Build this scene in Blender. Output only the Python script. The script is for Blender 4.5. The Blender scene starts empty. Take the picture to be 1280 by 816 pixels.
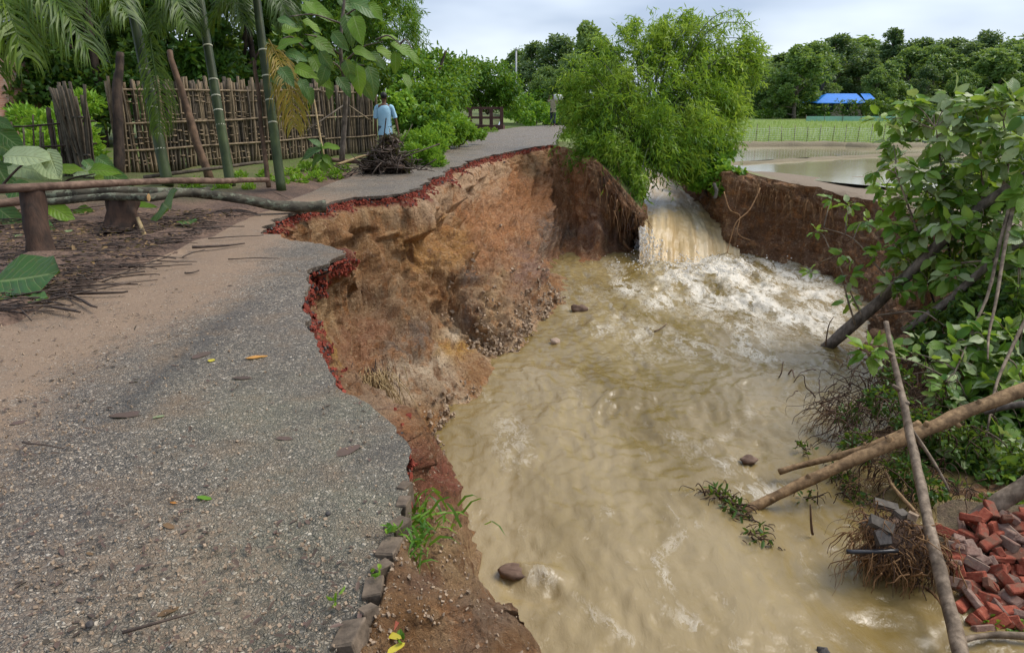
import bpy, bmesh, math, random
import numpy as np
from mathutils import Vector, Matrix, geometry

random.seed(7)
rng = np.random.default_rng(7)
C = bpy.context.scene.collection
SC = bpy.context.scene
R = math.radians

# ------------------------------------------------------------------ camera
F, PITCH, CAMZ = 900.0, R(17.6), 1.55
cp, sp = math.cos(PITCH), math.sin(PITCH)
cam = bpy.data.cameras.new('camera'); cam_o = bpy.data.objects.new('camera', cam); C.objects.link(cam_o)
cam_o.location = (0, 0, CAMZ); cam_o.rotation_euler = (R(90) - PITCH, 0, 0)
cam.sensor_width = 36; cam.lens = 36 * F / 1280; cam.clip_start = 0.05; cam.clip_end = 6000
SC.camera = cam_o
SC.view_settings.view_transform = 'Standard'; SC.view_settings.look = 'None'
SC.view_settings.gamma = 1; SC.view_settings.exposure = 1.32
SC.cycles.use_denoising = True
SC.cycles.max_bounces = 6; SC.cycles.transparent_max_bounces = 4
SC.cycles.caustics_reflective = False; SC.cycles.caustics_refractive = False

# ------------------------------------------------------------------ sky: overcast, soft sun high on the right
SUN_EL, SUN_AZ = R(52), R(74)      # azimuth clockwise from +Y
world = bpy.data.worlds.new('World'); SC.world = world; world.use_nodes = True
wt = world.node_tree; wt.nodes.clear()
def wn(t, **k):
    n = wt.nodes.new(t)
    for a, b in k.items(): setattr(n, a, b)
    return n
wo = wn('ShaderNodeOutputWorld'); bg = wn('ShaderNodeBackground'); bg.inputs[1].default_value = 0.1
sky = wn('ShaderNodeTexSky', sky_type='NISHITA', sun_disc=False)
sky.sun_elevation = SUN_EL; sky.sun_rotation = SUN_AZ
tc = wn('ShaderNodeTexCoord'); mp = wn('ShaderNodeMapping'); mp.inputs['Scale'].default_value = (1.2, 1.2, 4.0)
mp.inputs['Location'].default_value = (3.1, 0.4, 0.2)
ns = wn('ShaderNodeTexNoise'); ns.inputs['Scale'].default_value = 2.1; ns.inputs['Detail'].default_value = 4; ns.inputs['Roughness'].default_value = 0.5
cr = wn('ShaderNodeValToRGB')
cr.color_ramp.elements[0].position = 0.40; cr.color_ramp.elements[0].color = (0.34, 0.41, 0.55, 1)
cr.color_ramp.elements[1].position = 0.66; cr.color_ramp.elements[1].color = (0.64, 0.71, 0.82, 1)
sc_ = wn('ShaderNodeMix', data_type='RGBA', blend_type='MULTIPLY'); sc_.inputs[0].default_value = 1
sc_.inputs[7].default_value = (5.35, 5.35, 5.35, 1)
mx = wn('ShaderNodeMix', data_type='RGBA'); mx.inputs[0].default_value = 0.88
wt.links.new(tc.outputs['Generated'], mp.inputs[0]); wt.links.new(mp.outputs[0], ns.inputs['Vector'])
wt.links.new(ns.outputs['Fac'], cr.inputs[0]); wt.links.new(cr.outputs[0], sc_.inputs[6])
wt.links.new(sky.outputs[0], mx.inputs[6]); wt.links.new(sc_.outputs[2], mx.inputs[7])
wt.links.new(mx.outputs[2], bg.inputs[0]); wt.links.new(bg.outputs[0], wo.inputs[0])
sun = bpy.data.lights.new('sun', 'SUN'); sun.energy = 1.5; sun.angle = R(35); sun.color = (1, 0.94, 0.86)
sun_o = bpy.data.objects.new('sun', sun); C.objects.link(sun_o)
sd = Vector((math.sin(SUN_AZ) * math.cos(SUN_EL), math.cos(SUN_AZ) * math.cos(SUN_EL), math.sin(SUN_EL)))
sun_o.rotation_euler = (-sd).to_track_quat('-Z', 'Y').to_euler()

# ------------------------------------------------------------------ helpers: places
def D(px, py, zc):                     # a point zc metres out along the view, at a place seen at (px, py)
    u = (408 - py) / F
    return np.array([(px - 640) / F * zc, zc * (cp + u * sp), CAMZ + zc * (-sp + u * cp)])
def W(px, py, z=0.0):                  # the same on the level z
    u = (408 - py) / F
    return D(px, py, (CAMZ - z) / (sp - u * cp))
def proj(P):
    P = np.asarray(P, float); y = P[..., 1]; h = P[..., 2] - CAMZ
    zc = y * cp - h * sp; up = y * sp + h * cp
    return 640 + F * P[..., 0] / zc, 408 - F * up / zc, zc

def _hash(i, j, k, s):
    h = (i * 374761393 + j * 668265263 + k * 2147483647 + s * 1274126177) & 0xFFFFFFFF
    h = ((h ^ (h >> 13)) * 1274126177) & 0xFFFFFFFF
    return ((h ^ (h >> 16)) & 0xFFFF) / 32767.5 - 1.0
def noise(p, s=0):
    p = np.asarray(p, float)
    if p.shape[-1] == 2: p = np.concatenate([p, np.zeros(p.shape[:-1] + (1,))], -1)
    i = np.floor(p).astype(np.int64); f = p - i; u = f * f * f * (f * (f * 6 - 15) + 10)
    r = 0
    for a in (0, 1):
        for b in (0, 1):
            for c in (0, 1):
                w = (u[..., 0] if a else 1 - u[..., 0]) * (u[..., 1] if b else 1 - u[..., 1]) * (u[..., 2] if c else 1 - u[..., 2])
                r = r + w * _hash(i[..., 0] + a, i[..., 1] + b, i[..., 2] + c, s)
    return r
def fbm(p, o=4, s=0, g=0.5):
    p = np.asarray(p, float); r = 0; a = 1.0
    for k in range(o):
        r = r + a * noise(p * (2.03 ** k) + 17.3 * k, s + k); a *= g
    return r
def sstep(a, b, x):
    t = np.clip((x - a) / (b - a), 0, 1); return t * t * (3 - 2 * t)

# ------------------------------------------------------------------ helpers: objects
def tag(o, label=None, cat=None, group=None, kind=None):
    for k, v in (('label', label), ('category', cat), ('group', group), ('kind', kind)):
        if v: o[k] = v
    return o
def empty(name, loc, label, cat, group=None):
    o = bpy.data.objects.new(name, None); C.objects.link(o); o.location = tuple(loc); o.empty_display_size = 0.2
    return tag(o, label, cat, group)

class G:                                # collects pieces of geometry, builds ONE mesh object
    def __init__(s): s.V = []; s.F = []; s.A = []; s.n = 0
    def add(s, V, F, var=0.5):
        V = np.asarray(V, float); 
        if len(V) == 0: return s
        a = np.full(len(V), var) if np.isscalar(var) else np.asarray(var, float)
        s.V.append(V); s.A.append(a)
        F = F if isinstance(F, list) else [F]
        for f in F:
            f = np.asarray(f, np.int64)
            if f.size: s.F.append(f + s.n)
        s.n += len(V); return s
    def mesh(s, name, off=None, smooth=True, cols=None):
        V = np.concatenate(s.V); A = np.concatenate(s.A)
        if off is not None: V = V - np.asarray(off)
        me = bpy.data.meshes.new(name)
        me.vertices.add(len(V)); me.vertices.foreach_set('co', V.astype(np.float32).ravel())
        lo = np.concatenate([f.ravel() for f in s.F]); tot = np.concatenate([np.full(len(f), f.shape[1]) for f in s.F])
        me.loops.add(len(lo)); me.loops.foreach_set('vertex_index', lo.astype(np.int32))
        me.polygons.add(len(tot)); st = np.concatenate([[0], np.cumsum(tot)[:-1]])
        me.polygons.foreach_set('loop_start', st.astype(np.int32)); me.polygons.foreach_set('loop_total', tot.astype(np.int32))
        me.polygons.foreach_set('use_smooth', np.full(len(tot), smooth))
        at = me.attributes.new('var', 'FLOAT', 'POINT'); at.data.foreach_set('value', A.astype(np.float32))
        for k, v in (cols or {}).items():
            v = np.asarray(v, np.float32)
            if v.ndim == 1:
                at = me.attributes.new(k, 'FLOAT', 'POINT'); at.data.foreach_set('value', v)
            else:
                at = me.attributes.new(k, 'FLOAT_COLOR', 'POINT')
                at.data.foreach_set('color', np.concatenate([v, np.ones((len(v), 1), np.float32)], 1).ravel())
        me.update(calc_edges=True); me.validate()
        return me
    def build(s, name, mat, parent=None, origin=None, smooth=True, cols=None):
        V = np.concatenate(s.V)
        if parent is not None: origin = np.array(parent.matrix_basis.translation) if parent.parent is None else np.array(parent.parent.location) + np.array(parent.location)
        elif origin is None: origin = np.array([V[:, 0].mean(), V[:, 1].mean(), V[:, 2].min()])
        me = s.mesh(name, origin, smooth, cols); me.materials.append(mat)
        o = bpy.data.objects.new(name, me); C.objects.link(o)
        if parent is not None: o.parent = parent
        else: o.location = tuple(origin)
        return o
def inst(name, me, M4, parent=None):    # an object using shared mesh data, at world matrix M4
    o = bpy.data.objects.new(name, me); C.objects.link(o)
    if parent is not None:
        o.parent = parent; M4 = Matrix.Translation(-parent.location) @ M4
    o.matrix_basis = M4
    return o

def frames(P):
    P = np.asarray(P, float); T = np.gradient(P, axis=0); T /= np.linalg.norm(T, axis=1)[:, None] + 1e-9
    n = np.cross(T[0], [0.13, 0.2, 0.97]); 
    if np.linalg.norm(n) < 0.1: n = np.cross(T[0], [1, 0, 0.1])
    n /= np.linalg.norm(n); N = [n]
    for t in T[1:]:
        n = n - t * n.dot(t); n /= np.linalg.norm(n) + 1e-9; N.append(n)
    N = np.array(N); return T, N, np.cross(T, N)
def tube(P, r, seg=7, rough=0.0, seed=0, flat=1.0):
    P = np.asarray(P, float); n = len(P); r = np.broadcast_to(np.asarray(r, float), (n,))
    T, N, B = frames(P); a = np.arange(seg) / seg * 2 * np.pi
    d = np.cos(a)[None, :, None] * N[:, None] + flat * np.sin(a)[None, :, None] * B[:, None]
    k = r[:, None]
    if rough: k = k * (1 + rough * noise(np.concatenate([P[:, None] * 6 + d * 1.3], -1), seed))
    V = (P[:, None] + d * k[..., None]).reshape(-1, 3)
    i = np.arange(n - 1)[:, None] * seg; j = np.arange(seg); j2 = (j + 1) % seg
    Q = np.stack([i + j, i + j2, i + seg + j2, i + seg + j], -1).reshape(-1, 4)
    return V, [Q, np.array([np.arange(seg)[::-1]]), np.array([np.arange(seg) + (n - 1) * seg])]
def spline(P, n):
    P = np.asarray(P, float)
    if len(P) == 2: return P[0] + (P[1] - P[0]) * np.linspace(0, 1, n)[:, None]
    Q = np.vstack([2 * P[0] - P[1], P, 2 * P[-1] - P[-2]])
    t = np.linspace(0, len(P) - 1 - 1e-6, n); i = t.astype(int); f = (t - i)[:, None]
    a, b, c, d = Q[i], Q[i + 1], Q[i + 2], Q[i + 3]
    return 0.5 * (2 * b + (c - a) * f + (2 * a - 5 * b + 4 * c - d) * f ** 2 + (3 * b - a - 3 * c + d) * f ** 3)
def wob(P, amp, sc=1.5, seed=0):
    P = np.asarray(P, float)
    return P + amp * np.stack([noise(P * sc + 11.1 * k, seed + k) for k in range(3)], -1)
def unit(v): v = np.asarray(v, float); return v / (np.linalg.norm(v, axis=-1, keepdims=True) + 1e-9)
def rnd(n): return unit(rng.normal(size=(n, 3)))
def leafs(P, ax, L, Wd, fold=0.18, broad=False, up=None):
    """leaf blades: narrow 4-point ones or broad 6-point ones, folded on the midrib"""
    n = len(P); ax = unit(ax); up = rnd(n) if up is None else up
    sd_ = unit(np.cross(ax, up)); nr = np.cross(sd_, ax); L = np.broadcast_to(L, (n,))[:, None]; Wd = np.broadcast_to(Wd, (n,))[:, None]
    if not broad:
        V = np.stack([P, P + ax * L * .42 + sd_ * Wd / 2 + nr * Wd * fold, P + ax * L - nr * L * .08, P + ax * L * .42 - sd_ * Wd / 2 + nr * Wd * fold], 1)
        Fc = np.arange(n)[:, None] * 4 + np.array([0, 1, 2, 3]); k = 4
        return V.reshape(-1, 3), Fc, k
    dr = nr * L * .12
    V = np.stack([P, P + ax * L * .3 + sd_ * Wd * .46 + nr * Wd * fold, P + ax * L * .7 + sd_ * Wd * .42 + nr * Wd * fold - dr * .5, P + ax * L - dr,
                  P + ax * L * .7 - sd_ * Wd * .42 + nr * Wd * fold - dr * .5, P + ax * L * .3 - sd_ * Wd * .46 + nr * Wd * fold], 1)
    b = np.arange(n)[:, None] * 6
    return V.reshape(-1, 3), np.concatenate([b + np.array([0, 1, 2, 3]), b + np.array([0, 3, 4, 5])]), 6
def box(c, d, M=None):
    s = np.array([[x, y, z] for x in (-.5, .5) for y in (-.5, .5) for z in (-.5, .5)]) * np.asarray(d)
    if M is not None: s = s @ np.asarray(M).T
    return s + np.asarray(c), np.array([[0, 1, 3, 2], [4, 6, 7, 5], [0, 4, 5, 1], [2, 3, 7, 6], [0, 2, 6, 4], [1, 5, 7, 3]])
def lump(c, r, seed=0, sq=(1, 1, 1), nu=9, nv=6, amp=.3):   # an uneven stone
    th = np.linspace(0, np.pi, nv); ph = np.arange(nu) / nu * 2 * np.pi
    d = np.stack([np.sin(th)[:, None] * np.cos(ph), np.sin(th)[:, None] * np.sin(ph), np.cos(th)[:, None] * np.ones(nu)], -1)
    V = d * (1 + amp * noise(d * 1.7 + seed * 3.7, seed))[..., None] * np.asarray(sq) * r
    i = np.arange(nv - 1)[:, None] * nu; j = np.arange(nu); j2 = (j + 1) % nu
    return V.reshape(-1, 3) + np.asarray(c), np.stack([i + j, i + nu + j, i + nu + j2, i + j2], -1).reshape(-1, 4)

# ------------------------------------------------------------------ helpers: materials
class B_:
    def __init__(s, name):
        s.m = bpy.data.materials.new(name); s.m.use_nodes = True; s.t = s.m.node_tree; s.t.nodes.clear()
        s.out = s.t.nodes.new('ShaderNodeOutputMaterial')
    def n(s, typ, ins=None, **props):
        nd = s.t.nodes.new('ShaderNode' + typ)
        for k, v in props.items(): setattr(nd, k, v)
        for k, v in (ins or {}).items():
            sk = nd.inputs[k]
            if isinstance(v, bpy.types.NodeSocket): s.t.links.new(v, sk)
            elif isinstance(v, (tuple, list)) and sk.type == 'RGBA': sk.default_value = tuple(v) + ((1,) if len(v) == 3 else ())
            else: sk.default_value = v
        return nd
    def pos(s, obj=False): return s.n('TexCoord').outputs['Object'] if obj else s.n('NewGeometry').outputs['Position']
    def map(s, v, sc): return s.n('Mapping', {'Vector': v, 'Scale': sc}).outputs[0]
    def noise(s, v, sc, det=4, ro=.55, out='Fac'): return s.n('TexNoise', {'Vector': v, 'Scale': sc, 'Detail': det, 'Roughness': ro}).outputs[out]
    def ramp(s, f, pts):
        r = s.n('ValToRGB', {'Fac': f}).color_ramp
        while len(r.elements) < len(pts): r.elements.new(.5)
        for e, (p, c) in zip(r.elements, pts): e.position = p; e.color = tuple(c) + (1,) if not np.isscalar(c) else (c, c, c, 1)
        return s.t.nodes[-1].outputs[0]
    def mix(s, f, a, b, bt='MIX'): return s.n('Mix', {0: f, 6: a, 7: b}, data_type='RGBA', blend_type=bt).outputs[2]
    def math(s, op, a, b=0.0, c=0.0): return s.n('Math', {0: a, 1: b, 2: c}, operation=op).outputs[0]
    def attr(s, nm, out='Fac'): return s.n('Attribute', attribute_name=nm).outputs[out]
    def bump(s, h, st=.5, di=.02, nrm=None):
        i = {'Height': h, 'Strength': st, 'Distance': di}
        if nrm is not None: i['Normal'] = nrm
        return s.n('Bump', i).outputs[0]
    def bsdf(s, col, ro=.8, nrm=None, spec=.3, **k):
        i = {'Base Color': col, 'Roughness': ro, 'Specular IOR Level': spec}
        if nrm is not None: i['Normal'] = nrm
        i.update(k); return s.n('BsdfPrincipled', i).outputs[0]
    def done(s, sh): s.t.links.new(sh, s.out.inputs[0]); return s.m

def m_leaf(name, cols, tr=.35, ro=.42, spec=.35, veins=False):
    b = B_(name); k = len(cols)
    rn = b.n('ObjectInfo').outputs['Random']
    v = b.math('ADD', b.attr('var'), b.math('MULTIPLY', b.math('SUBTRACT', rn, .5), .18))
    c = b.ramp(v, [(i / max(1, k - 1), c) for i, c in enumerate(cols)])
    c = b.mix(b.math('MULTIPLY', b.noise(b.pos(), 9, 2), .45), c, (.03, .05, .01))
    nrm = None
    if veins:
        lu, lv_ = b.math('ABSOLUTE', b.attr('lu')), b.attr('lv')
        w = b.math('ABSOLUTE', b.math('SUBTRACT', b.math('FRACT', b.math('SUBTRACT', b.math('MULTIPLY', lv_, 9.0), b.math('MULTIPLY', lu, 2.2))), .5))
        vm = b.math('MAXIMUM', b.ramp(w, [(0, 1.0), (.09, 0.0)]), b.ramp(lu, [(.03, 1.0), (.09, 0.0)]))
        c = b.mix(b.math('MULTIPLY', vm, .35), c, (.42, .50, .20)); c = b.mix(b.ramp(b.noise(b.pos(), 22, 5, .7), [(.56, 0.0), (.68, .55)]), c, (.16, .12, .04))
        nrm = b.bump(b.math('SUBTRACT', w, vm), .5, .012)
    p = b.bsdf(c, ro, nrm, spec=spec)
    t = b.n('BsdfTranslucent', {'Color': b.mix(.5, c, (.35, .45, .03))}).outputs[0]
    return b.done(b.n('MixShader', {0: tr, 1: p, 2: t}).outputs[0])
def m_bark(name, c1, c2, sc=8, stretch=(1, 1, .25), ro=.8, bs=.7, moss=None):
    b = B_(name); v = b.map(b.pos(True), stretch)
    f = b.noise(v, sc, 6, .65); f2 = b.noise(b.pos(True), sc * .35, 3)
    c = b.mix(b.ramp(f, [(.3, 0.0), (.7, 1.0)]), c1, c2)
    c = b.mix(b.ramp(f2, [(.45, 0.0), (.65, .7)]), c, tuple(x * .55 for x in c1))
    if moss: c = b.mix(b.ramp(b.noise(b.pos(True), sc * .8, 5, .7), [(.52, 0.0), (.6, .8)]), c, moss)
    return b.done(b.bsdf(c, ro, b.bump(f, bs, .015)))
def m_plain(name, c1, c2, sc=20, ro=.8, bs=.3, spec=.3, di=.01):
    b = B_(name); f = b.noise(b.pos(True), sc, 5, .6)
    r = b.n('ObjectInfo').outputs['Random']
    c = b.mix(b.ramp(f, [(.3, 0.0), (.7, 1.0)]), c1, c2)
    c = b.mix(b.math('MULTIPLY', r, .35), c, tuple(x * .5 for x in c1))
    return b.done(b.bsdf(c, ro, b.bump(f, bs, di), spec=spec))
# ------------------------------------------------------------------ materials of the setting
def mat_asphalt():
    b = B_('asphalt'); p = b.pos()
    w = b.n('Mix', {0: .035, 4: p, 5: b.n('TexNoise', {'Vector': p, 'Scale': 30.0}).outputs['Color']}, data_type='VECTOR').outputs[1]
    v1 = b.n('TexVoronoi', {'Vector': w, 'Scale': 78.0, 'Randomness': 1.0}); v2 = b.n('TexVoronoi', {'Vector': w, 'Scale': 150.0})
    vd = b.n('TexVoronoi', {'Vector': w, 'Scale': 78.0}, feature='DISTANCE_TO_EDGE').outputs['Distance']
    sep = b.n('SeparateColor', {'Color': v1.outputs['Color']}); sep2 = b.n('SeparateColor', {'Color': v2.outputs['Color']})
    big = b.noise(p, 1.1, 5, .6); mid = b.noise(p, 6, 4, .6); film = b.noise(p, 2.4, 7, .68)
    st = b.ramp(sep.outputs[0], [(0, (.055, .05, .048)), (.26, (.155, .14, .122)), (.55, (.33, .285, .235)), (.85, (.54, .485, .415)), (1, (.78, .73, .66))])
    st = b.mix(b.math('MULTIPLY', sep.outputs[1], .3), st, (.26, .19, .13))
    st2 = b.ramp(sep2.outputs[0], [(0, (.04, .04, .04)), (.5, (.19, .172, .15)), (1, (.45, .40, .345))])
    st = b.mix(b.ramp(sep.outputs[2], [(.45, 0.0), (.5, 1.0)]), st, st2)
    gap = b.ramp(vd, [(.0, 1.0), (.16, 0.0)])
    st = b.mix(b.math('MULTIPLY', gap, .75), st, (.035, .035, .038))
    tar = b.math('MULTIPLY', b.attr('tar'), b.ramp(mid, [(.3, 0.3), (.6, 1.0)]))
    st = b.mix(b.math('MULTIPLY', tar, .7), st, (.045, .047, .055))
    ms = b.math('MULTIPLY', b.attr('moss'), b.ramp(big, [(.35, 0.1), (.65, .6)]))
    st = b.mix(ms, st, (.19, .20, .145))
    st = b.mix(b.ramp(big, [(.38, .3), (.55, 0.0)]), st, (.11, .10, .095), 'MIX')
    st = b.mix(b.ramp(film, [(.50, 0.0), (.68, .55)]), st, (.235, .165, .105)); st = b.mix(b.ramp(film, [(.32, .5), (.45, 0.0)]), st, (.075, .07, .066)); st = b.mix(1.0, st, (1.06, 1.0, .90), 'MULTIPLY')
    dirtc = b.mix(b.noise(p, 45, 6, .7), (.15, .098, .062), (.32, .222, .145))
    d = b.math('ADD', b.attr('dirt'), b.math('MULTIPLY', b.math('SUBTRACT', mid, .5), .9))
    d = b.math('ADD', d, b.math('MULTIPLY', b.math('SUBTRACT', b.noise(p, 55, 4, .6), .5), .6))
    d = b.math('ADD', d, b.math('MULTIPLY', b.math('SUBTRACT', big, .5), .8))
    d = b.math('ADD', d, b.math('MULTIPLY', b.math('SUBTRACT', .55, sep.outputs[0]), .35)); df = b.ramp(d, [(.36, 0.0), (.98, .86)])
    col = b.mix(df, st, dirtc)
    hh = b.math('ADD', b.math('MULTIPLY', b.ramp(vd, [(0, 0.0), (.3, 1.0)]), b.math('ADD', sep.outputs[0], .4)), b.math('MULTIPLY', sep2.outputs[0], .4))
    hh = b.math('MULTIPLY', hh, b.math('SUBTRACT', 1.05, df))
    ro = b.ramp(b.math('ADD', b.math('MULTIPLY', big, .6), b.math('MULTIPLY', df, .4)), [(.25, .45), (.6, .75)])
    return b.done(b.bsdf(col, ro, b.bump(hh, .9, .008, b.bump(mid, .4, .03)), spec=.28))
def mat_soil():       # bare cut earth: strata colours come with the mesh, grain from noise
    b = B_('cut_earth'); p = b.pos()
    c = b.n('Attribute', attribute_name='col').outputs['Color']
    wp = b.n('Mix', {0: .06, 4: p, 5: b.n('TexNoise', {'Vector': p, 'Scale': 6.0, 'Detail': 3.0}).outputs['Color']}, data_type='VECTOR').outputs[1]
    ps = b.map(wp, (1.0, 1.0, .10)); streak = b.noise(ps, 6.5, 7, .66); fine = b.noise(wp, 21, 9, .78); mid = b.noise(wp, 3.6, 7, .68); cl = b.noise(wp, 9, 8, .74)
    vo = b.n('TexVoronoi', {'Vector': wp, 'Scale': 13.0}, feature='DISTANCE_TO_EDGE').outputs['Distance']
    c = b.mix(b.ramp(streak, [(.38, .75), (.49, 0.0)]), c, (.235, .115, .05))
    c = b.mix(b.ramp(streak, [(.54, 0.0), (.66, .5)]), c, (.58, .42, .26))
    c = b.mix(b.ramp(mid, [(.54, 0.0), (.62, .5)]), c, (.47, .22, .08))
    c = b.mix(b.ramp(mid, [(.36, .3), (.44, 0.0)]), c, (.27, .20, .16))
    c = b.mix(b.ramp(cl, [(.35, .6), (.42, 0.0)]), c, (.16, .085, .04))
    c = b.mix(b.ramp(fine, [(.38, .8), (.46, 0.0)]), c, (.085, .045, .022))
    c = b.mix(b.ramp(fine, [(.55, 0.0), (.66, .65)]), c, (.72, .58, .42))
    c = b.mix(1.0, c, (1.16, 1.06, .92), 'MULTIPLY')
    h = b.math('ADD', b.math('MULTIPLY', fine, 1.5), b.math('MULTIPLY', cl, 1.2)); h = b.math('ADD', h, b.math('MULTIPLY', streak, 1.6))
    return b.done(b.bsdf(c, .74, b.bump(h, 1.0, .075, b.bump(mid, .5, .10)), spec=.28))
def mat_ground():
    b = B_('dirt_ground'); p = b.pos(); f = b.noise(p, 28, 7, .7); g = b.noise(p, 1.6, 5, .6)
    c = b.mix(b.ramp(f, [(.32, 0.0), (.66, 1.0)]), (.055, .034, .024), (.25, .16, .11))
    c = b.mix(b.ramp(g, [(.42, 0.0), (.58, .6)]), c, (.075, .05, .04))
    gr = b.math('MULTIPLY', b.attr('green'), b.ramp(b.noise(p, 7, 5, .7), [(.3, .3), (.55, 1.0)]))
    c = b.mix(gr, c, b.mix(f, (.05, .10, .015), (.14, .22, .04)))
    return b.done(b.bsdf(c, .8, b.bump(f, .9, .03), spec=.25))
def mat_field():
    b = B_('field_ground'); p = b.pos(); f = b.noise(p, 11, 6, .7); g = b.noise(p, .35, 4, .6)
    c = b.mix(f, (.15, .112, .078), (.29, .225, .155))
    gr = b.attr('green')
    c = b.mix(b.math('MULTIPLY', gr, b.ramp(b.noise(p, 2.5, 5, .7), [(.28, .2), (.5, 1.0)])), c, b.mix(f, (.10, .16, .03), (.24, .33, .07)))
    return b.done(b.bsdf(c, .8, b.bump(f, .8, .05)))
def mat_water():      # silty flood water; foam is the white froth carried on it
    b = B_('muddy_water'); p = b.pos(); fo = b.attr('foam'); s = b.attr('var')
    w = b.n('Mix', {0: .42, 4: p, 5: b.n('TexNoise', {'Vector': p, 'Scale': .9, 'Detail': 5.0}).outputs['Color']}, data_type='VECTOR').outputs[1]
    q = b.map(w, (1.0, .27, 1.0)); n1 = b.noise(q, 1.5, 6, .6); n2 = b.noise(q, 7, 8, .70); n3 = b.noise(b.map(w, (1.0, .45, 1.0)), 30, 6, .75)
    base = b.mix(b.ramp(n1, [(.36, 0.0), (.60, 1.0)]), (.175, .120, .034), (.30, .226, .108))
    lace = b.ramp(b.math('ABSOLUTE', b.math('SUBTRACT', n2, .5)), [(0, 1.0), (.06, 0.0)]); lace2 = b.ramp(b.math('ABSOLUTE', b.math('SUBTRACT', n3, .5)), [(0, 1.0), (.08, 0.0)])
    fm = b.math('ADD', b.math('MULTIPLY', fo, .50), b.math('MULTIPLY', b.math('SUBTRACT', n2, .61), 2.1))
    fm = b.math('ADD', fm, b.math('MULTIPLY', b.math('SUBTRACT', n3, .5), 1.3))
    fm = b.math('ADD', fm, b.math('MULTIPLY', b.math('MULTIPLY', lace, fo), .40))
    fm = b.math('ADD', fm, b.math('MULTIPLY', b.math('MULTIPLY', lace2, fo), .25))
    ff = b.ramp(fm, [(.18, 0.0), (.44, .26), (1.0, .80)])
    col = b.mix(ff, base, (.76, .71, .61))
    ro = b.ramp(ff, [(0, .08), (1, .6)])
    h = b.math('ADD', b.math('MULTIPLY', n2, .7), b.math('MULTIPLY', n3, .22)); h = b.math('ADD', h, b.math('MULTIPLY', ff, .4))
    return b.done(b.bsdf(col, ro, b.bump(h, .42, .06), spec=.75, IOR=1.45))
def mat_fall():
    b = B_('falling_water'); p = b.n('TexCoord').outputs['UV']; u = b.attr('uu'); v = b.attr('vv')
    cx = b.n('CombineXYZ', {0: b.math('MULTIPLY', u, 1.0), 1: b.math('MULTIPLY', v, .12), 2: 0.0}).outputs[0]
    n1 = b.noise(cx, 6, 6, .6); n2 = b.noise(b.n('CombineXYZ', {0: u, 1: b.math('MULTIPLY', v, .45), 2: 0.0}).outputs[0], 22, 7, .72)
    c = b.ramp(n1, [(.32, (.34, .225, .085)), (.5, (.52, .385, .20)), (.68, (.72, .62, .44))])
    wf = b.math('ADD', b.math('MULTIPLY', b.attr('foam'), .8), b.math('MULTIPLY', b.math('SUBTRACT', n2, .5), 1.5))
    c = b.mix(b.ramp(wf, [(.15, 0.0), (.6, .9)]), c, (.86, .83, .77))
    return b.done(b.bsdf(c, .32, b.bump(b.math('ADD', n1, n2), .8, .06), spec=.5))
def mat_paddy():
    b = B_('paddy_water'); p = b.pos(); n = b.noise(b.map(p, (.3, 1, 1)), .6, 4)
    c = b.mix(b.ramp(n, [(.4, 0.0), (.6, 1.0)]), (.30, .25, .13), (.40, .35, .22))
    return b.done(b.bsdf(c, .08, b.bump(b.noise(p, 14, 3), .05, .02), spec=.5))

M = {}
M['asphalt'] = mat_asphalt(); M['soil'] = mat_soil(); M['ground'] = mat_ground(); M['field'] = mat_field()
M['water'] = mat_water(); M['fall'] = mat_fall(); M['paddy'] = mat_paddy()
M['chip'] = m_plain('red_brick_chip', (.15, .024, .014), (.31, .065, .036), 30, .85, .6)
M['chipdark'] = m_plain('dark_aggregate', (.03, .027, .026), (.10, .088, .08), 30, .7, .5)
M['gravel'] = m_plain('pebble', (.20, .14, .09), (.42, .31, .21), 18, .75, .5)
M['pinkclay'] = m_plain('pale_clay', (.36, .26, .19), (.52, .40, .30), 9, .8, .8, di=.03)
M['brick'] = m_plain('red_brick', (.26, .055, .030), (.42, .125, .07), 16, .85, .6)
M['brickgrey'] = m_plain('mortared_brick', (.20, .13, .10), (.38, .27, .21), 22, .88, .6)
def m_brickpile(name, c1, c2, mud):
    b = B_(name); p = b.pos(True); w = b.pos(); f = b.noise(w, 26, 6, .68); g = b.noise(w, 7, 6, .7); r = b.n('ObjectInfo').outputs['Random']
    c = b.mix(b.ramp(f, [(.32, 0.0), (.66, 1.0)]), c1, c2); c = b.mix(b.math('MULTIPLY', r, .5), c, (.13, .035, .022))
    c = b.mix(b.ramp(b.math('ADD', g, b.math('MULTIPLY', b.math('SUBTRACT', r, .5), .18)), [(.50, 0.0), (.60, .75)]), c, mud)
    c = b.mix(b.ramp(f, [(.62, 0.0), (.72, .6)]), c, (.44, .33, .25))
    return b.done(b.bsdf(c, .85, b.bump(f, .8, .012), spec=.25))
M['brick'] = m_brickpile('red_brick', (.21, .042, .024), (.38, .105, .058), (.17, .10, .065)); M['brickgrey'] = m_brickpile('mortared_brick', (.17, .10, .075), (.33, .23, .18), (.22, .17, .13))
M['stone'] = m_plain('mossy_kerb_brick', (.07, .052, .036), (.22, .165, .115), 20, .85, .8)
M['slabgrey'] = m_plain('grey_concrete', (.06, .05, .04), (.15, .13, .105), 16, .8, .6)
M['root'] = m_plain('pale_root', (.16, .08, .035), (.34, .20, .09), 12, .8, .3)
M['rootdark'] = m_plain('dark_root', (.035, .02, .013), (.12, .068, .04), 12, .85, .3)
M['twig'] = m_plain('wet_dark_twig', (.035, .024, .018), (.13, .09, .065), 14, .6, .4)
M['straw'] = m_plain('straw', (.30, .20, .09), (.50, .38, .20), 14, .75, .3)
M['bark'] = m_bark('grey_bark', (.07, .055, .042), (.27, .225, .18), 16)
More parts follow.
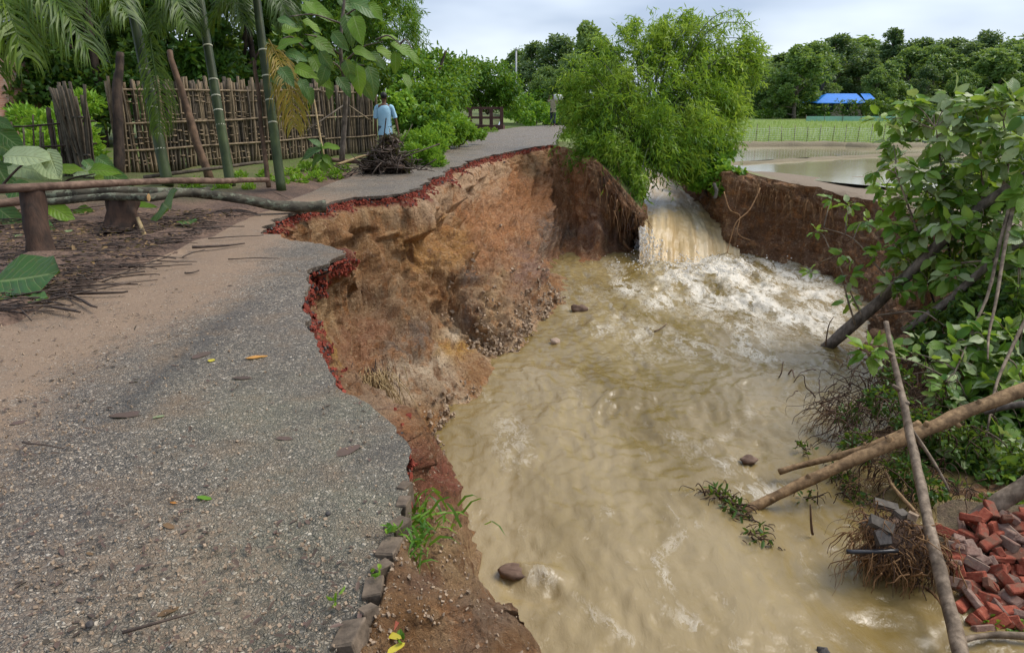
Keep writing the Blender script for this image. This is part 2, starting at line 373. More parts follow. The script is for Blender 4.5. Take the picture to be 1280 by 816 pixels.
M['barkdark'] = m_bark('dark_wet_bark', (.025, .018, .014), (.095, .062, .042), 14)
M['peeled'] = m_bark('peeled_wood', (.13, .075, .035), (.40, .26, .13), 16, (1, 1, 1))
M['pole'] = m_bark('pale_pole_bark', (.10, .07, .045), (.36, .28, .20), 14, (1, 1, .5))
M['logred'] = m_bark('reddish_pole', (.085, .048, .032), (.25, .165, .115), 14, (.25, 1, 1))
M['logmoss'] = m_bark('mossy_log', (.035, .03, .022), (.14, .125, .085), 14, (.3, 1, 1), moss=(.20, .22, .15))
M['cutwood'] = m_plain('fresh_cut_wood', (.52, .27, .10), (.68, .45, .22), 26, .75, .4)
M['stump'] = m_bark('stump_bark', (.016, .010, .007), (.085, .046, .028), 11, (1, 1, .2), bs=1)
M['slat'] = m_bark('old_bamboo_slat', (.10, .074, .044), (.34, .255, .16), 12, (1, 1, .18))
M['slatdark'] = m_bark('weathered_slat', (.05, .040, .030), (.18, .142, .10), 12, (1, 1, .18))
M['culm'] = m_bark('green_areca_trunk', (.030, .046, .014), (.095, .125, .042), 5, (1, 1, .6), .5, .15)
M['culmbrown'] = m_bark('brown_trunk', (.06, .035, .02), (.20, .12, .07), 9, (1, 1, .4))
M['ring'] = m_plain('pale_ring', (.42, .42, .30), (.62, .60, .46), 20, .7)
M['palm'] = m_leaf('palm_leaflet', [(.02, .055, .006), (.055, .125, .010), (.17, .26, .018)], .4)
M['palmyellow'] = m_leaf('dry_palm_leaflet', [(.12, .19, .02), (.42, .30, .03), (.50, .29, .04)], .35)
M['bamboo'] = m_leaf('bamboo_leaf', [(.045, .15, .016), (.22, .44, .034), (.50, .68, .09)], .5)
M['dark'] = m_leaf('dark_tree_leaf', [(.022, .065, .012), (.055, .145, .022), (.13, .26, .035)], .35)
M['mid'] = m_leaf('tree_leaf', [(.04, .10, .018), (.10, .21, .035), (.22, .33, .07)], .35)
M['far'] = m_leaf('hazed_tree_leaf', [(.075, .16, .05), (.17, .30, .08), (.33, .45, .15)], .38)  # distance haze put into the leaf colour: paler and bluer green
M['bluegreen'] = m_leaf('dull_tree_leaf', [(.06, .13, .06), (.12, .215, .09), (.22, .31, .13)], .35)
M['bright'] = m_leaf('fresh_green_leaf', [(.08, .22, .016), (.20, .43, .035), (.38, .62, .07)], .42)
M['vine'] = m_leaf('vine_leaf', [(.04, .13, .010), (.11, .28, .022), (.26, .45, .045)], .4)
M['teak'] = m_leaf('big_leaf', [(.08, .20, .018), (.18, .36, .03), (.34, .52, .05)], .48, veins=True)
M['teakdark'] = m_leaf('big_dark_leaf', [(.03, .10, .022), (.07, .18, .045), (.14, .28, .08)], .32, veins=True)
M['leafgreen'] = m_leaf('felled_leaf', [(.08, .21, .02), (.25, .45, .055), (.48, .64, .13)], .45, veins=True)
M['leafpale'] = m_leaf('pale_leaf_underside', [(.26, .36, .16), (.40, .50, .25), (.54, .62, .38)], .3, veins=True)
M['leafplain'] = m_leaf('inner_leaf', [(.05, .16, .016), (.15, .33, .035), (.34, .52, .09)], .42)
M['leafbrown'] = m_leaf('dry_leaf', [(.10, .05, .025), (.22, .12, .06), (.36, .22, .10)], .15, .6)
M['leafpurple'] = m_leaf('wet_brown_leaf', [(.055, .033, .03), (.12, .07, .06), (.16, .09, .075)], .1, .5)
M['leaforange'] = m_leaf('orange_leaf', [(.55, .14, .04), (.70, .26, .06), (.75, .42, .10)], .2)
M['leafyellow'] = m_leaf('yellow_leaf', [(.55, .44, .03), (.70, .58, .06), (.75, .65, .12)], .2)
M['rice'] = m_leaf('rice_blade', [(.26, .42, .09), (.42, .58, .17), (.55, .66, .26)], .4)
M['skin'] = m_plain('skin', (.12, .055, .03), (.17, .08, .045), 20, .55, .05)
M['hair'] = m_plain('black_hair', (.008, .007, .007), (.02, .018, .017), 60, .5, .5)
M['shirt'] = m_plain('light_blue_cloth', (.30, .52, .66), (.38, .60, .73), 9, .85, .5, di=.02)
M['trouser'] = m_plain('grey_blue_cloth', (.06, .075, .11), (.11, .13, .18), 9, .85, .4)
M['beige'] = m_plain('khaki_cloth', (.34, .30, .20), (.46, .40, .28), 9, .85, .4)
M['navy'] = m_plain('dark_cloth', (.02, .025, .05), (.04, .05, .08), 9, .85, .4)
M['sack'] = m_plain('white_sack', (.68, .68, .66), (.82, .82, .80), 14, .8, .4)
M['bluesheet'] = m_plain('blue_roof_sheet', (.01, .17, .62), (.02, .24, .74), 3, .4, .1)
M['plaster'] = m_plain('house_plaster', (.40, .33, .27), (.55, .46, .38), 4, .85, .2)
M['tin'] = m_plain('roof_tin', (.42, .44, .47), (.60, .62, .64), 4, .4, .1, .5)
M['railing'] = m_plain('weathered_railing', (.08, .035, .03), (.19, .10, .085), 6, .8, .3)
M['net'] = m_plain('net_cord', (.62, .66, .62), (.78, .80, .76), 3, .7, .1)
M['post'] = m_plain('net_post', (.10, .075, .05), (.22, .17, .12), 6, .8, .3)
M['pipe'] = m_plain('black_pipe', (.012, .012, .014), (.04, .04, .045), 12, .35, .2, .5)
M['metal'] = m_plain('grey_metal_pole', (.40, .41, .43), (.52, .53, .54), 6, .5, .1)
def mat_brickwall():
    b = B_('brick_wall'); p = b.pos(True)
    t = b.n('TexBrick', {'Vector': b.n('Mapping', {'Vector': p, 'Rotation': (R(90), 0, 0)}).outputs[0], 'Color1': (.42, .19, .13), 'Color2': (.50, .26, .19), 'Mortar': (.48, .38, .31), 'Scale': 4.0, 'Mortar Size': .02})
    n = b.noise(p, 2.2, 5, .6)
    return b.done(b.bsdf(b.mix(b.ramp(n, [(.45, 0.0), (.6, .6)]), t.outputs[0], (.50, .36, .28)), .85, b.bump(t.outputs[1], .4, .01)))
M['wallbrick'] = mat_brickwall()

# ------------------------------------------------------------------ the washed-out gully: rims and walls from columns of points
def col_pts(spec):
    out = []
    for s in spec:
        if s[0] == 'o': out.append(out[-1] + np.array(s[1:]))
        elif s[0] == 'w': out.append(np.array(s[1:], float))
        elif s[0] == 'd': out.append(D(s[1], s[2], s[3]))
        else: out.append(W(*s))
    return np.array(out)
near = [('o', .3, 0, -.15), ('o', .9, 0, -.4), ('o', .25, 0, -1.4), ('o', .2, 0, -1.4)]
LEFT = [col_pts(s) for s in [
    [('w', -1.2, -10, 0)] + near, [('w', -.85, -2, 0)] + near, [('w', -.66, .8, 0)] + near,
    [(420, 816, 0), (500, 816, -.12), (680, 830, -.55), ('o', .2, .15, -1.5), ('o', .2, .1, -1.2)],
    [(455, 760, 0), (520, 770, -.12), (640, 798, -.5), ('o', .2, .2, -1.5), ('o', .2, .1, -1.2)],
    [(490, 690, 0), (520, 700, -.12), (588, 740, -.45), ('o', .15, .3, -1.5), ('o', .2, .2, -1.3)],
    [(508, 635, 0), (530, 645, -.15), (572, 690, -.45), ('o', .15, .35, -1.5), ('o', .2, .2, -1.3)],
    [(513, 600, 0), (528, 605, -.25), (558, 630, -.7), ('o', .15, .45, -1.3), ('o', .2, .3, -1.3)],
    [(516, 562, 0), ('d', 528, 578, 4.2), ('d', 545, 590, 5.6), ('d', 560, 603, 7.4), (577, 622, -3.2)],
    [(490, 530, 0), ('d', 505, 545, 4.6), ('d', 520, 556, 6.0), ('d', 540, 572, 7.8), ('d', 562, 602, 9.2)],
    [(455, 505, 0), ('d', 470, 517, 5.0), ('d', 486, 526, 6.5), ('d', 505, 537, 8.2), ('d', 520, 550, 9.8)],
    [(420, 480, 0), ('d', 434, 491, 5.3), ('d', 450, 501, 6.8), ('d', 468, 510, 8.7), ('d', 480, 518, 10.2)],
    [(395, 440, 0), ('d', 406, 453, 5.7), ('d', 424, 465, 7.2), ('d', 440, 476, 9.2), ('d', 455, 487, 10.8)],
    [(383, 400, 0), ('d', 395, 413, 6.2), ('d', 414, 426, 7.5), ('d', 430, 440, 9.2), ('d', 442, 452, 10.8)],
    [(374, 365, 0), ('d', 388, 380, 6.9), ('d', 408, 396, 8.2), ('d', 428, 412, 9.6), ('d', 442, 424, 11.0)],
    [(390, 338, 0), ('d', 402, 352, 7.6), ('d', 418, 366, 8.8), ('d', 434, 380, 10.2), ('d', 445, 392, 11.6)],
    [(436, 312, 0), ('d', 439, 325, 8.2), ('d', 441, 340, 9.2), ('d', 446, 352, 11.0), ('d', 450, 362, 12.4)],
    [(375, 301, 0), ('o', -.1, .02, -.3), ('o', -.1, .1, -.3), ('o', -.1, .2, -.4), ('o', 0, .2, -.5)],
    [(324, 290, 0), ('o', .05, -.1, -.3), ('o', .05, -.1, -.3), ('o', 0, 0, -.4), ('o', 0, 0, -.5)]]]
LEFTF = [col_pts(s) for s in [
    [(324, 290, 0), ('d', 348, 330, 9.5), ('d', 398, 420, 9.2), ('d', 470, 510, 8.8), (570, 608, -3.2)],
    [(345, 273, 0), ('d', 363, 310, 9.9), ('d', 420, 400, 10.0), ('d', 490, 490, 9.7), (584, 572, -3.2)],
    [(405, 256, 0), ('d', 422, 300, 11.0), ('d', 452, 378, 11.0), ('d', 510, 470, 10.6), (602, 540, -3.2)],
    [(440, 247, 0), ('d', 452, 292, 11.75), ('d', 472, 358, 11.7), ('d', 528, 442, 11.3), (624, 512, -3.2)],
    [(475, 244, 0), ('d', 484, 290, 12.2), ('d', 500, 345, 12.2), ('d', 545, 425, 12.0), (644, 490, -3.2)],
    [(510, 242, 0), ('d', 517, 288, 12.5), ('d', 530, 335, 12.6), ('d', 565, 412, 12.6), (662, 468, -3.2)],
    [(535, 226, 0), ('d', 545, 268, 13.9), ('d', 566, 325, 13.5), ('d', 598, 402, 13.1), (673, 452, -3.2)],
    [(560, 212, 0), ('d', 572, 252, 16.1), ('d', 598, 312, 15.0), ('d', 630, 392, 14.1), (688, 432, -3.2)],
    [(590, 200, 0), ('d', 600, 237, 18.5), ('d', 622, 300, 16.6), ('d', 655, 378, 15.2), (704, 412, -3.2)],
    [(620, 193, 0), ('d', 630, 227, 20.4), ('d', 650, 290, 18.2), ('d', 682, 366, 16.3), (728, 394, -3.2)],
    [(655, 186, 0), ('d', 662, 217, 22.7), ('d', 672, 280, 20.0), ('d', 696, 346, 18.0), (738, 378, -3.2)],
    [(690, 181, -.03), ('d', 692, 212, 24.0), ('d', 690, 270, 21.6), ('d', 696, 328, 19.8), (715, 360, -3.2)],
    [('d', 716, 186, 22.8), ('d', 718, 215, 22.4), ('d', 716, 270, 21.8), ('d', 714, 322, 20.7), (722, 353, -3.2)],
    [('d', 745, 198, 21.6), ('d', 750, 225, 21.2), ('d', 748, 272, 21.2), ('d', 748, 322, 20.8), (750, 350, -3.2)],
    [('d', 778, 234, 20.9), ('d', 782, 256, 20.7), ('d', 778, 288, 21.1), ('d', 776, 320, 20.9), (778, 347, -3.2)],
    [('d', 803, 262, 20.8), ('d', 804, 278, 20.6), ('d', 800, 296, 21.2), ('d', 798, 320, 20.8), (800, 343, -3.2)],
    [('w', 4.0, 23.5, -.8), ('o', 0, 0, -.5), ('o', 0, 0, -.6), ('o', .1, 0, -.6), ('o', 0, 0, -.7)],
    [('w', 4.4, 30, -.6), ('o', 0, 0, -.5), ('o', 0, 0, -.6), ('o', .1, 0, -.6), ('o', 0, 0, -.7)],
    [('w', 5.4, 38, -.7), ('o', 0, 0, -.5), ('o', 0, 0, -.6), ('o', 0, 0, -.6), ('o', 0, 0, -.7)]]]
RIGHT = [col_pts(s) for s in [
    [('w', 5.4, 38, -.7), ('o', 0, 0, -.5), ('o', 0, 0, -.6), ('o', 0, 0, -.6), ('o', 0, 0, -.7)],
    [('w', 6.9, 30, -.5), ('o', -.1, 0, -.5), ('o', 0, 0, -.6), ('o', 0, 0, -.6), ('o', 0, 0, -.7)],
    [('d', 872, 205, 24), ('d', 874, 228, 24), ('d', 876, 245, 24), ('d', 880, 270, 23.6), ('d', 890, 330, 22)],
    [('d', 905, 212, 21.8), ('d', 906, 235, 21.6), ('d', 906, 265, 21.7), ('d', 908, 295, 21.7), (914, 330, -3.2)],
    [('d', 960, 222, 21.3), ('d', 960, 240, 21.2), ('d', 960, 265, 21.4), ('d', 962, 298, 21.2), (966, 338, -3.2)],
    [('d', 1040, 240, 19.5), ('d', 1040, 258, 19.5), ('d', 1040, 282, 19.6), ('d', 1042, 318, 19.3), (1046, 360, -3.2)],
    [('d', 1130, 262, 17.5), ('d', 1120, 282, 17.2), ('d', 1108, 310, 17.0), ('d', 1095, 350, 16.7), (1086, 402, -3.2)],
    [('d', 1280, 300, 13.5), ('d', 1255, 325, 13.4), ('d', 1215, 360, 13.3), ('d', 1140, 410, 13.4), (1072, 455, -3.2)],
    [('w', 9.0, 10, -1.0), ('w', 8.6, 9.9, -1.5), ('w', 7.9, 9.8, -2.1), ('w', 6.8, 9.8, -2.7), ('w', 4.9, 9.9, -3.2)],
    [('w', 8.9, 7.5, -1.1), ('w', 8.4, 7.5, -1.6), ('w', 7.6, 7.4, -2.2), ('w', 6.6, 7.3, -2.75), ('w', 4.8, 7.6, -3.2)],
    [('w', 8.6, 5.5, -1.1), ('w', 8.0, 5.5, -1.7), ('w', 7.2, 5.5, -2.3), ('w', 6.2, 5.6, -2.8), ('w', 4.6, 5.9, -3.2)],
    [('w', 8.0, 2, -1.1), ('w', 7.2, 2, -1.6), ('w', 6.2, 2.2, -2.1), ('w', 5.4, 2.5, -2.6), ('w', 4.0, 3, -3.2)],
    [('w', 8.0, -10, -1.1), ('w', 7.2, -10, -1.6), ('w', 6.2, -10, -2.1), ('w', 5.4, -10, -2.6), ('w', 4.0, -10, -3.2)]]]

def rim(cols, step_px=5):
    """fine rim line through the columns' tops: [(point, column number as a float)]"""
    P, S = [], []
    for i in range(len(cols) - 1):
        a, b = cols[i][0], cols[i + 1][0]; L = np.linalg.norm(b - a); zc = max(2.2, np.linalg.norm((a + b) / 2 - [0, 0, CAMZ]))
        n = int(np.clip(L / (step_px * zc / F * (1 if (a[1] + b[1]) > 2 else 20)), 2, 60))
        t = np.arange(n) / n; P.append(a + (b - a) * t[:, None]); S.append(i + t)
    P.append(cols[-1][0][None]); S.append(np.array([len(cols) - 1.0]))
    P, S = np.concatenate(P), np.concatenate(S)
    return P, S
def dep_of(s): return (.62 + .8 * np.abs(fbm(np.stack([s * 2.3, s * 0 + 3.3], -1), 4, 88))) * np.interp(s, [3, 7, 8, 10, 12, 13, 14, 16, 17, 18, 20, 23, 24, 27, 29.4, 30], [.03, .06, .10, .05, .12, .26, .34, .26, .10, .12, .12, .12, .13, .10, .08, .03])
def wall(cols, P, S, nr, name, amp, colfn, label, s0=None, feat=None, flute=0):
    ctrl = np.array(cols)                                    # (K, 5, 3)
    K = len(cols); rows = []
    i = np.clip(S.astype(int), 0, K - 2); f = (S - i)[:, None]
    for r in range(1, 5):
        c = ctrl[:, r]; a = c[np.clip(i - 1, 0, K - 1)]; b = c[i]; d = c[i + 1]; e = c[np.clip(i + 2, 0, K - 1)]
        q = .5 * (2 * b + (d - a) * f + (2 * a - 5 * b + 4 * d - e) * f ** 2 + (3 * b - a - 3 * d + e) * f ** 3)
        rows.append(.5 * q + .5 * (b + (d - b) * f))
    ct = np.stack([P] + rows, 1)                             # (n, 5, 3)
    tt = np.linspace(0, 1, nr) ** 1.05 * 4; V = []
    Q = np.concatenate([2 * ct[:, :1] - ct[:, 1:2], ct, 2 * ct[:, -1:] - ct[:, -2:-1]], 1)
    for t in tt:
        k = min(int(t), 3); g = t - k; a, b, c, d = Q[:, k], Q[:, k + 1], Q[:, k + 2], Q[:, k + 3]
        V.append(.5 * (2 * b + (c - a) * g + (2 * a - 5 * b + 4 * c - d) * g * g + (3 * b - a - 3 * c + d) * g ** 3) * .7 + .3 * (b + (c - b) * g))
    V = np.stack(V, 1)                                       # (n, nr, 3)
    du = np.gradient(V, axis=0); dv = np.gradient(V, axis=1); N = unit(np.cross(du, dv)); N *= np.sign((N * (np.array([3.0, 12, -1.5]) - V)).sum())
    fade = sstep(0, .12, np.linspace(0, 1, nr))[None, :]
    st = V * np.array([1, 1, .35])
    dsp = amp * (.5 * fbm(V * .8, 2, 3) + .45 * (1 - 2 * np.abs(fbm(st * 2.3, 4, 9))) + .26 * fbm(V * 3.4, 5, 21, .6) + .10 * fbm(V * np.array([9, 9, 4.0]), 3, 23) + .16 * np.round(2.5 * fbm(V * np.array([1.1, 1.1, 3.0]), 3, 30)) / 2.5)
    dz = P[:, None, 2] - V[..., 2]                           # depth below the rim
    if feat:
        arc = np.concatenate([[0], np.cumsum(np.linalg.norm(np.diff(P, axis=0), axis=1))])
        ca = arc / .62 + .5 * fbm(P * .9, 2, 44); cell = np.floor(ca).astype(int); hh = _hash(cell, cell * 0, cell * 0, 5); h2 = _hash(cell, cell * 0, cell * 0 + 3, 6)
        crack = sstep(.0, .07, ca - np.floor(ca)) * sstep(1.0, .93, ca - np.floor(ca))
        inb = feat[0](S); low = (.62 + .22 * h2)[:, None] * (1 + .08 * fbm(V * 2, 2, 8))
        dsp = dsp * (1 - .75 * inb[:, None] * sstep(low, low - .1, dz)) + inb[:, None] * (.17 + .10 * hh)[:, None] * sstep(low + .05, low - .03, dz) * (.35 + .65 * crack[:, None]) * sstep(.03, .14, dz)
        fx, fy, _ = proj(V)
        for (px, py, r, a) in feat[1]: dsp = dsp + a * np.exp(-(((fx - px) ** 2 + ((fy - py) * .8) ** 2) / r ** 2) ** 1.5)
    if flute:
        arc = np.concatenate([[0], np.cumsum(np.linalg.norm(np.diff(P, axis=0), axis=1))])
        A2 = np.stack([arc[:, None] * np.ones(nr) + .25 * fbm(V * 1.2, 2, 66), dz * .28], -1)
        A2 = np.stack([arc[:, None] * np.ones(nr) + .18 * fbm(V * 1.2, 2, 66), dz * .14], -1); ft_ = sstep(-3.15, -2.2, V[..., 2]); dsp = dsp * (.35 + .65 * ft_) + ft_ * (1.25 * flute * (.75 - 2.4 * np.abs(fbm(A2 * .7, 2, 67)) ** .8) * sstep(.5, 1.1, dz) + .6 * flute * (.8 - 2.4 * np.abs(fbm(A2 * 2.2, 3, 68)) ** .8) * sstep(.15, .6, dz))
    V = V + N * (dsp * fade)[..., None]
    dep_ = dep_of(S + s0)[:, None] * (1 + .3 * fbm(V * 5, 2, 3)) if s0 is not None else None
    n = len(P); a = np.arange(n - 1)[:, None] * nr + np.arange(nr - 1)
    Fq = np.stack([a, a + nr, a + nr + 1, a + 1], -1).reshape(-1, 4)
    g = G(); g.add(V.reshape(-1, 3), Fq)
    col = colfn(V)
    if s0 is not None: w = (sstep(dep_ + .03, dep_ - .04, dz) * ((S + s0 > 6.5) & (S + s0 < 29.6))[:, None])[..., None]; col = col * (1 - w) + np.array([.19, .04, .024]) * w
    o = g.build(name, M['soil'], None, (0, 0, 0), True, {'col': col.reshape(-1, 3)})
    return tag(o, label, kind='structure'), V

# soil colours: named patches of the section, each at its own place on the face; the right bank's carry shade
def patches(V, L, power=3.0, warp=14):
    X, Y, Z = proj(V); sh = X.shape
    nz = np.stack([fbm(V * 1.6, 3, 50), fbm(V * 1.6, 3, 60)], -1)
    X = X + warp * nz[..., 0] * 1.3; Y = Y + warp * nz[..., 1]
    num = np.zeros(sh + (3,)); den = np.zeros(sh)
    for (px, py, r, c) in L:
        w = 1.0 / ((((X - px) ** 2 + (Y - py) ** 2) / r ** 2) ** (power / 2) + .02)
        num += w[..., None] * np.array(c); den += w
    return num / den[..., None]
RED, TAN, PINK, OCH = (.44, .10, .055), (.38, .245, .13), (.52, .37, .25), (.46, .255, .085)
BRN, GRB, GRY, WHT = (.33, .185, .082), (.25, .165, .095), (.20, .155, .13), (.80, .70, .56)
YEL, ORG, DKB, SAND = (.54, .32, .08), (.43, .205, .09), (.185, .105, .06), (.50, .34, .19)
LP = [(345, 282, 18, (.44, .20, .12)), (390, 275, 22, TAN), (430, 270, 18, BRN), (470, 272, 26, TAN), (495, 275, 20, (.36, .26, .17)), (545, 255, 22, PINK), (580, 235, 22, PINK), (610, 215, 16, PINK), (660, 200, 16, TAN),
      (460, 320, 25, BRN), (520, 310, 25, OCH), (565, 300, 22, OCH), (590, 270, 20, ORG), (490, 360, 25, GRB), (540, 370, 28, BRN), (580, 345, 20, GRY), (590, 395, 18, GRY), (500, 400, 20, GRB),
      (440, 380, 20, GRB), (400, 400, 14, SAND), (408, 440, 13, YEL), (450, 430, 25, (.33, .17, .10)), (520, 425, 22, GRY), (560, 430, 14, YEL), (585, 440, 12, YEL), (545, 448, 14, WHT), (510, 470, 18, WHT),
      (575, 420, 12, WHT), (600, 470, 20, BRN), (560, 480, 20, (.50, .40, .30)), (545, 520, 20, BRN), (515, 530, 15, ORG), (535, 570, 20, (.32, .14, .08)), (560, 600, 15, (.34, .11, .07)), (600, 500, 16, WHT),
      (612, 385, 20, (.56, .40, .24)), (640, 420, 20, (.60, .46, .32)), (655, 460, 24, (.58, .46, .36)), (632, 350, 16, SAND), (575, 500, 16, (.62, .50, .36)), (530, 490, 14, (.62, .52, .40)), (630, 300, 25, ORG), (650, 240, 25, ORG), (690, 230, 22, ORG), (660, 340, 25, (.30, .19, .15)), (690, 300, 18, GRY), (690, 360, 18, BRN),
      (720, 250, 20, (.34, .16, .07)), (745, 290, 20, (.26, .16, .12)), (775, 290, 20, DKB), (785, 330, 20, DKB), (720, 325, 18, (.40, .18, .08)), (760, 230, 20, DKB), (800, 300, 14, DKB),
      (550, 680, 22, SAND), (560, 710, 20, SAND), (530, 770, 25, BRN), (600, 780, 25, (.33, .23, .16)), (500, 800, 25, BRN), (640, 810, 15, BRN), (520, 620, 12, (.25, .13, .09)), (535, 725, 14, (.30, .18, .12))]
RP = [(930, 250, 40, DKB), (1000, 270, 40, DKB), (980, 300, 25, (.24, .13, .075)), (1050, 300, 40, (.19, .11, .07)), (915, 225, 12, BRN), (1000, 235, 10, BRN), (1100, 320, 40, (.20, .12, .075)), (1200, 500, 90, (.12, .075, .045)), (1250, 700, 60, (.10, .07, .045))]  # shade of the turned-away bank put into these dark soil colours

HOL = [(542, 300, 15, -.22), (566, 316, 11, -.18), (520, 322, 9, -.15), (446, 300, 12, -.3), (606, 345, 10, -.14), (655, 305, 13, -.25), (690, 325, 16, -.3), (788, 300, 16, -.4), (622, 442, 14, -.2), (590, 372, 18, .2), (560, 345, 16, .14), (640, 390, 16, .16), (668, 345, 14, .18), (500, 420, 16, -.14), (545, 425, 12, -.12), (470, 385, 14, -.16), (718, 300, 20, -.25), (735, 340, 14, .15)]
P1_, S1_ = rim(LEFT); P2_, S2_ = rim(LEFTF); nN = len(P1_); S2_ = S2_ + len(LEFT) - 1
PL = np.concatenate([P1_, P2_[1:]]); SL = np.concatenate([S1_, S2_[1:]])
jit = np.stack([fbm(PL * 4.5, 4, 70), fbm(PL * 4.5, 4, 80), 0 * PL[:, 0]], -1)
seen = ((SL > 2) & (SL < 29.5)).astype(float)[:, None]
PL = PL + jit * .055 * seen * np.clip(PL[:, 1:2] / 6, .35, 1.8)
PR, SR = rim(RIGHT); PR = PR + np.stack([fbm(PR * 1.5, 4, 75), fbm(PR * 1.5, 4, 85), .5 * fbm(PR * 1.5, 3, 95)], -1) * .10
PW = PL.copy(); PW[:, 2] -= .075 * seen[:, 0]
near_wall, LV1 = wall(LEFT, PW[:nN], SL[:nN], 110, 'gully_cliff', .16, lambda V: patches(V, LP), 'undercut soil face and shoulder below the near road edge', 0)
left_wall, LV2 = wall(LEFTF, PW[nN - 1:], SL[nN - 1:] - (len(LEFT) - 1), 190, 'gully_cliff', .24, lambda V: patches(V, LP), 'tall eroded earth cliff where the road was washed away', len(LEFT) - 1, (lambda s: sstep(1.6, 2.2, s) * sstep(9.5, 8.0, s), HOL), .20)
right_wall, RV = wall(RIGHT, PR, SR, 90, 'gully_bank', .30, lambda V: patches(V, RP), 'dark brown cut bank below the flooded fields')
HOL_ = 0
def lv(i):                              # the wall column under rim point i
    return LV1[i] if i < nN else LV2[i - nN + 1]
# ------------------------------------------------------------------ land sheets
def inside(Q, poly):
    x, y = Q[:, 0], Q[:, 1]; r = np.zeros(len(Q), bool); n = len(poly)
    for i in range(n):
        x1, y1 = poly[i]; x2, y2 = poly[i - 1]
        if y1 == y2: continue
        c = ((y1 > y) != (y2 > y)) & (x < (x2 - x1) * (y - y1) / (y2 - y1) + x1); r ^= c
    return r
def sheet(name, poly3, pts, zfn, mat, attrs, label, thick=0.0, margin=.02):
    poly3 = np.asarray(poly3); p2 = poly3[:, :2]
    q = pts[inside(pts, p2)]
    allp = [Vector(v) for v in np.concatenate([p2, q])]
    n = len(p2)
    vs, es, fs, ov, oe, of = geometry.delaunay_2d_cdt(allp, [], [list(range(n))], 1, 1e-5)
    vs = np.array([(v.x, v.y) for v in vs]); z = zfn(vs)
    for i, o in enumerate(ov):
        for k in o:
            if k < n: z[i] = poly3[k, 2]
    V = np.c_[vs, z]; T = np.array(fs)
    g = G(); g.add(V, T)
    cols = {k: f(V) for k, f in attrs.items()}
    if thick:
        E = p2; m = len(E); bot = poly3 - [0, 0, thick]
        nrm = np.stack([np.roll(E, -1, 0)[:, 1] - np.roll(E, 1, 0)[:, 1], -(np.roll(E, -1, 0)[:, 0] - np.roll(E, 1, 0)[:, 0])], 1); nrm = unit(nrm)
        bot[:, :2] -= nrm * .02 * (1 + fbm(poly3 * 8, 2, 5))[:, None]
        k = np.arange(m); k2 = (k + 1) % m
        g.add(np.concatenate([poly3, bot]), np.stack([k, k + m, k2 + m, k2], 1))
        for kk in cols: cols[kk] = np.concatenate([cols[kk], np.zeros(2 * m)])
    o = g.build(name, mat, None, (0, 0, 0), True, cols)
    return tag(o, label, kind='structure')
def screen_pts(x0, x1, y0, y1, st, z=0.0):
    X, Y = np.meshgrid(np.arange(x0, x1, st), np.arange(y0, y1, st))
    X = X + rng.uniform(-.35, .35, X.shape) * st; Y = Y + rng.uniform(-.35, .35, Y.shape) * st
    u = (408 - Y) / F; zc = (CAMZ - z) / (sp - u * cp)
    return np.stack([(X - 640) / F * zc, zc * (cp + u * sp)], -1).reshape(-1, 2)
def world_pts(x0, x1, y0, y1, st):
    X, Y = np.meshgrid(np.arange(x0, x1, st), np.arange(y0, y1, st))
    return (np.stack([X, Y], -1) + rng.uniform(-.2, .2, X.shape + (2,)) * st).reshape(-1, 2)

# the road, one bitumen sheet with a broken edge
roadL = np.array([W(708, 157, 0), W(692, 157, 0), W(650, 158.5, 0), W(627, 162, 0), W(600, 168, 0), W(556, 181, 0), W(500, 199, 0), W(450, 216, 0), (-3.5, 13, 0), (-3.6, 9, 0), (-3.7, 5, 0), (-3.7, 0, 0), (-3.7, -8, 0)])
k = (SL > .9) & (SL < 29.3)
roadR = PL[k]; roadR = np.concatenate([[[-.85, -8, 0]], roadR, [W(697, 175, 0), W(704, 166, 0)]])
def finer(P, st):
    out = []
    for a, b in zip(P[:-1], P[1:]):
        n = max(1, int(np.linalg.norm(b - a) / st)); out.append(a + (b - a) * (np.arange(n) / n)[:, None])
    return np.concatenate(out + [P[-1:]])
rl = finer(roadL, .35); rl[1:-1, :2] += .07 * np.stack([fbm(rl[1:-1] * 1.7, 3, 7), fbm(rl[1:-1] * 1.7, 3, 8)], -1)
roadpoly = np.concatenate([roadR, rl]); roadpoly[:, 2] = np.where(roadpoly[:, 2] < -.02, roadpoly[:, 2], 0)
def road_z(v): return .018 * fbm(v * 1.1, 3, 33) + .006 * fbm(v * 5, 2, 34) - .004
EDGE = PL[(SL > 2) & (SL < 16)]
def edge_d(V):
    d = np.full(len(V), 9.0)
    for p in EDGE[::3]: d = np.minimum(d, np.hypot(V[:, 0] - p[0], V[:, 1] - p[1]))
    return d
def a_dirt(V):
    d = sstep(-2.0, -2.95, V[:, 0] + .18 * fbm(V * .9, 3, 41)) * sstep(14, 11, V[:, 1]) * 1.05
    d = np.maximum(d, .46 * sstep(2.9, 2.1, V[:, 1] + .5 * fbm(V * 1.5, 3, 43)) * sstep(-.55, -.85, V[:, 0]))
    d = np.maximum(d, .5 * np.exp(-((V[:, 0] + 1.0) / .35) ** 2 - ((V[:, 1] - 1.9) / .5) ** 2))
    return np.maximum(d, .62 * sstep(8.5, 10, V[:, 1]) * sstep(-2.5, -3.2, V[:, 0]))
def a_tar(V): return np.exp(-((V[:, 0] + 2.08 + .05 * fbm(V * 2, 2, 3)) / .10) ** 2) * sstep(3, 3.6, V[:, 1]) * sstep(6.2, 5.0, V[:, 1])
def a_moss(V): return sstep(1.4, .1, edge_d(V)) * sstep(5.2, 3.2, V[:, 1])
rp = np.concatenate([screen_pts(-60, 720, 160, 840, 9), world_pts(-3.7, 0, -8, 1.6, .5)])
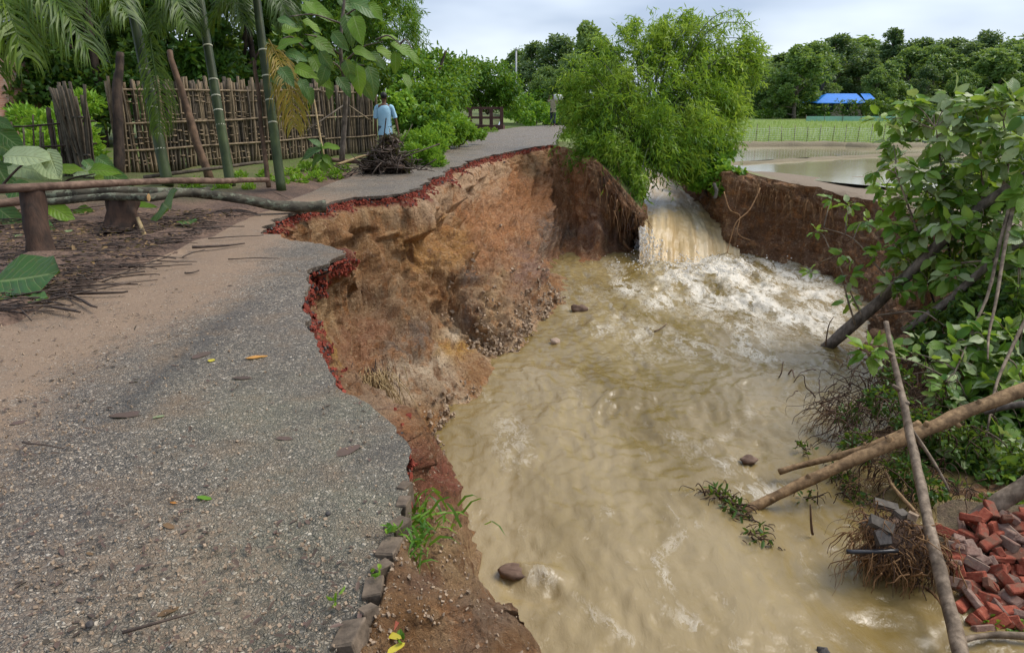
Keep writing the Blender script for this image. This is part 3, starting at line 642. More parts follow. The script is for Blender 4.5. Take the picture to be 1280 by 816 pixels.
road = sheet('road', roadpoly, rp, road_z, M['asphalt'], {'dirt': a_dirt, 'tar': a_tar, 'moss': a_moss}, 'broken bitumen village road with pale stones showing', thick=.05)

# ground left of the gully
gpoly = np.concatenate([PW - [0, 0, .02], [(-1, 38.0, -.4), (-1, 95, -.1), (-70, 95, 0), (-70, -10, 0)]])
gpoly[0, 1] = -10.05
def ground_z(v):
    x, y = v[:, 0], v[:, 1]
    off = sstep(-3.1, -3.9, x) * sstep(16, 12, y) + sstep(12, 16, y) * sstep(-.2, -1.2, x - np.interp(y, [12, 25.6, 36, 95], [-3.5, -2.4, -.7, 4]))
    z = -.11 + off * (.15 + .06 * fbm(v * 1.3, 4, 90) + .03 * fbm(v * 5, 3, 91))
    z = z - .5 * sstep(2.2, 4.5, x) * sstep(14, 20, y)
    return z
def g_green(V):
    x, y = V[:, 0], V[:, 1]
    return np.clip(sstep(-4.3, -5.2, x) * sstep(10.5, 13, y) * .75 + sstep(16, 20, y) * .9 + sstep(-8, -10, x), 0, 1) * .8
gp = np.concatenate([screen_pts(-150, 560, 160, 440, 9), world_pts(-69, -1, -9, 94, 3.0)])
ground = sheet('ground', gpoly, gp, ground_z, M['ground'], {'green': g_green}, 'muddy reddish verge and yard ground left of the road')

# fields right of the gully
fpoly = np.concatenate([PR - [0, 0, .01], [(70, -10, -1.0), (70, 95, -.8), (-1, 95, -.6), (-1, 38.0, -.45)]])
fpoly[0] = (5.4, 38.0, -.72); 
def field_z(v):
    x, y = v[:, 0], v[:, 1]
    z = -.90 + .03 * fbm(v * .8, 3, 61)
    z = z + .10 * np.exp(-((y - 22.6 - .12 * (x - 8)) / 1.2) ** 2) * sstep(24, 8, x)
    return z + .2 * sstep(34, 20, y) * sstep(10, 6.5, x)
def f_green(V):
    return np.clip(sstep(38.5, 41, V[:, 1]) + .8 * sstep(7.8, 6.9, V[:, 0]) * sstep(28, 24, V[:, 1]), 0, 1)
fpts = np.concatenate([screen_pts(880, 1400, 130, 330, 8, -.85), world_pts(-1, 70, -9, 94, 2.5)])
field = sheet('field', fpoly, fpts, field_z, M['field'], {'green': f_green}, 'flooded rice fields with earth bunds')
g = G(); o_ = [(-4000, -2000), (4000, -2000), (4000, 5000), (-4000, 5000)]; i_ = [(-68, -8), (68, -8), (68, 93), (-68, 93)]
g.add([(x, y, -1.1) for x, y in o_] + [(x, y, -1.05) for x, y in i_], np.array([[0, 1, 5, 4], [1, 2, 6, 5], [2, 3, 7, 6], [3, 0, 4, 7]]))
tag(g.build('outer_ground', M['ground'], None, (0, 0, 0), True, {'green': np.ones(8)}), 'distant flat ground running to the horizon', kind='structure')

def strip(name, L, wd, h, mat, label, z0):    # an earth bund: a rounded ridge along a line
    P = spline(np.array(L), 60); P = wob(P, .12, .8, 5)
    T = unit(np.gradient(P, axis=0)); S = np.stack([T[:, 1], -T[:, 0], 0 * T[:, 0]], -1)
    rows = []
    for a, b in ((-1, 0), (-.7, .7), (-.25, 1), (.25, 1), (.7, .7), (1, 0)):
        w = P + S * a * wd; w[:, 2] = z0 - .15 + (h + .15) * b + .03 * fbm(w * 2.5, 3, 6) * (b > 0); rows.append(w)
    V = np.stack(rows, 1); n = len(P); i = np.arange(n - 1)[:, None] * 6 + np.arange(5)
    g = G(); g.add(V.reshape(-1, 3), np.stack([i, i + 6, i + 7, i + 1], -1).reshape(-1, 4))
    return tag(g.build(name, mat, None, (0, 0, 0), True, {'green': np.full(n * 6, .12)}), label, kind='structure')
ZF = -.80
def paddy(name, px, label):
    V = np.array([W(a, b, ZF) for a, b in px]); g = G(); g.add(V, np.array([list(range(len(px)))]))
    return tag(g.build(name, M['paddy'], None, (0, 0, 0)), label, kind='structure')
paddy('paddy_water', [(860, 206), (905, 203), (1010, 197), (1120, 192.5), (1500, 180), (1500, 176), (1110, 183), (880, 184)], 'still muddy water in the far paddy')
paddy('paddy_water', [(915, 207), (950, 219), (1020, 226), (1130, 236), (1600, 262), (1700, 200), (1120, 195.5), (1010, 200.5)], 'still muddy water in the near paddy')
strip('earth_bund', [W(850, 209, ZF), W(940, 204, ZF), W(1020, 199.5, ZF), W(1115, 194.5, ZF), W(1500, 178, ZF)], .38, .07, M['field'], 'low mud bund between the two paddies', ZF)
strip('earth_bund', [W(850, 184, ZF), W(960, 182, ZF), W(1050, 182.5, ZF), W(1130, 184, ZF), W(1500, 178, ZF)], .5, .2, M['field'], 'brown bund along the near edge of the rice field', ZF)

# rice blades in the fenced field: nobody could count them
n = 26000
q = np.stack([rng.uniform(4, 60, n), 39.5 + 42 * rng.uniform(0, 1, n) ** 1.6, np.full(n, -.87)], 1); qx, qy, _ = proj(q); q = q[(qx > 880) & (qx < 1330)]
g = G(); V, Fc, kk = leafs(q, rnd(len(q)) * .35 + [0, 0, 1], rng.uniform(.18, .42, len(q)), .035); g.add(V, Fc, np.repeat(rng.uniform(0, 1, len(q)), kk))
tag(g.build('rice', M['rice'], None, (0, 0, 0)), 'pale green young rice growing in the netted field', 'rice', kind='stuff')

# ------------------------------------------------------------------ the flood water
WZ = -2.9
xs = np.concatenate([np.linspace(-6, -1.6, 12), np.arange(-1.5, 9.8, .045), np.linspace(9.9, 12, 6)])
ys = np.concatenate([np.linspace(-12, 3.6, 14), np.arange(3.7, 22.4, .05), np.linspace(22.6, 40, 20)])
X, Y = np.meshgrid(xs, ys); P2 = np.stack([X, Y], -1)
FB = W(858, 327, WZ); d_f = np.hypot((X - FB[0]) * .8, Y - FB[1])
PX, PY, _ = proj(np.stack([X, Y, np.full(X.shape, WZ)], -1))
def blob(cx, cy, rx, ry, ang=0):
    c, s = math.cos(R(ang)), math.sin(R(ang)); a = (PX - cx) * c + (PY - cy) * s; b = -(PX - cx) * s + (PY - cy) * c
    return np.exp(-(a / rx) ** 2 - (b / ry) ** 2)
ok = (PY > 200) & (Y > 1)
foam = 1.15 * blob(890, 338, 115, 20) + 1.0 * blob(960, 362, 115, 34) + .75 * blob(1010, 400, 70, 45) + .6 * blob(890, 410, 130, 60) + .55 * blob(780, 362, 60, 18) + .45 * blob(760, 400, 70, 35)
foam += 0.86 * blob(672, 722, 32, 12, 12) + 0.83 * blob(725, 752, 52, 9, 33) + 0.65 * blob(780, 795, 45, 8, 30) + 0.58 * blob(705, 765, 18, 18) + 0.61 * blob(880, 650, 75, 9, -38) + 0.65 * blob(960, 612, 45, 11, -15) + 0.50 * blob(940, 520, 95, 11, -30) + 0.50 * blob(830, 720, 24, 8, 60) + 0.47 * blob(880, 790, 60, 9, 28) + 0.43 * blob(1000, 470, 65, 20, 10) + 0.40 * blob(820, 560, 60, 12, -30) + 0.43 * blob(930, 580, 36, 14) + 0.32 * blob(700, 500, 60, 32) + 0.32 * blob(640, 560, 40, 60) + 0.29 * blob(760, 640, 60, 14, -35) + .30
foam = np.where(ok, foam, 0) * .74 * np.clip(.85 + .5 * fbm(np.stack([X * 1.1, Y * .55], -1) * 1.6, 4, 77), .4, 1.3)
turb = np.clip(.25 + 1.0 * np.exp(-(d_f / 3.2) ** 2) + .35 * blob(960, 430, 120, 120) + .35 * blob(690, 735, 60, 30) + .35 * blob(760, 510, 120, 60), 0, 1.6)
flow = np.stack([X * 1.25 + .5 * fbm(P2 * .5, 2, 1), Y * .62], -1)
h = turb * (.10 * fbm(flow * .9, 3, 2) + .030 * (1 - 2 * np.abs(fbm(flow * 3.6, 4, 12)))) + 0.022 * (1 - 2 * np.abs(fbm(flow * 1.9 + 3, 2, 14))) * np.clip(.5 + fbm(P2 * .35, 2, 19), .15, 1) + .012 * (1 - 2 * np.abs(fbm(flow * 5.5, 3, 24))) + .004 * fbm(P2 * 9, 2, 15)
h += .10 * blob(672, 718, 34, 9, 12) - .06 * blob(660, 742, 40, 10, 12) + .10 * np.exp(-((d_f - .6) / .9) ** 2) + turb * .02 * fbm(P2 * 16, 2, 18)
nx = len(xs); a = np.arange(len(ys) - 1)[:, None] * nx + np.arange(nx - 1)
g = G(); g.add(np.stack([X, Y, WZ + h], -1).reshape(-1, 3), np.stack([a, a + 1, a + nx + 1, a + nx], -1).reshape(-1, 4), (h * 6).ravel())
water = tag(g.build('flood_water', M['water'], None, (0, 0, 0), True, {'foam': foam.ravel()}), 'churning muddy brown flood water filling the gully', kind='structure')

# upstream water and the fall
FC = [[(4.7, 33, -1.25), D(806, 238, 25.5), D(800, 258, 22.6), D(797, 280, 21.1), D(799, 306, 20.4), W(798, 345, -3.1)],
      [(5.0, 33, -1.25), D(822, 236, 26), D(822, 255, 22.9), D(820, 276, 21.4), D(818, 305, 20.6), W(818, 344, -3.1)],
      [(5.4, 33, -1.25), D(840, 237, 26.5), D(842, 253, 23.4), D(850, 275, 22.0), D(852, 305, 20.9), W(852, 342, -3.1)],
      [(5.8, 33, -1.25), D(850, 238, 27), D(862, 255, 23.8), D(878, 276, 22.4), D(886, 302, 21.4), W(890, 338, -3.1)],
      [(6.3, 33, -1.25), D(860, 240, 27.3), D(888, 253, 24.0), D(910, 273, 22.8), D(918, 300, 21.8), W(922, 334, -3.1)],
      [(6.9, 33, -1.25), D(866, 243, 27.5), D(884, 262, 24.4), D(906, 282, 23.0), D(918, 305, 22.2), W(924, 334, -3.1)]]
FC = np.array(FC); nu, nv = 110, 150
A = np.stack([spline(FC[:, j], nu) for j in range(6)], 1); V = np.stack([spline(A[i], nv) for i in range(nu)], 0)
uu = np.linspace(0, 1, nu)[:, None] * np.ones(nv); vv = np.ones((nu, 1)) * np.linspace(0, 1, nv)
N = unit(np.cross(np.gradient(V, axis=0), np.gradient(V, axis=1))); N *= np.sign(N[..., 1:2] * -1 + 1e-6)
q = np.stack([uu * 16, vv * 1.6], -1); q2 = np.stack([uu * 45, vv * 5], -1)
V = V + N * ((.09 * fbm(q, 3, 3) + .02 * fbm(q2, 3, 4)) * sstep(.42, .75, vv) + .03 * fbm(V * 3, 3, 5) * sstep(.2, .4, vv))[..., None]
a = np.arange(nu - 1)[:, None] * nv + np.arange(nv - 1)
g = G(); g.add(V.reshape(-1, 3), np.stack([a, a + nv, a + nv + 1, a + 1], -1).reshape(-1, 4))
ffo = .35 * sstep(.12, 0, uu) + .6 * sstep(.9, 1.0, vv) + .25 * sstep(.8, 1, uu) - .1 + .2 * (fbm(np.stack([uu * 22, vv * 1.5], -1), 3, 9) > .25) + .30 * sstep(.52, .30, vv)
tag(g.build('waterfall', M['fall'], None, (0, 0, 0), True, {'uu': uu.ravel(), 'vv': vv.ravel(), 'foam': ffo.ravel()}), 'brown waterfall pouring over the broken lip', kind='structure')
# drops thrown off the fall's left edge and spray at its foot
froth = m_plain('froth', (.80, .77, .70), (.88, .86, .82), 8, .6, .2)
g = G()
for i in range(520):
    py = rng.uniform(284, 338); px = 799 + abs(rng.normal(0, 6 + (py - 284) * .22)); c = D(px, py, rng.uniform(19.9, 20.5))
    V, Fq = lump(c, rng.uniform(.007, .026), i, (1, 1, rng.uniform(1, 2.6)), 5, 4); g.add(V, Fq)
for i in range(500):
    px, py = rng.normal(865, 45), rng.normal(334, 7); c = W(px, py, WZ + .05) + [0, 0, abs(rng.normal(0, .12))]
    V, Fq = lump(c, rng.uniform(.008, .028), i, (1, 1, .8), 5, 4); g.add(V, Fq)
tag(g.build('water_spray', froth, None, (0, 0, 0)), 'white drops flung off the edge of the waterfall', 'spray', kind='stuff')

# ------------------------------------------------------------------ red brick ballast below the bitumen, rubble at the cliff foot
def chunks(pts, smin, smax, g, flat=.7):
    for p in pts:
        s = smin + (smax - smin) * rng.random() ** 2
        e = rng.uniform(-3.1, 3.1, 3); Mx = np.array(Matrix.Rotation(e[0], 3, 'X') @ Matrix.Rotation(e[1], 3, 'Y') @ Matrix.Rotation(e[2], 3, 'Z'))
        V, Fq = box((0, 0, 0), (s, s * rng.uniform(.6, 1), s * rng.uniform(.4, flat)))
        V = (V * (1 + rng.uniform(-.25, .25, V.shape))) @ Mx.T + p; g.add(V, Fq)
g = G(); g2 = G(); nS = len(SL)
dep = dep_of(SL)
for i in range(1, nS):
    if 6.5 < SL[i] < 29.5:
        zc = max(3, proj(PL[i])[2]); L = np.linalg.norm(PL[i] - PL[i - 1]); cnt = L * dep[i] / (.022 + .0011 * zc) ** 2 * 2.2
        if 7 < SL[i] < 10: cnt *= .35
        for _ in range(int(cnt + rng.random())):
            z = -.055 - dep[i] * rng.random() ** 1.15 * (1 + .35 * noise(PL[i][None] * 3, 4)[0]); a_ = lv(i); j = min(len(a_) - 1, np.searchsorted(-np.minimum.accumulate(a_[:, 2]), -z)); t = 1
            p = a_[j] + (PL[i - 1] - PL[i]) * rng.random(); p[2] = z
            chunks([p], .010 + .0005 * zc, .028 + .0014 * zc, g2 if rng.random() < .12 else g)
tag(g.build('brick_ballast', M['chip'], None, (0, 0, 0), False), 'red broken brick ballast exposed under the bitumen edge', 'ballast', kind='stuff')
tag(g2.build('dark_ballast', M['chipdark'], None, (0, 0, 0), False), 'dark stones mixed in the ballast under the bitumen edge', 'ballast', kind='stuff')
g = G(); pts = []
mt = (SL > 23) & (SL < 27.6)
idx = np.where(mt)[0]
for _ in range(2000):
    i = rng.choice(idx); a_ = lv(i); j = np.argmin(np.abs(a_[:, 2] - (WZ + .02 + rng.exponential(.22)))); pts.append(a_[j] + rng.normal(0, .05, 3))
idx = np.where((SL > 18) & (SL < 21))[0]
for _ in range(260):
    i = rng.choice(idx); a_ = lv(i); j = np.argmin(np.abs(a_[:, 2] - (WZ + .02 + rng.exponential(.07)))); pts.append(a_[j] + rng.normal(0, .04, 3))
idx = np.where((SL > 2.6) & (SL < 7.5))[0]
for _ in range(900):
    i = rng.choice(idx); j = rng.integers(6, 55); pts.append(lv(i)[j] + [0, 0, .004])
far_ = [p for p in pts if p[1] > 7]; nr_ = [p for p in pts if p[1] <= 7]
chunks(far_, .014, .08, g, .8); chunks(nr_, .003, .014, g, .8)
tag(g.build('rubble', M['gravel'], None, (0, 0, 0), False), 'loose stones and clods strewn along the foot of the cliff', 'rubble', kind='stuff')

g = G(); pts = []
cand = np.array([W(rng.uniform(-20, 520), 300 + 530 * rng.random() ** .8, .003) for _ in range(5200)])
for c in cand[inside(cand[:, :2], roadpoly[:, :2])]:
    if rng.random() < .25 + .75 * (c[0] < -2) + .3 * (c[1] < 2.6): pts.append(c)
chunks(pts, .003, .013, g, .8)
tag(g.build('road_grit', M['gravel'], None, (0, 0, 0), False), 'loose grit and small stones scattered over the road', 'grit', kind='stuff')
g = G(); P = np.array([p for p in pts if rng.random() < .22]) + [0, 0, .002]; P[:, :2] += rng.normal(0, .05, (len(P), 2))
V, Fc, kk = leafs(P, rnd(len(P)) * [1, 1, .1], rng.uniform(.012, .05, len(P)), rng.uniform(.006, .02, len(P)), .1, True, np.tile([0, 0, 1.0], (len(P), 1)) + rng.normal(0, .15, (len(P), 3))); g.add(V, Fc, np.repeat(rng.random(len(P)), kk))
tag(g.build('road_litter', M['leafpurple'], None, (0, 0, 0)), 'dark leaf scraps and bark bits scattered over the road', 'litter', kind='stuff')
# ------------------------------------------------------------------ foliage builders
def blob_leaves(g, c, r, n, L, Wd, droop=.4, out=.6, broad=False, var=(.2, .9), shell=.55, flat=(1, 1, 1), seed=0):
    """n leaves in a ragged puff round c; var rises towards the outside and top"""
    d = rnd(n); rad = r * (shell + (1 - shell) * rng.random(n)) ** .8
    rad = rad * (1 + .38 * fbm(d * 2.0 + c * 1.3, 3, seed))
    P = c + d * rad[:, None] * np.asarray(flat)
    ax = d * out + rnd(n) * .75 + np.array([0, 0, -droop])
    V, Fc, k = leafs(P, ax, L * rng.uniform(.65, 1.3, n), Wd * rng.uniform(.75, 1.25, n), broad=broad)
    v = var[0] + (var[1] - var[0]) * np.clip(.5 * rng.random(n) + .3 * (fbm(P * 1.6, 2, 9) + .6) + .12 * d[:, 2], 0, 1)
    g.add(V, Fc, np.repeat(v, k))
def limb(g, a, b, r0, r1, sag=.1, seed=0, seg=6):
    a, b = np.asarray(a), np.asarray(b); m = (a + b) / 2 + [0, 0, sag]
    P = wob(spline([a, m, b], 9), .04 * np.linalg.norm(b - a), 1.3, seed); P[0] = a
    V, Fq = tube(P, np.linspace(r0, r1, 9), seg, .15, seed); g.add(V, Fq)

def crown_tree(name, base, h, r, label, cat, mat, bark, L=.28, Wd=.15, nclump=26, nleaf=260, group=None, tall=1.0, var=(.15, .95), low=.35, seed=0, broad=True, droop=.35, trunk_r=None, shape='round'):
    base = np.asarray(base, float); t = empty(name, base, label, cat, group)
    g = G(); tr = trunk_r or .028 * h; top = base + [rng.normal(0, .05) * h, rng.normal(0, .03) * h, h * .72]
    V, Fq = tube(wob(spline([base - [0, 0, .3], base + (top - base) * .5 + rng.normal(0, .02 * h, 3), top], 12), .05, 1, seed), np.linspace(tr, tr * .35, 12), 8, .12, seed); g.add(V, Fq)
    cr = G()
    for i in range(nclump):
        u = rng.random(); zz = low + (1 - low) * (i + u) / nclump
        w = {'round': math.sin(math.pi * min(1, .12 + .88 * (zz - low) / (1 - low)) ** .85) ** .6, 'cone': (1.05 - (zz - low) / (1 - low)) ** .8, 'dome': (1 - ((zz - low) / (1 - low)) ** 2.2) ** .5 + .1}[shape]
        a = rng.uniform(0, 2 * math.pi); q = r * w * math.sqrt(rng.uniform(.15, 1))
        c = base + np.array([math.cos(a) * q, math.sin(a) * q, zz * h * tall])
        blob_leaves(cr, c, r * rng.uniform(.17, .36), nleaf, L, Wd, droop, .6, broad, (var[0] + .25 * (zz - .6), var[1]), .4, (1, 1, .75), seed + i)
        if i % 3 == 0: limb(g, base + (top - base) * min(.95, zz * .9), c, tr * .35, tr * .1, .1, seed + i)
    g.build('trunk', bark, t); cr.build('crown', mat, t)
    return t
def copy_tree(o, loc, rz, s, label=None, group=None, sz=None):
    c = o.copy(); C.objects.link(c); c.location = tuple(loc); c.rotation_euler = (0, 0, rz); c.scale = (s, s, sz or s)
    if label: c['label'] = label
    if group: c['group'] = group
    for ch in o.children:
        d = ch.copy(); C.objects.link(d); d.parent = c
    return c
def base_at(px, d, z):                     # a standing place d metres out in the direction of px
    return np.array([(px - 640) / F * (d * cp - (z - CAMZ) * sp), d, z])

# ------------------------------------------------------------------ the far treeline beyond the rice field
FAR_G = 'trees of the far treeline behind the rice field'
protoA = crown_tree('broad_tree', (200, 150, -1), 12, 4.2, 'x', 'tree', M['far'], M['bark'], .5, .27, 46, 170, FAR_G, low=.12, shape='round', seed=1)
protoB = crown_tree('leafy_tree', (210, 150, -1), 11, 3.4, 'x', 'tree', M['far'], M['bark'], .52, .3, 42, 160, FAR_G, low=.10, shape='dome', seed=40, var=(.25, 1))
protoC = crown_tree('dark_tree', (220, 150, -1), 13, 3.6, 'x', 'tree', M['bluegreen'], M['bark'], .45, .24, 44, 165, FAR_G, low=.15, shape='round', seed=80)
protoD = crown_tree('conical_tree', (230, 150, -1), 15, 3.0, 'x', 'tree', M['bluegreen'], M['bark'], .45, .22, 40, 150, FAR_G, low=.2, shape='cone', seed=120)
LBL = {'A': 'broad mid green tree in the far treeline behind the rice field', 'B': 'leafy yellowish green tree with flowering top in the far treeline',
       'C': 'dark bluish green tree in the far treeline behind the rice field', 'D': 'tallest narrow dark tree pointing above the far treeline'}
PR_ = {'A': protoA, 'B': protoB, 'C': protoC, 'D': protoD}; H_ = {k: max(v[2] for v in [c for c in t.children if c.name.startswith('crown')][0].bound_box) for k, t in PR_.items()}; used_ = set()
def far_tree(kind, px, ytop, d, label=None, wide=1.0):
    zt = D(px, ytop, d / cp)[2]; s = (zt + 1.0) / H_[kind]; wide = wide * 1.4; loc = base_at(px, d, -1.0); lb = label or LBL[kind]
    if kind in used_:
        o = copy_tree(PR_[kind], loc, rng.uniform(0, 6.3), s * wide, lb, FAR_G, s)
    else:
        used_.add(kind); o = PR_[kind]; o.location = tuple(loc); o.scale = (s * wide, s * wide, s); o['label'] = lb
    if label and 'group' in o: del o['group']
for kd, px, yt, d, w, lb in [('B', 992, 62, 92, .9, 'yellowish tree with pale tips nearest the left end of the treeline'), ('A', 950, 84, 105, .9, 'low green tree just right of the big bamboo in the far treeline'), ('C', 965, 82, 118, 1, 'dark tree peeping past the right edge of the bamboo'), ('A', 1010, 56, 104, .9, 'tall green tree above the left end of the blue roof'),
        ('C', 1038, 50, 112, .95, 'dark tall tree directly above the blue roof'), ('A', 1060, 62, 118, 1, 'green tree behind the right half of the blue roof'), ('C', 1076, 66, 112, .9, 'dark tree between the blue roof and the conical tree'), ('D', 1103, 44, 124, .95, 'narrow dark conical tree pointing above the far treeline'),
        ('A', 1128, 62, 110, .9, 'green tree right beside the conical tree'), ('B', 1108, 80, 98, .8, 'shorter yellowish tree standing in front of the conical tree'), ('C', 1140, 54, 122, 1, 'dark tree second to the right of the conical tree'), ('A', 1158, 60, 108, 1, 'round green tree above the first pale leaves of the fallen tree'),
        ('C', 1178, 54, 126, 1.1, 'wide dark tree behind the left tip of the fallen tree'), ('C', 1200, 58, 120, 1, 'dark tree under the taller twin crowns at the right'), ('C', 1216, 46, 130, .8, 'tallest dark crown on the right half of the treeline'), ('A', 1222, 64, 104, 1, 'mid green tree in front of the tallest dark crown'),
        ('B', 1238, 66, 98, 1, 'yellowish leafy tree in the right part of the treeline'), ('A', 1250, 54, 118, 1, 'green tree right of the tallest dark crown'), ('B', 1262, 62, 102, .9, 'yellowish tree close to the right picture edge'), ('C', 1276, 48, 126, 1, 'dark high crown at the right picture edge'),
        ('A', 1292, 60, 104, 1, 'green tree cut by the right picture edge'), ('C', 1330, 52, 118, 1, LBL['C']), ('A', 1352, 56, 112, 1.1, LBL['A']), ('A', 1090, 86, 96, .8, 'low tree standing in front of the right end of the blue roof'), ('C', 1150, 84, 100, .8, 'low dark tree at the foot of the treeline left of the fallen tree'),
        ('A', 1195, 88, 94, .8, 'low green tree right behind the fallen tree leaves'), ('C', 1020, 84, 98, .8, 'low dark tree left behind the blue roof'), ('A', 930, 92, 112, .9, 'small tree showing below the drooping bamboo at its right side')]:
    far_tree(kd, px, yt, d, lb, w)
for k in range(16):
    far_tree('CA'[k % 2], 915 + k * 30, 58 + rng.uniform(-6, 10) + (14 if k < 3 else 0), 150, 'hazy crown filling the farthest row of the treeline' , 1.5); [o for o in C.objects if o.get('label') == 'hazy crown filling the farthest row of the treeline'][-1]['group'] = FAR_G  # no misty air here, the leaf colour carries the haze
# middle distance: trees beyond the end of the road
for kd, px, yt, d, w, lb in [('B', 733, 36, 66, .62, 'tall airy tree with pale tips just left of the big bamboo'), ('C', 695, 50, 70, .9, 'dark tree with twin tops beyond the road end'), ('C', 668, 58, 72, .8, 'grey green tree right of the utility pole'),
                             ('A', 648, 64, 76, .7, 'small dark tree behind the utility pole'), ('A', 716, 70, 60, .8, 'low bushy tree against the left edge of the bamboo'), ('A', 760, 76, 58, .9, 'green tree hidden behind the bamboo clump'), ('A', 682, 84, 64, .8, 'lower green tree in the gap above the road end')]:
    far_tree(kd, px, yt, d, lb, w)

def bush(name, blobs, n, L, Wd, label, cat, mat, droop=.3, broad=True, var=(.2, .95), group=None, kind=None, shell=.5, twigs=True, flat=(1, 1, .85)):
    """blobs: (px, py, zc, radius in px); one leafy plant with woody stems inside"""
    g = G(); s = G(); cs = []
    tot = sum(b[3] ** 2 for b in blobs)
    for i, (px, py, zc, rp) in enumerate(blobs):
        c = D(px, py, zc); r = rp * zc / F; cs.append((c, r))
        blob_leaves(g, c, r, max(30, int(n * rp ** 2 / tot)), L, Wd, droop, .6, broad, var, shell, flat, i)
    lo = min(c[2] - r for c, r in cs); b0 = np.mean([c for c, r in cs], 0); b0[2] = lo
    root = empty(name, b0, label, cat, group)
    g.build('foliage', mat, root)
    if twigs:
        for i, (c, r) in enumerate(cs): limb(s, b0 + rng.normal(0, .06, 3), c, .03, .01, .1, i, 5)
        s.build('stem', M['barkdark'], root)
    return root
# low scrub along the far edge of the rice field and by the road end
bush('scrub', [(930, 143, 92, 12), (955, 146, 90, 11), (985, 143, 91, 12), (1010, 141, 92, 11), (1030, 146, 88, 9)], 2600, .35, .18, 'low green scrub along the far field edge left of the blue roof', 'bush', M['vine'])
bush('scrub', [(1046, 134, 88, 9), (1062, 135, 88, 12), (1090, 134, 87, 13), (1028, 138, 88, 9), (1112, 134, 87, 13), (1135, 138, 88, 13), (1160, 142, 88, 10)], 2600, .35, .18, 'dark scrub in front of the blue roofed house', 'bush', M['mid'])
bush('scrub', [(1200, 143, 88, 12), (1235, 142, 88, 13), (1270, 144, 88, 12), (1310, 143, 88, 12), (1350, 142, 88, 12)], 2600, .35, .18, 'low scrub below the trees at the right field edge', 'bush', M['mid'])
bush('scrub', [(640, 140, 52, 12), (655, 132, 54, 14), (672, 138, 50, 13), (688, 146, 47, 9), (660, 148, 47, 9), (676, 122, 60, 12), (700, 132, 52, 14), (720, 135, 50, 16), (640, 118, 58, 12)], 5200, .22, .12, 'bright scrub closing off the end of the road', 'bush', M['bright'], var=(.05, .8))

# ------------------------------------------------------------------ bamboo
def bamboo(name, base, blobs, n, label, mat, L=.2, Wd=.026, group=None, culm_mat=None, tips=(), droop=.75, var=(.1, .95), every=1):
    root = empty(name, base, label, 'bamboo', group); g = G(); cu = G(); tot = sum(b[3] ** 1.6 for b in blobs)
    for i, bl in enumerate(blobs):
        px, py, zc, rp = bl[:4]; tint = bl[4] if len(bl) > 4 else 0  # tint shifts leaf colour: lighter tops, darker where the clump shades itself
        c = D(px, py, zc); r = rp * zc / F; m = int(n * rp ** 1.6 / tot)
        ns = max(4, m // 16)                                   # sprays of 16 leaves strung on drooping twigs
        d = rnd(ns); q = c + d * (r * (.25 + .75 * rng.random(ns)) * (1 + .35 * fbm(d * 2 + c, 2, i)))[:, None]
        tw = unit(unit(q - np.asarray(base) - [0, 0, 1.0]) * .5 + rnd(ns) * .7 + [0, 0, -.45])
        for k in range(16):
            P = q + tw * (.035 * k - .25) + rng.normal(0, .035, (ns, 3)) + np.array([0, 0, -.0014 * k * k])
            ax = tw * .6 + rnd(ns) * .8 + [0, 0, -droop]
            V, Fc, kk = leafs(P, ax, L * rng.uniform(.6, 1.25, ns), Wd * rng.uniform(.8, 1.3, ns), .12)
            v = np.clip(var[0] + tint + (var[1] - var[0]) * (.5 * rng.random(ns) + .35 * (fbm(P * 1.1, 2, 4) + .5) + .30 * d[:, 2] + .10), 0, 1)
            g.add(V, Fc, np.repeat(v, kk))
        if i % every == 0:
            a = np.asarray(base) + rng.normal(0, .22, 3) * [1, 1, 0]; mid = a + (c - a) * .55 + np.array([0, 0, .25 * np.linalg.norm((c - a)[:2]) + .3])
            P = spline([a, mid, c + (c - mid) * .25 - [0, 0, .1]], 14)
            V, Fq = tube(P, np.linspace(.028, .006, 14), 6); cu.add(V, Fq)
    for (px, py, zc) in tips:                                   # long bare culms arching out of the clump, leafy towards their tips
        e = D(px, py, zc); a = np.asarray(base) + rng.normal(0, .25, 3) * [1, 1, 0]; h_ = max(.5, .55 * np.linalg.norm((e - a)[:2]))
        P = spline([a, a + (e - a) * .45 + [0, 0, h_ * .8], a + (e - a) * .8 + [0, 0, h_ * .55], e], 40); V, Fq = tube(P, np.linspace(.024, .004, 40), 5); cu.add(V, Fq)
        m = 190; q = P[rng.integers(17, 40, m)] + rng.normal(0, .10, (m, 3)) - [0, 0, .06]
        V, Fc, kk = leafs(q, rnd(m) * .9 + [0, 0, -.6], L * rng.uniform(.6, 1.2, m), Wd * rng.uniform(.8, 1.2, m), .12); g.add(V, Fc, np.repeat(rng.uniform(.45, 1, m), kk))
    g.build('foliage', mat, root); cu.build('culm', culm_mat or M['culm'], root)
    return root
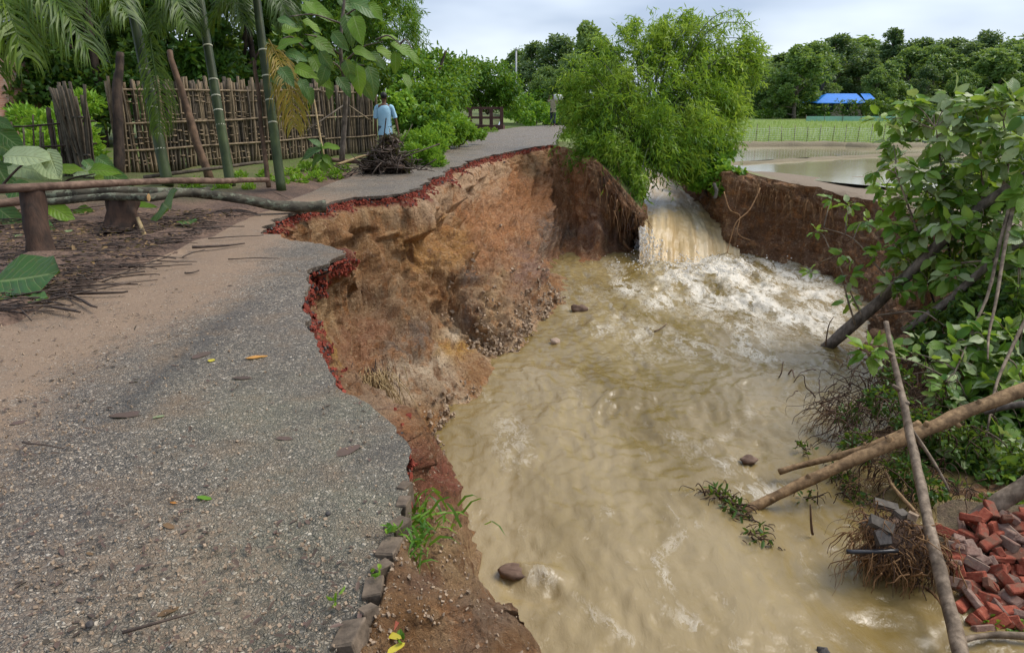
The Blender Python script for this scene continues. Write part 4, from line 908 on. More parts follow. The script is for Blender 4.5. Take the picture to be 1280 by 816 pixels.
SB = [(745, 150, 22.6, 42, -.06), (768, 192, 22.0, 34, -.14), (792, 208, 21.6, 26, -.12), (726, 128, 22.8, 26, .0), (775, 105, 22.8, 46, .02), (806, 62, 23, 38, .1), (838, 52, 23, 36, .12), (874, 62, 23, 36, .12), (850, 105, 22.6, 58, .02),  # last value: inner and lower puffs darkened, interior shade put into leaf colour
      (805, 145, 22.0, 52, -.18), (892, 112, 23, 44, .0), (906, 76, 23.2, 28, .08), (932, 62, 23.3, 20, .1), (946, 78, 23.3, 9, .1), (936, 48, 23.3, 9, .1), (951, 60, 23.4, 7, .1), (925, 96, 23.3, 9, .06), (944, 96, 23.4, 6, .08), (868, 160, 22.2, 44, -.16), (832, 185, 21.9, 38, -.2), (858, 196, 22.4, 24, .1), (714, 108, 22.8, 14, .08), (896, 168, 23, 30, .0), (738, 92, 22.9, 20, .08),
      (763, 60, 23, 12, .1), (790, 36, 23.1, 10, .12), (858, 26, 23.1, 13, .12), (918, 130, 23, 22, .05), (760, 230, 21.4, 14, -.15), (799, 228, 21.0, 12, -.1), (872, 188, 22.6, 18, .14), (825, 35, 23.1, 14, .12), (725, 190, 22.4, 18, -.1), (745, 178, 21.9, 26, -.16), (712, 135, 22.9, 8, .05)]
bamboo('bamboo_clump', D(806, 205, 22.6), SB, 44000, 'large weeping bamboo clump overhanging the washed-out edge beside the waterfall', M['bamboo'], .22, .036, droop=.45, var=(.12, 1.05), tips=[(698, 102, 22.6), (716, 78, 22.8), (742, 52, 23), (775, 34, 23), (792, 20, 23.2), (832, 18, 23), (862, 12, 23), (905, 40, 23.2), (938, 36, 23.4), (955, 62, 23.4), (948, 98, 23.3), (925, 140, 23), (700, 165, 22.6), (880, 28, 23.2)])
# ivy-like plants hanging over the right lip of the fall
bush('creeper_bush', [(846, 205, 23, 14), (866, 213, 22.8, 16), (880, 196, 23.2, 16), (896, 205, 22.6, 13), (905, 190, 23, 11), (888, 222, 22.4, 11), (872, 228, 22.6, 9), (858, 190, 23.4, 12), (908, 216, 21.9, 9), (897, 236, 21.8, 6), (925, 217, 21.6, 6)], 5200, .17, .10, 'bright creeper hanging over the bank right of the waterfall', 'bush', M['bright'], .6, var=(.0, .8))

# ------------------------------------------------------------------ dark grove behind the fence on the left
GR = 'dark trees crowding behind the fence'
gl = lambda k: ['dark leafy tree behind the stick fence at the far left', 'dense dark tree behind the leaning fence post', 'dark tree seen between the two left palm trunks', 'deep green tree behind the middle of the bamboo fence', 'dark tree rising behind the right end of the fence', 'dark green tree behind the brick house corner', 'broad dark tree behind the yellow hanging frond', 'dark tree behind the big leaved sapling'][k]
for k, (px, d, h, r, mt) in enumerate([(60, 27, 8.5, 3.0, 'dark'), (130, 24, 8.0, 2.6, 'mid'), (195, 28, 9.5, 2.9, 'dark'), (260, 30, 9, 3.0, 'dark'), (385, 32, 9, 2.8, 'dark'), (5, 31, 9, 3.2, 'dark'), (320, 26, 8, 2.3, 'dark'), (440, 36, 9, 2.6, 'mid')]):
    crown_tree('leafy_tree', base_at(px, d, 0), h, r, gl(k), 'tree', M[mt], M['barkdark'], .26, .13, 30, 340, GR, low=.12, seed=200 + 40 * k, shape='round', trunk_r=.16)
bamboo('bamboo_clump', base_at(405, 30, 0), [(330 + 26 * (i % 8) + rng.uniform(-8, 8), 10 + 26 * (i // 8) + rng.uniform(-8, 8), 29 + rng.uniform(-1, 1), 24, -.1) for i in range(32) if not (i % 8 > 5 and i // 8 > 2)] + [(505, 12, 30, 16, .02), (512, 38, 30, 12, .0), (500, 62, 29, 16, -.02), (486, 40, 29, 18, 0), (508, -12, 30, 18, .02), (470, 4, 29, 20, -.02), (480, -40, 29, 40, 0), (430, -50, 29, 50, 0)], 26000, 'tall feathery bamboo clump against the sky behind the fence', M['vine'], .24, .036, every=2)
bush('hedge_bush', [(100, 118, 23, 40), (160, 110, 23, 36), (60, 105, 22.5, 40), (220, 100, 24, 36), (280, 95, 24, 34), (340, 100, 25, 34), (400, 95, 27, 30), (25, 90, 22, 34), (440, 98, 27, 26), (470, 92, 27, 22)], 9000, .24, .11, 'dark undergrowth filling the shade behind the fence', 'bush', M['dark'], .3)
bush('yard_greenery', [(30, 150, 19, 20), (60, 165, 18, 24), (85, 150, 19, 22), (100, 172, 17.5, 22), (45, 185, 16.5, 22), (80, 190, 16.5, 20), (20, 190, 17, 18), (108, 130, 20, 16), (110, 195, 16, 18)], 5200, .17, .06, 'bright green plants seen through the stick fence', 'plant', M['bright'], -.3, var=(.3, 1))
# vine-covered bushes right of the walking man
bush('vine_bush', [(520, 95, 25, 26), (548, 82, 27, 22), (535, 125, 24, 32), (560, 115, 27, 30), (515, 145, 22, 22), (545, 155, 22, 22), (505, 115, 24, 18), (570, 92, 29, 24), (525, 72, 27, 12), (500, 88, 26, 12)], 9000, .17, .085, 'tall vine covered bush right of the walking man', 'bush', M['vine'], .5)
bush('vine_bush', [(592, 92, 45, 24), (615, 96, 45, 25), (635, 108, 45, 19), (600, 110, 46, 22), (628, 118, 46, 16), (578, 104, 44, 20), (642, 130, 46, 12), (588, 124, 46, 16), (612, 126, 46, 14)], 8000, .19, .11, 'rounded creeper covered bush behind the bridge railing', 'bush', M['vine'], .6, var=(.05, .8))
bush('roadside_shrub', [(565, 160, 23, 20), (586, 165, 24, 10), (548, 170, 21.5, 18), (600, 168, 25, 6), (566, 150, 25, 12)], 5600, .13, .06, 'soft bright green shrub on the verge before the railing', 'bush', M['bright'], .2, var=(.1, .9))
bush('roadside_shrub', [(520, 195, 17.5, 16), (538, 196, 17.5, 14), (528, 178, 18.5, 18), (545, 185, 18.5, 14), (512, 180, 18.5, 12), (548, 203, 17, 8)], 5200, .11, .035, 'grassy light green clump beside the brush heap', 'bush', M['bright'], -.4, var=(.3, 1))
bush('vine_bush', [(495, 130, 20, 10), (506, 124, 20.3, 10), (485, 121, 20, 7), (500, 142, 20, 8)], 900, .14, .09, 'yellow green creeper on the fence end behind the man', 'bush', M['bright'], .3, var=(.4, 1))
bush('weeds', [(385, 213, 15.4, 14), (410, 212, 15.8, 12), (365, 218, 14.8, 10), (430, 208, 16.2, 8), (330, 222, 14.2, 9), (300, 222, 14, 8), (350, 232, 13.4, 12), (312, 238, 12.6, 9), (278, 236, 12.6, 10), (240, 232, 12.8, 10), (395, 224, 14.6, 12), (420, 220, 15, 9), (372, 228, 13.8, 10)], 4200, .07, .03, 'low weeds along the foot of the fence', 'plant', M['bright'], -.3, twigs=False)
bush('weeds', [(608, 163, 33, 4), (618, 164, 34, 4), (590, 174, 27, 4), (575, 180, 25, 4)], 700, .09, .02, 'short grass on the left road edge before the railing', 'plant', M['bright'], -.5, twigs=False)
bush('weeds', [(706, 171, 25, 5), (714, 168, 25.5, 7)], 700, .10, .02, 'grass tuft at the broken road edge left of the bamboo', 'plant', M['bright'], -.4, twigs=False)

# ------------------------------------------------------------------ palms
def frond(parent, pts, n, ll, mat, wd=.03, hang=.55, var=(.2, .9), name='frond', r=.018, taper=True):
    P = spline(np.array(pts), 120); T, N, Bn = frames(P); g = G()
    idx = np.linspace(6, 119, n).astype(int); side = unit(np.cross(T, [0, 0, 1.0]))
    for s in (-1, 1):
        u = np.linspace(0, 1, n); L = ll * (np.sin(np.pi * (.12 + .8 * u)) ** .7) * rng.uniform(.85, 1.1, n)
        a = unit(T[idx] * .75 + s * side[idx] * .62 + rng.normal(0, .16, (n, 3)) + [0, 0, .12]); b = unit(a * (1 - hang) + np.array([0, 0, -1.0]) * hang)
        p0 = P[idx]; p1 = p0 + a * L[:, None] * .35; p2 = p1 + unit(a + b) * L[:, None] * .35; p3 = p2 + b * L[:, None] * .35
        w = np.cross(a, T[idx]); w = unit(np.cross(a, w)) * wd
        V = np.stack([p0 - w * .3, p0 + w * .3, p1 - w * .5, p1 + w * .5, p2 - w * .42, p2 + w * .42, p3], 1).reshape(-1, 3)
        k = np.arange(n)[:, None] * 7; v = np.repeat(np.clip(var[0] + (var[1] - var[0]) * rng.random(n), 0, 1), 7)
        g.add(V, [np.concatenate([k + [0, 1, 3, 2], k + [2, 3, 5, 4]]), k + [4, 5, 6]], v)
    V, Fq = tube(P, np.linspace(r, r * .25, 120), 5); g.add(V, Fq, .6)
    return g.build(name, mat, parent)
def palm(px0, py0, px1, py1, zc, r, label, mat, rings, h=5.2, ringr=1.06):
    b = D(px1, py1, zc); t = D(px0, py0, zc + .1); up = t + (t - b) / (t - b)[2] * (h - t[2])
    root = empty('areca_palm', b, label, 'palm tree', 'slender palms in front of the fence')
    P = wob(spline([b - [0, 0, .15], b + (t - b) * .5, t, up], 30), .015, .8, int(px0)); g = G(); V, Fq = tube(P, np.linspace(r * 1.12, r * .82, 30), 12); g.add(V, Fq); g.build('trunk', mat, root)
    rm = None
    for k in rings:
        c = b + (t - b) * k; d_ = unit(t - b)
        j = int(np.argmin(np.linalg.norm(P - c, axis=1))); c = P[j] + d_ * np.dot(c - P[j], d_)
        gg = G(); V, Fq = tube([c - d_ * .012, c + d_ * .012], r * ringr, 12); gg.add(V, Fq); gg.build('ring', M['ring'], root)
    return root, up
p1, u1 = palm(163, 0, 208, 222, 12.6, .088, 'green ringed palm trunk nearest the stick fence', M['culm'], [.08, .16, .24, .31, .39, .49, .60])
p2, u2 = palm(250, 0, 288, 224, 12.9, .080, 'middle green palm trunk with pale rings and brown foot', M['culm'], [.30, .38, .46, .55, .74])
p3, u3 = palm(321, 0, 351, 230, 12.3, .074, 'right hand palm trunk with the dry yellow frond', M['culm'], [.33, .45, .58, .72])
YM = 'palmyellow'
def fr(pal, pts, n, ll, mat='palm', **k): k['wd'] = k.get('wd', .03) * .72; frond(pal, [D(*p) for p in pts], int(n * 2.1), ll * 1.05, M[mat], **k)
fr(p1, [(150, -40, 12.4), (120, -20, 12.0), (70, 6, 11.6), (20, 50, 11.2)], 42, .85, hang=.72)
fr(p1, [(150, -60, 12.4), (100, -60, 12.0), (40, -30, 11.5), (-20, 30, 11)], 42, .85, hang=.75, var=(.5, 1))
fr(p1, [(160, -45, 12.5), (130, -36, 12.2), (95, -12, 12), (60, 30, 11.9)], 40, .8, hang=.65)
fr(p1, [(170, -50, 12.5), (200, -30, 12.2), (222, 0, 12), (236, 36, 12)], 40, .62, hang=.6)
fr(p1, [(165, -50, 12.8), (150, -20, 13), (140, 5, 13.2), (135, 30, 13.2)], 34, .55, hang=.6)
fr(p1, [(184, 30, 12.6), (192, 80, 12.5), (198, 120, 12.4), (200, 165, 12.4)], 36, .55, hang=.85, var=(.6, 1), wd=.022)
fr(p2, [(248, -40, 12.9), (225, -20, 12.7), (206, 5, 12.5), (196, 40, 12.4)], 38, .6, hang=.65)
fr(p2, [(248, -40, 12.9), (270, -25, 12.6), (292, 0, 12.4), (305, 30, 12.4)], 38, .6, hang=.6)
fr(p2, [(248, -60, 12.9), (215, -50, 13), (180, -20, 13), (150, 30, 13)], 38, .62, hang=.6)
fr(p3, [(320, -40, 12.3), (300, -24, 12.1), (278, 0, 12), (262, 34, 12)], 38, .6, hang=.6, var=(0, .5))
fr(p3, [(320, -40, 12.3), (338, -24, 12.1), (352, 4, 12), (358, 30, 12)], 34, .5, hang=.65, var=(0, .5))
fr(p3, [(336, 50, 12.2), (352, 82, 12.0), (362, 115, 11.9), (367, 158, 11.9)], 40, .58, YM, hang=.8, wd=.026)
# a leaning coconut palm out of frame drops its fronds into the corner
cr_ = empty('coconut_palm', D(-70, 300, 9.5), 'overhanging coconut fronds in the top left corner', 'palm tree')
g = G(); P = spline([D(-70, 300, 9.5), D(-75, 100, 9.6), D(-60, -120, 9.8)], 20); V, Fq = tube(P, np.linspace(.14, .1, 20), 10, .08); g.add(V, Fq); g.build('trunk', M['culmbrown'], cr_)
fr(cr_, [(-60, -110, 9.8), (10, -60, 9.3), (70, 0, 9), (110, 60, 9)], 46, .80, hang=.8, wd=.036, var=(.4, 1))
fr(cr_, [(-60, -110, 9.8), (-30, -60, 9.2), (5, 0, 8.8), (30, 70, 8.7)], 46, .75, hang=.8, wd=.036, var=(.5, 1))
fr(cr_, [(-60, -110, 9.8), (40, -100, 9.5), (110, -50, 9.3), (160, 20, 9.2)], 46, .75, hang=.72, wd=.034)
fr(cr_, [(-60, -100, 9.8), (-50, -40, 9.2), (-30, 30, 9), (-5, 90, 8.9)], 40, .6, hang=.8, wd=.034, var=(.5, 1))
# ------------------------------------------------------------------ left yard: brick house, fences
h0 = D(-30, 165, 20)
hs = empty('brick_house', [h0[0], h0[1], 0], 'pinkish brick house corner with a tin roof at the far left edge', 'house')
M4 = np.array(Matrix.Rotation(R(-8), 3, 'Z')); cH = D(-62, 120, 21.5); cH[2] = 1.35
g = G(); V, Fq = box(cH, (4.1, 3.2, 2.7), M4); g.add(V, Fq); g.build('wall', M['wallbrick'], hs, smooth=False)
g = G(); V, Fq = box(cH + M4 @ np.array([2.02, -1.0, -1.28]), (.16, .16, 2.7), M4); V[:, 2] += 1.28; g.add(V, Fq); g.build('corner_post', M['barkdark'], hs, smooth=False)
g = G()
for s in (-1, 1):
    n = 60; u = np.linspace(-2.6, 2.6, n); rows = []
    for t in (0, 1):
        p = np.stack([u, np.full(n, s * 2.2 * t), 1.0 - .95 * t + .025 * np.sin(u * 34)], -1); rows.append(p @ M4.T + cH + [0, 0, 1.35])
    Vv = np.concatenate(rows); i = np.arange(n - 1); g.add(np.concatenate([Vv, Vv - [0, 0, .02]]), np.concatenate([np.stack([i, i + 1, i + n + 1, i + n], 1), np.stack([i + 2 * n, i + 3 * n, i + 3 * n + 1, i + 2 * n + 1], 1)]))
rf = g.build('roof', M['tin'], hs)
g = G(); V, Fq = box(cH + M4 @ np.array([1.2, -1.62, .2]), (.8, .06, 1.0), M4); g.add(V, Fq); wn_ = g.build('window', M['barkdark'], hs, smooth=False)

# split-bamboo fence: every slat a piece
FA, FB_, FC_ = np.array([-8.55, 14.6, 0]), np.array([-5.1, 20.0, 0]), np.array([-4.05, 21.9, 0])
fence = empty('bamboo_fence', (FA + FB_) / 2, 'long woven split-bamboo fence running behind the palm trunks', 'fence')
def slat_mesh(k, h, w):
    g = G(); P = wob(np.array([[0, 0, z] for z in np.linspace(0, h, 9)]), .018, 1.6, 300 + k); V, Fq = tube(P, w * (1 - .15 * np.linspace(0, 1, 9)), 5, .12, k, .5); g.add(V, Fq)
    me = g.mesh('slat'); return me
SLM = []
for k in range(7):
    me = slat_mesh(k, 1.86 + .05 * (k % 3), .046 + .006 * (k % 3)); me.materials.append(M['slat' if k % 3 else 'slatdark']); SLM.append(me)
def place_slat(p, parent, s=1, lean=.03, me=None):
    return inst('slat', me or SLM[rng.integers(7)], Matrix.Translation(Vector(p)) @ Matrix.Rotation(rng.normal(0, lean), 4, 'Y') @ Matrix.Rotation(rng.normal(0, lean * .6), 4, 'X') @ Matrix.Rotation(rng.uniform(0, .5), 4, 'Z') @ Matrix.Diagonal((1, 1, s, 1)), parent)
def run(a, b, n, parent, hs_=1.0, off=0, lean=.03, skip=0):
    d = (b - a); nrm = unit(np.array([d[1], -d[0], 0]))
    for i in range(n):
        if rng.random() < skip: continue
        place_slat(a + d * (i + .5) / n + nrm * (off + (.03 if i % 2 else -.03)), parent, hs_ * rng.uniform(.95, 1.04), lean)
run(FA + (FB_ - FA) * .12, FB_, 116, fence); run(FB_, FC_, 40, fence)
d_ = unit(FB_ - FA); nr_ = np.array([d_[1], -d_[0], 0])
for z in (.5, 1.05, 1.7):
    g = G(); V, Fq = tube(wob(spline([FA + d_ * .8 + nr_ * .075 + [0, 0, z], FB_ + nr_ * .075 + [0, 0, z + .03]], 30), .03, .8, int(z * 90)), .026, 6, .15); g.add(V, Fq); g.build('rail', M['slat'], fence)
    d2 = unit(FC_ - FB_); n2 = np.array([d2[1], -d2[0], 0])
    g = G(); V, Fq = tube(wob(spline([FB_ + n2 * .075 + [0, 0, z], FC_ + n2 * .075 + [0, 0, z]], 14), .02, .8, 3), .022, 6, .15); g.add(V, Fq); g.build('rail', M['slat'], fence)
g = G()                                       # the short woven bands, too small to part one by one
for z in (.2, .32, .62, .74, .86, 1.1, 1.2, 1.46, 1.58):
    for i in range(85):
        c = FA + (FB_ - FA) * (.12 + .88 * (i + .5) / 85) + [0, 0, z + rng.normal(0, .02)]
        if rng.random() < .75:
            o_s = nr_ * (.055 if i % 2 else -.05); V, Fq = tube([c + o_s - d_ * .05, c + o_s + d_ * .05], .016, 4); g.add(V, Fq)
tag(g.build('weave', M['slat'], fence), kind='stuff')
for k, (t, hgt, rr) in enumerate([(.30, 2.0, .05), (.56, 2.0, .045), (.80, 2.05, .05), (.99, 2.25, .05)]):
    p = FA + (FB_ - FA) * t - nr_ * .12; g = G(); V, Fq = tube(wob(spline([p, p + [0, 0, hgt]], 10), .03, 1, k), rr, 7, .15); g.add(V, Fq); g.build('post', M['slatdark'], fence)
g = G(); V, Fq = tube([D(380, 166, 18.0), D(432, 130, 19.3)], .022, 6, .1); g.add(V, Fq); g.build('brace', M['slatdark'], fence)
g = G(); V, Fq = tube([D(436, 132, 19.4), D(466, 153, 19.7)], .022, 6, .1); g.add(V, Fq); g.build('brace', M['slat'], fence)

old = empty('bamboo_fence', FA, 'weathered dark ragged end of the bamboo fence beside the broken post', 'fence')
FD = np.array([-9.2, 15.2, 0])
for i in range(26):
    p = FA + (FD - FA) * (i / 13 - .6 if i < 20 else rng.uniform(-.4, .8)) + [0, rng.normal(0, .06), 0]
    me = SLM[(0, 3, 6)[i % 3]]; place_slat(p, old, rng.uniform(.78, 1.0), .07, me)
for z in (.5, 1.2):
    g = G(); V, Fq = tube(wob(spline([FA + (FA - FD) * .7 + [0, -.07, z], FD + [0, -.07, z + .05]], 12), .03, .8, 3), .024, 6, .15); g.add(V, Fq); g.build('rail', M['slatdark'], old)
def stick_thing(name, pts, r0, r1, mat, label, cat, group=None, seg=8, rough=.12, wobble=.02, n=16, ends=None):
    P = wob(spline(np.array(pts), n), wobble, 1.3, int(abs(pts[0][0]) * 100)); P[0] = pts[0]; P[-1] = pts[-1]; V, Fq = tube(P, np.linspace(r0, r1, n), seg, rough, int(abs(pts[0][1]) * 37))
    g = G()
    if ends is None: g.add(V, Fq); o = g.build(name, mat, None, np.array(pts[0]))
    else:
        g.add(V, Fq[0]); root = empty(name, pts[0], label, cat, group); g.build('bark', mat, root)
        for fz, c, s in ((Fq[1], P[0], r0), (Fq[2], P[-1], r1)):
            e = G(); e.add(V[fz[0]], np.arange(len(fz[0]))[None]); e.build('cut_end', ends, root, smooth=False)
        return root
    return tag(o, label, cat, group)
stick_thing('broken_post', [D(148, 218, 14.4), D(147, 120, 14.4), D(151, 66, 14.4)], .105, .07, M['barkdark'], 'broken grey tree post standing in the bend of the fence', 'post', rough=.25)
stick_thing('leaning_pole', [D(262, 224, 14.2), D(232, 130, 14.4), D(212, 64, 14.5)], .085, .055, M['culmbrown'], 'brown leaning bare pole between the two left palm trunks', 'pole')
stick_thing('leaning_pole', [D(336, 234, 12.2), D(327, 160, 12.3), D(318, 76, 12.4)], .042, .030, M['culmbrown'], 'thin brown pole standing just left of the right palm trunk', 'pole')
stick_thing('leaning_pole', [D(405, 196, 16), D(395, 140, 16), D(389, 112, 16)], .028, .018, M['straw'], 'thin pale stake under the big leaved sapling', 'pole')
stick_thing('leaning_pole', [D(548, 92, 26), D(557, 64, 26)], .05, .035, M['barkdark'], 'short dark snag sticking out of the vine covered bush', 'branch')
# rough stick fence
sf = empty('stick_fence', D(62, 225, 14.2), 'low open fence of crooked sticks at the left, bright green behind', 'fence')
for k, (x0, y0, x1, y1) in enumerate([(20, 222, 14, 152), (32, 224, 28, 160), (44, 226, 41, 143), (52, 226, 50, 158), (70, 226, 62, 135), (76, 228, 66, 150), (84, 228, 70, 152), (94, 226, 86, 150), (104, 228, 84, 118), (112, 228, 102, 148), (8, 222, 2, 160), (60, 226, 54, 165), (98, 226, 94, 150)]):
    r0 = .055 if k in (4, 8) else rng.uniform(.018, .028); g = G(); V, Fq = tube(wob(spline([D(x0, y0, 14.4), D(x1, y1, 14.5)], 9), .03, 1.3, k), np.linspace(r0, r0 * .8, 9), 6, .2, k); g.add(V, Fq); g.build('stick', M['slatdark'] if k % 2 else M['barkdark'], sf)
for k, (x0, y0, x1, y1) in enumerate([(0, 160, 118, 152), (18, 184, 120, 180), (80, 162, 112, 146)]):
    g = G(); V, Fq = tube(wob(spline([D(x0, y0, 14.3), D(x1, y1, 14.3)], 9), .03, 1.3, k + 50), .02, 6, .2, k); g.add(V, Fq); g.build('rail', M['barkdark'], sf)

# ------------------------------------------------------------------ big leaves
def leaf_mesh(name, w=.55, bend=.25, mat=None, wave=.03, seed=0, point=.12, cup=.10, n=7):
    """a big leaf 1 m long along +Y, base at the origin"""
    t = np.linspace(0, 1, n); half = w * .5 * (np.sin(np.pi * (t ** .8 * (1 - point) + .03)) ** .75); half[-1] = .004; half[0] = .01
    rows = []
    for k in (-1, -.5, 0, .5, 1):
        z = -bend * t ** 2 + cup * abs(k) * half / (w * .5) * .5 + wave * np.sin(t * 11 + seed + k * 2) * abs(k)
        rows.append(np.stack([half * k, t, z], -1))
    V = np.stack(rows, 1).reshape(-1, 3); i = np.arange(n - 1)[:, None] * 5 + np.arange(4); g = G()
    g.add(V, np.stack([i, i + 1, i + 6, i + 5], -1).reshape(-1, 4), .3 + .4 * ((seed * .37) % 1) + .1 * np.tile([0, .5, 1, .5, 0], n)); me = g.mesh(name, None, True, {'lu': np.tile([-1, -.5, 0, .5, 1.0], n), 'lv': np.repeat(t, 5)}); me.materials.append(mat); return me
def aim(p, ax, up, s, sy=None):
    y = unit(np.asarray(ax, float)); z = np.asarray(up, float); x = unit(np.cross(y, z)); z = np.cross(x, y)
    Mx = Matrix([[x[i] * s, y[i] * (sy or s), z[i] * s, p[i]] for i in range(3)] + [[0, 0, 0, 1]]); return Mx
TL = [leaf_mesh('leaf', .56, .36, M['teak'], .05, k, .0) for k in range(4)]; TD = [leaf_mesh('leaf', .56, .42, M['teakdark'], .05, k, .0) for k in range(4)]
sap = empty('big_leaved_sapling', D(404, 205, 15.0), 'young tree with huge pale green leaves hanging before the fence', 'tree')
g = G(); V, Fq = tube(wob(spline([D(428, 200, 13), D(432, 120, 12.6), D(425, 60, 12.2), D(432, -20, 12)], 16), .03, 1, 4), np.linspace(.05, .022, 16), 8, .1); g.add(V, Fq); g.build('trunk', M['bark'], sap)
g = G()
for a, b in (((426, 70, 12.3), (380, 45, 11.6)), ((427, 80, 12.3), (480, 52, 11.7)), ((430, 92, 12.4), (405, 78, 11.8)), ((431, 96, 12.4), (455, 82, 11.8)), ((428, 30, 12.1), (362, 20, 11.6)), ((430, 20, 12.1), (475, 10, 11.7)), ((380, 60, 11.8), (352, 50, 11.5)), ((500, 55, 11.7), (515, 62, 11.5)), ((470, 50, 11.8), (500, 58, 11.6))):
    limb(g, D(*a), D(*b), .018, .008, .1, int(a[0]), 5)
g.build('branch', M['bark'], sap)
for k, (px, py, dx, dy, L, br) in enumerate([(376, 6, 34, 12, 40, 1), (352, 40, 26, -8, 26, 1), (378, 26, 16, 8, 24, 1), (384, 46, 30, 16, 36, 1), (346, 62, 28, -18, 30, 1), (356, 66, 26, 6, 26, 0), (368, 84, 22, 10, 30, 0), (390, 70, 14, 24, 30, 1), (400, 64, 10, 20, 26, 0), (350, 84, 16, 20, 28, 0), (395, 92, 18, 18, 28, 1), (408, 80, -4, 24, 26, 0), (432, 18, 8, 26, 34, 0),
        (442, 20, 8, 30, 36, 1), (436, 2, 26, 10, 40, 0), (460, 4, 16, 16, 26, 0), (420, -4, 18, 14, 28, 0), (440, 62, 24, 8, 28, 1), (462, 66, 16, 14, 24, 0), (432, 74, 6, 26, 28, 0), (446, 80, 2, 32, 34, 1), (460, 82, 10, 28, 34, 0), (470, 60, 18, 10, 24, 0), (488, 55, 22, 10, 30, 1), (494, 64, 2, 22, 24, 1), (500, 58, 20, 14, 28, 1), (476, 48, 18, -2, 22, 1), (505, 92, 8, 16, 22, 0),
        (422, 96, 14, 18, 26, 0), (375, 98, 10, 20, 24, 0), (410, 100, 4, 18, 22, 0), (452, 100, 8, 20, 24, 0), (346, 24, 18, 4, 22, 0), (398, 18, -12, -14, 22, 1), (415, 40, 14, 18, 26, 0), (404, 36, -16, 16, 26, 0), (338, 96, 18, 10, 24, 0), (384, 108, 8, 18, 22, 0)]):
    zc = rng.uniform(11.3, 12.2); a = D(px, py, zc); b = D(px + dx, py + dy, zc - rng.uniform(-.15, .2)); s = L * zc / F * 1.12
    ax = unit(b - a) + [0, 0, .12]; up = unit(np.array([rng.normal(0, .35), -.6, .75]))
    inst('leaf', (TL if br else TD)[k % 4] if rng.random() < .9 else TL[k % 4], aim(a, ax, up, s), sap)
small = empty('seedling', D(402, 208, 15.2), 'small leafy seedling standing by the fence foot', 'plant')
g = G(); V, Fq = tube(spline([D(404, 210, 15.2), D(402, 180, 15.2)], 6), .014, 5); g.add(V, Fq); g.build('stem', M['vine'], small)
for k, (px, py, dx, dy, L) in enumerate([(402, 186, -26, 6, 30), (402, 184, 20, -4, 24), (402, 192, -14, 12, 20), (403, 194, 14, 10, 20), (402, 184, -10, -10, 18), (403, 200, 4, 14, 18)]):
    a = D(px, py, 15.2); inst('leaf', (TL if k % 2 else TD)[k % 4], aim(a, D(px + dx, py + dy, 15.1) - a, (0, -.5, .8), L * 15.2 / F), small)
# large-leaved cut branches heaped behind the poles at the left
hp = empty('cut_foliage', D(40, 235, 9), 'heap of cut branches with very large green leaves at the left edge', 'plant')
g = G(); limb(g, D(-10, 250, 9.2), D(60, 190, 9.2), .02, .01, .1, 1, 5); limb(g, D(60, 250, 9.6), D(120, 215, 9.6), .02, .01, .1, 2, 5); g.build('branch', M['barkdark'], hp)
PAL = [leaf_mesh('leaf', .6, .2, M['leafpale'], seed=k) for k in range(3)]
for k, (px, py, dx, dy, L, m) in enumerate([(-10, 160, 26, 14, 44, 0), (-12, 178, 40, 12, 52, 0), (4, 196, 46, -4, 56, 2), (10, 208, 50, 4, 56, 2), (44, 200, 26, 16, 40, 2), (60, 186, 8, 26, 36, 2), (-8, 200, 18, 30, 44, 0), (10, 230, 30, 18, 50, 0), (70, 214, 24, -8, 32, 1), (92, 218, 24, -6, 34, 2), (110, 214, 30, -6, 36, 1), (118, 222, 34, 4, 40, 1), (130, 216, 28, 8, 34, 0), (104, 200, 16, 10, 24, 0), (56, 255, 34, 14, 40, 1), (-6, 258, 26, 18, 44, 0), (-12, 285, 14, 24, 44, 0), (30, 270, 30, 8, 36, 0), (92, 262, 26, 8, 34, 1), (120, 196, 22, 12, 26, 0), (-6, 150, 14, 4, 24, 0), (160, 262, 34, -10, 34, 1), (182, 268, 26, 6, 30, 0)]):
    zc = 9.3 + rng.uniform(-.5, .5) + (.6 if px > 80 else 0); a = D(px, py, zc); b = D(px + dx, py + dy, zc - .1)
    inst('leaf', (TD, TL, PAL)[m][k % 3], aim(a, b - a, (rng.normal(0, .3), -.6, .8), L * zc / F * 1.1), hp)
def ground_leaf(name, px, py, dx, dy, L, mat, label, z=.03, w=.6, cat='leaf', bend=.04, up=None):
    z = z if z > .035 else z - .016 if z > 0 else z
    if 0 < z < .02: q_ = W(px + dx * .5, py + dy * .5, 0)[None, :2]; z = float(road_z(q_)[0]) + .006
    a = W(px, py, z); b = W(px + dx, py + dy, z + (.02 if z > .03 else .0)); zc = proj(a)[2]; me = leaf_mesh(name, w, bend, mat, .05 if z > .03 else .012, int(px) % 7, .12, .10 if z > .03 else .02)
    return tag(inst(name, me, aim(a, b - a, up or (rng.normal(0, .05), rng.normal(0, .05), 1), L * zc / F * (1.0 if abs(dx) > abs(dy) else 1.8))), label, cat)
ground_leaf('fallen_leaf', -14, 352, 84, -4, 92, M['teakdark'], 'huge dark green leaf curled on the verge at the left edge', .12, .85, bend=-.12, up=(0, -.5, .85))
ground_leaf('fallen_leaf', -20, 374, 84, -2, 84, M['teakdark'], 'bluish green leaf lying under the huge leaf at the left edge', .04, .5)
ground_leaf('fallen_leaf', 66, 352, 22, 8, 24, M['leafpale'], 'small pale grey leaf beside the huge green leaf', .03)
ground_leaf('fallen_leaf', 204, 254, 28, 28, 30, M['teakdark'], 'green leaf hanging against the sawn stump', .30, .9, up=(0, -.9, .4))
ground_leaf('fallen_leaf', 230, 276, 26, 10, 30, M['teakdark'], 'crumpled bluish leaf on the mud right of the sawn stump', .06, .8)
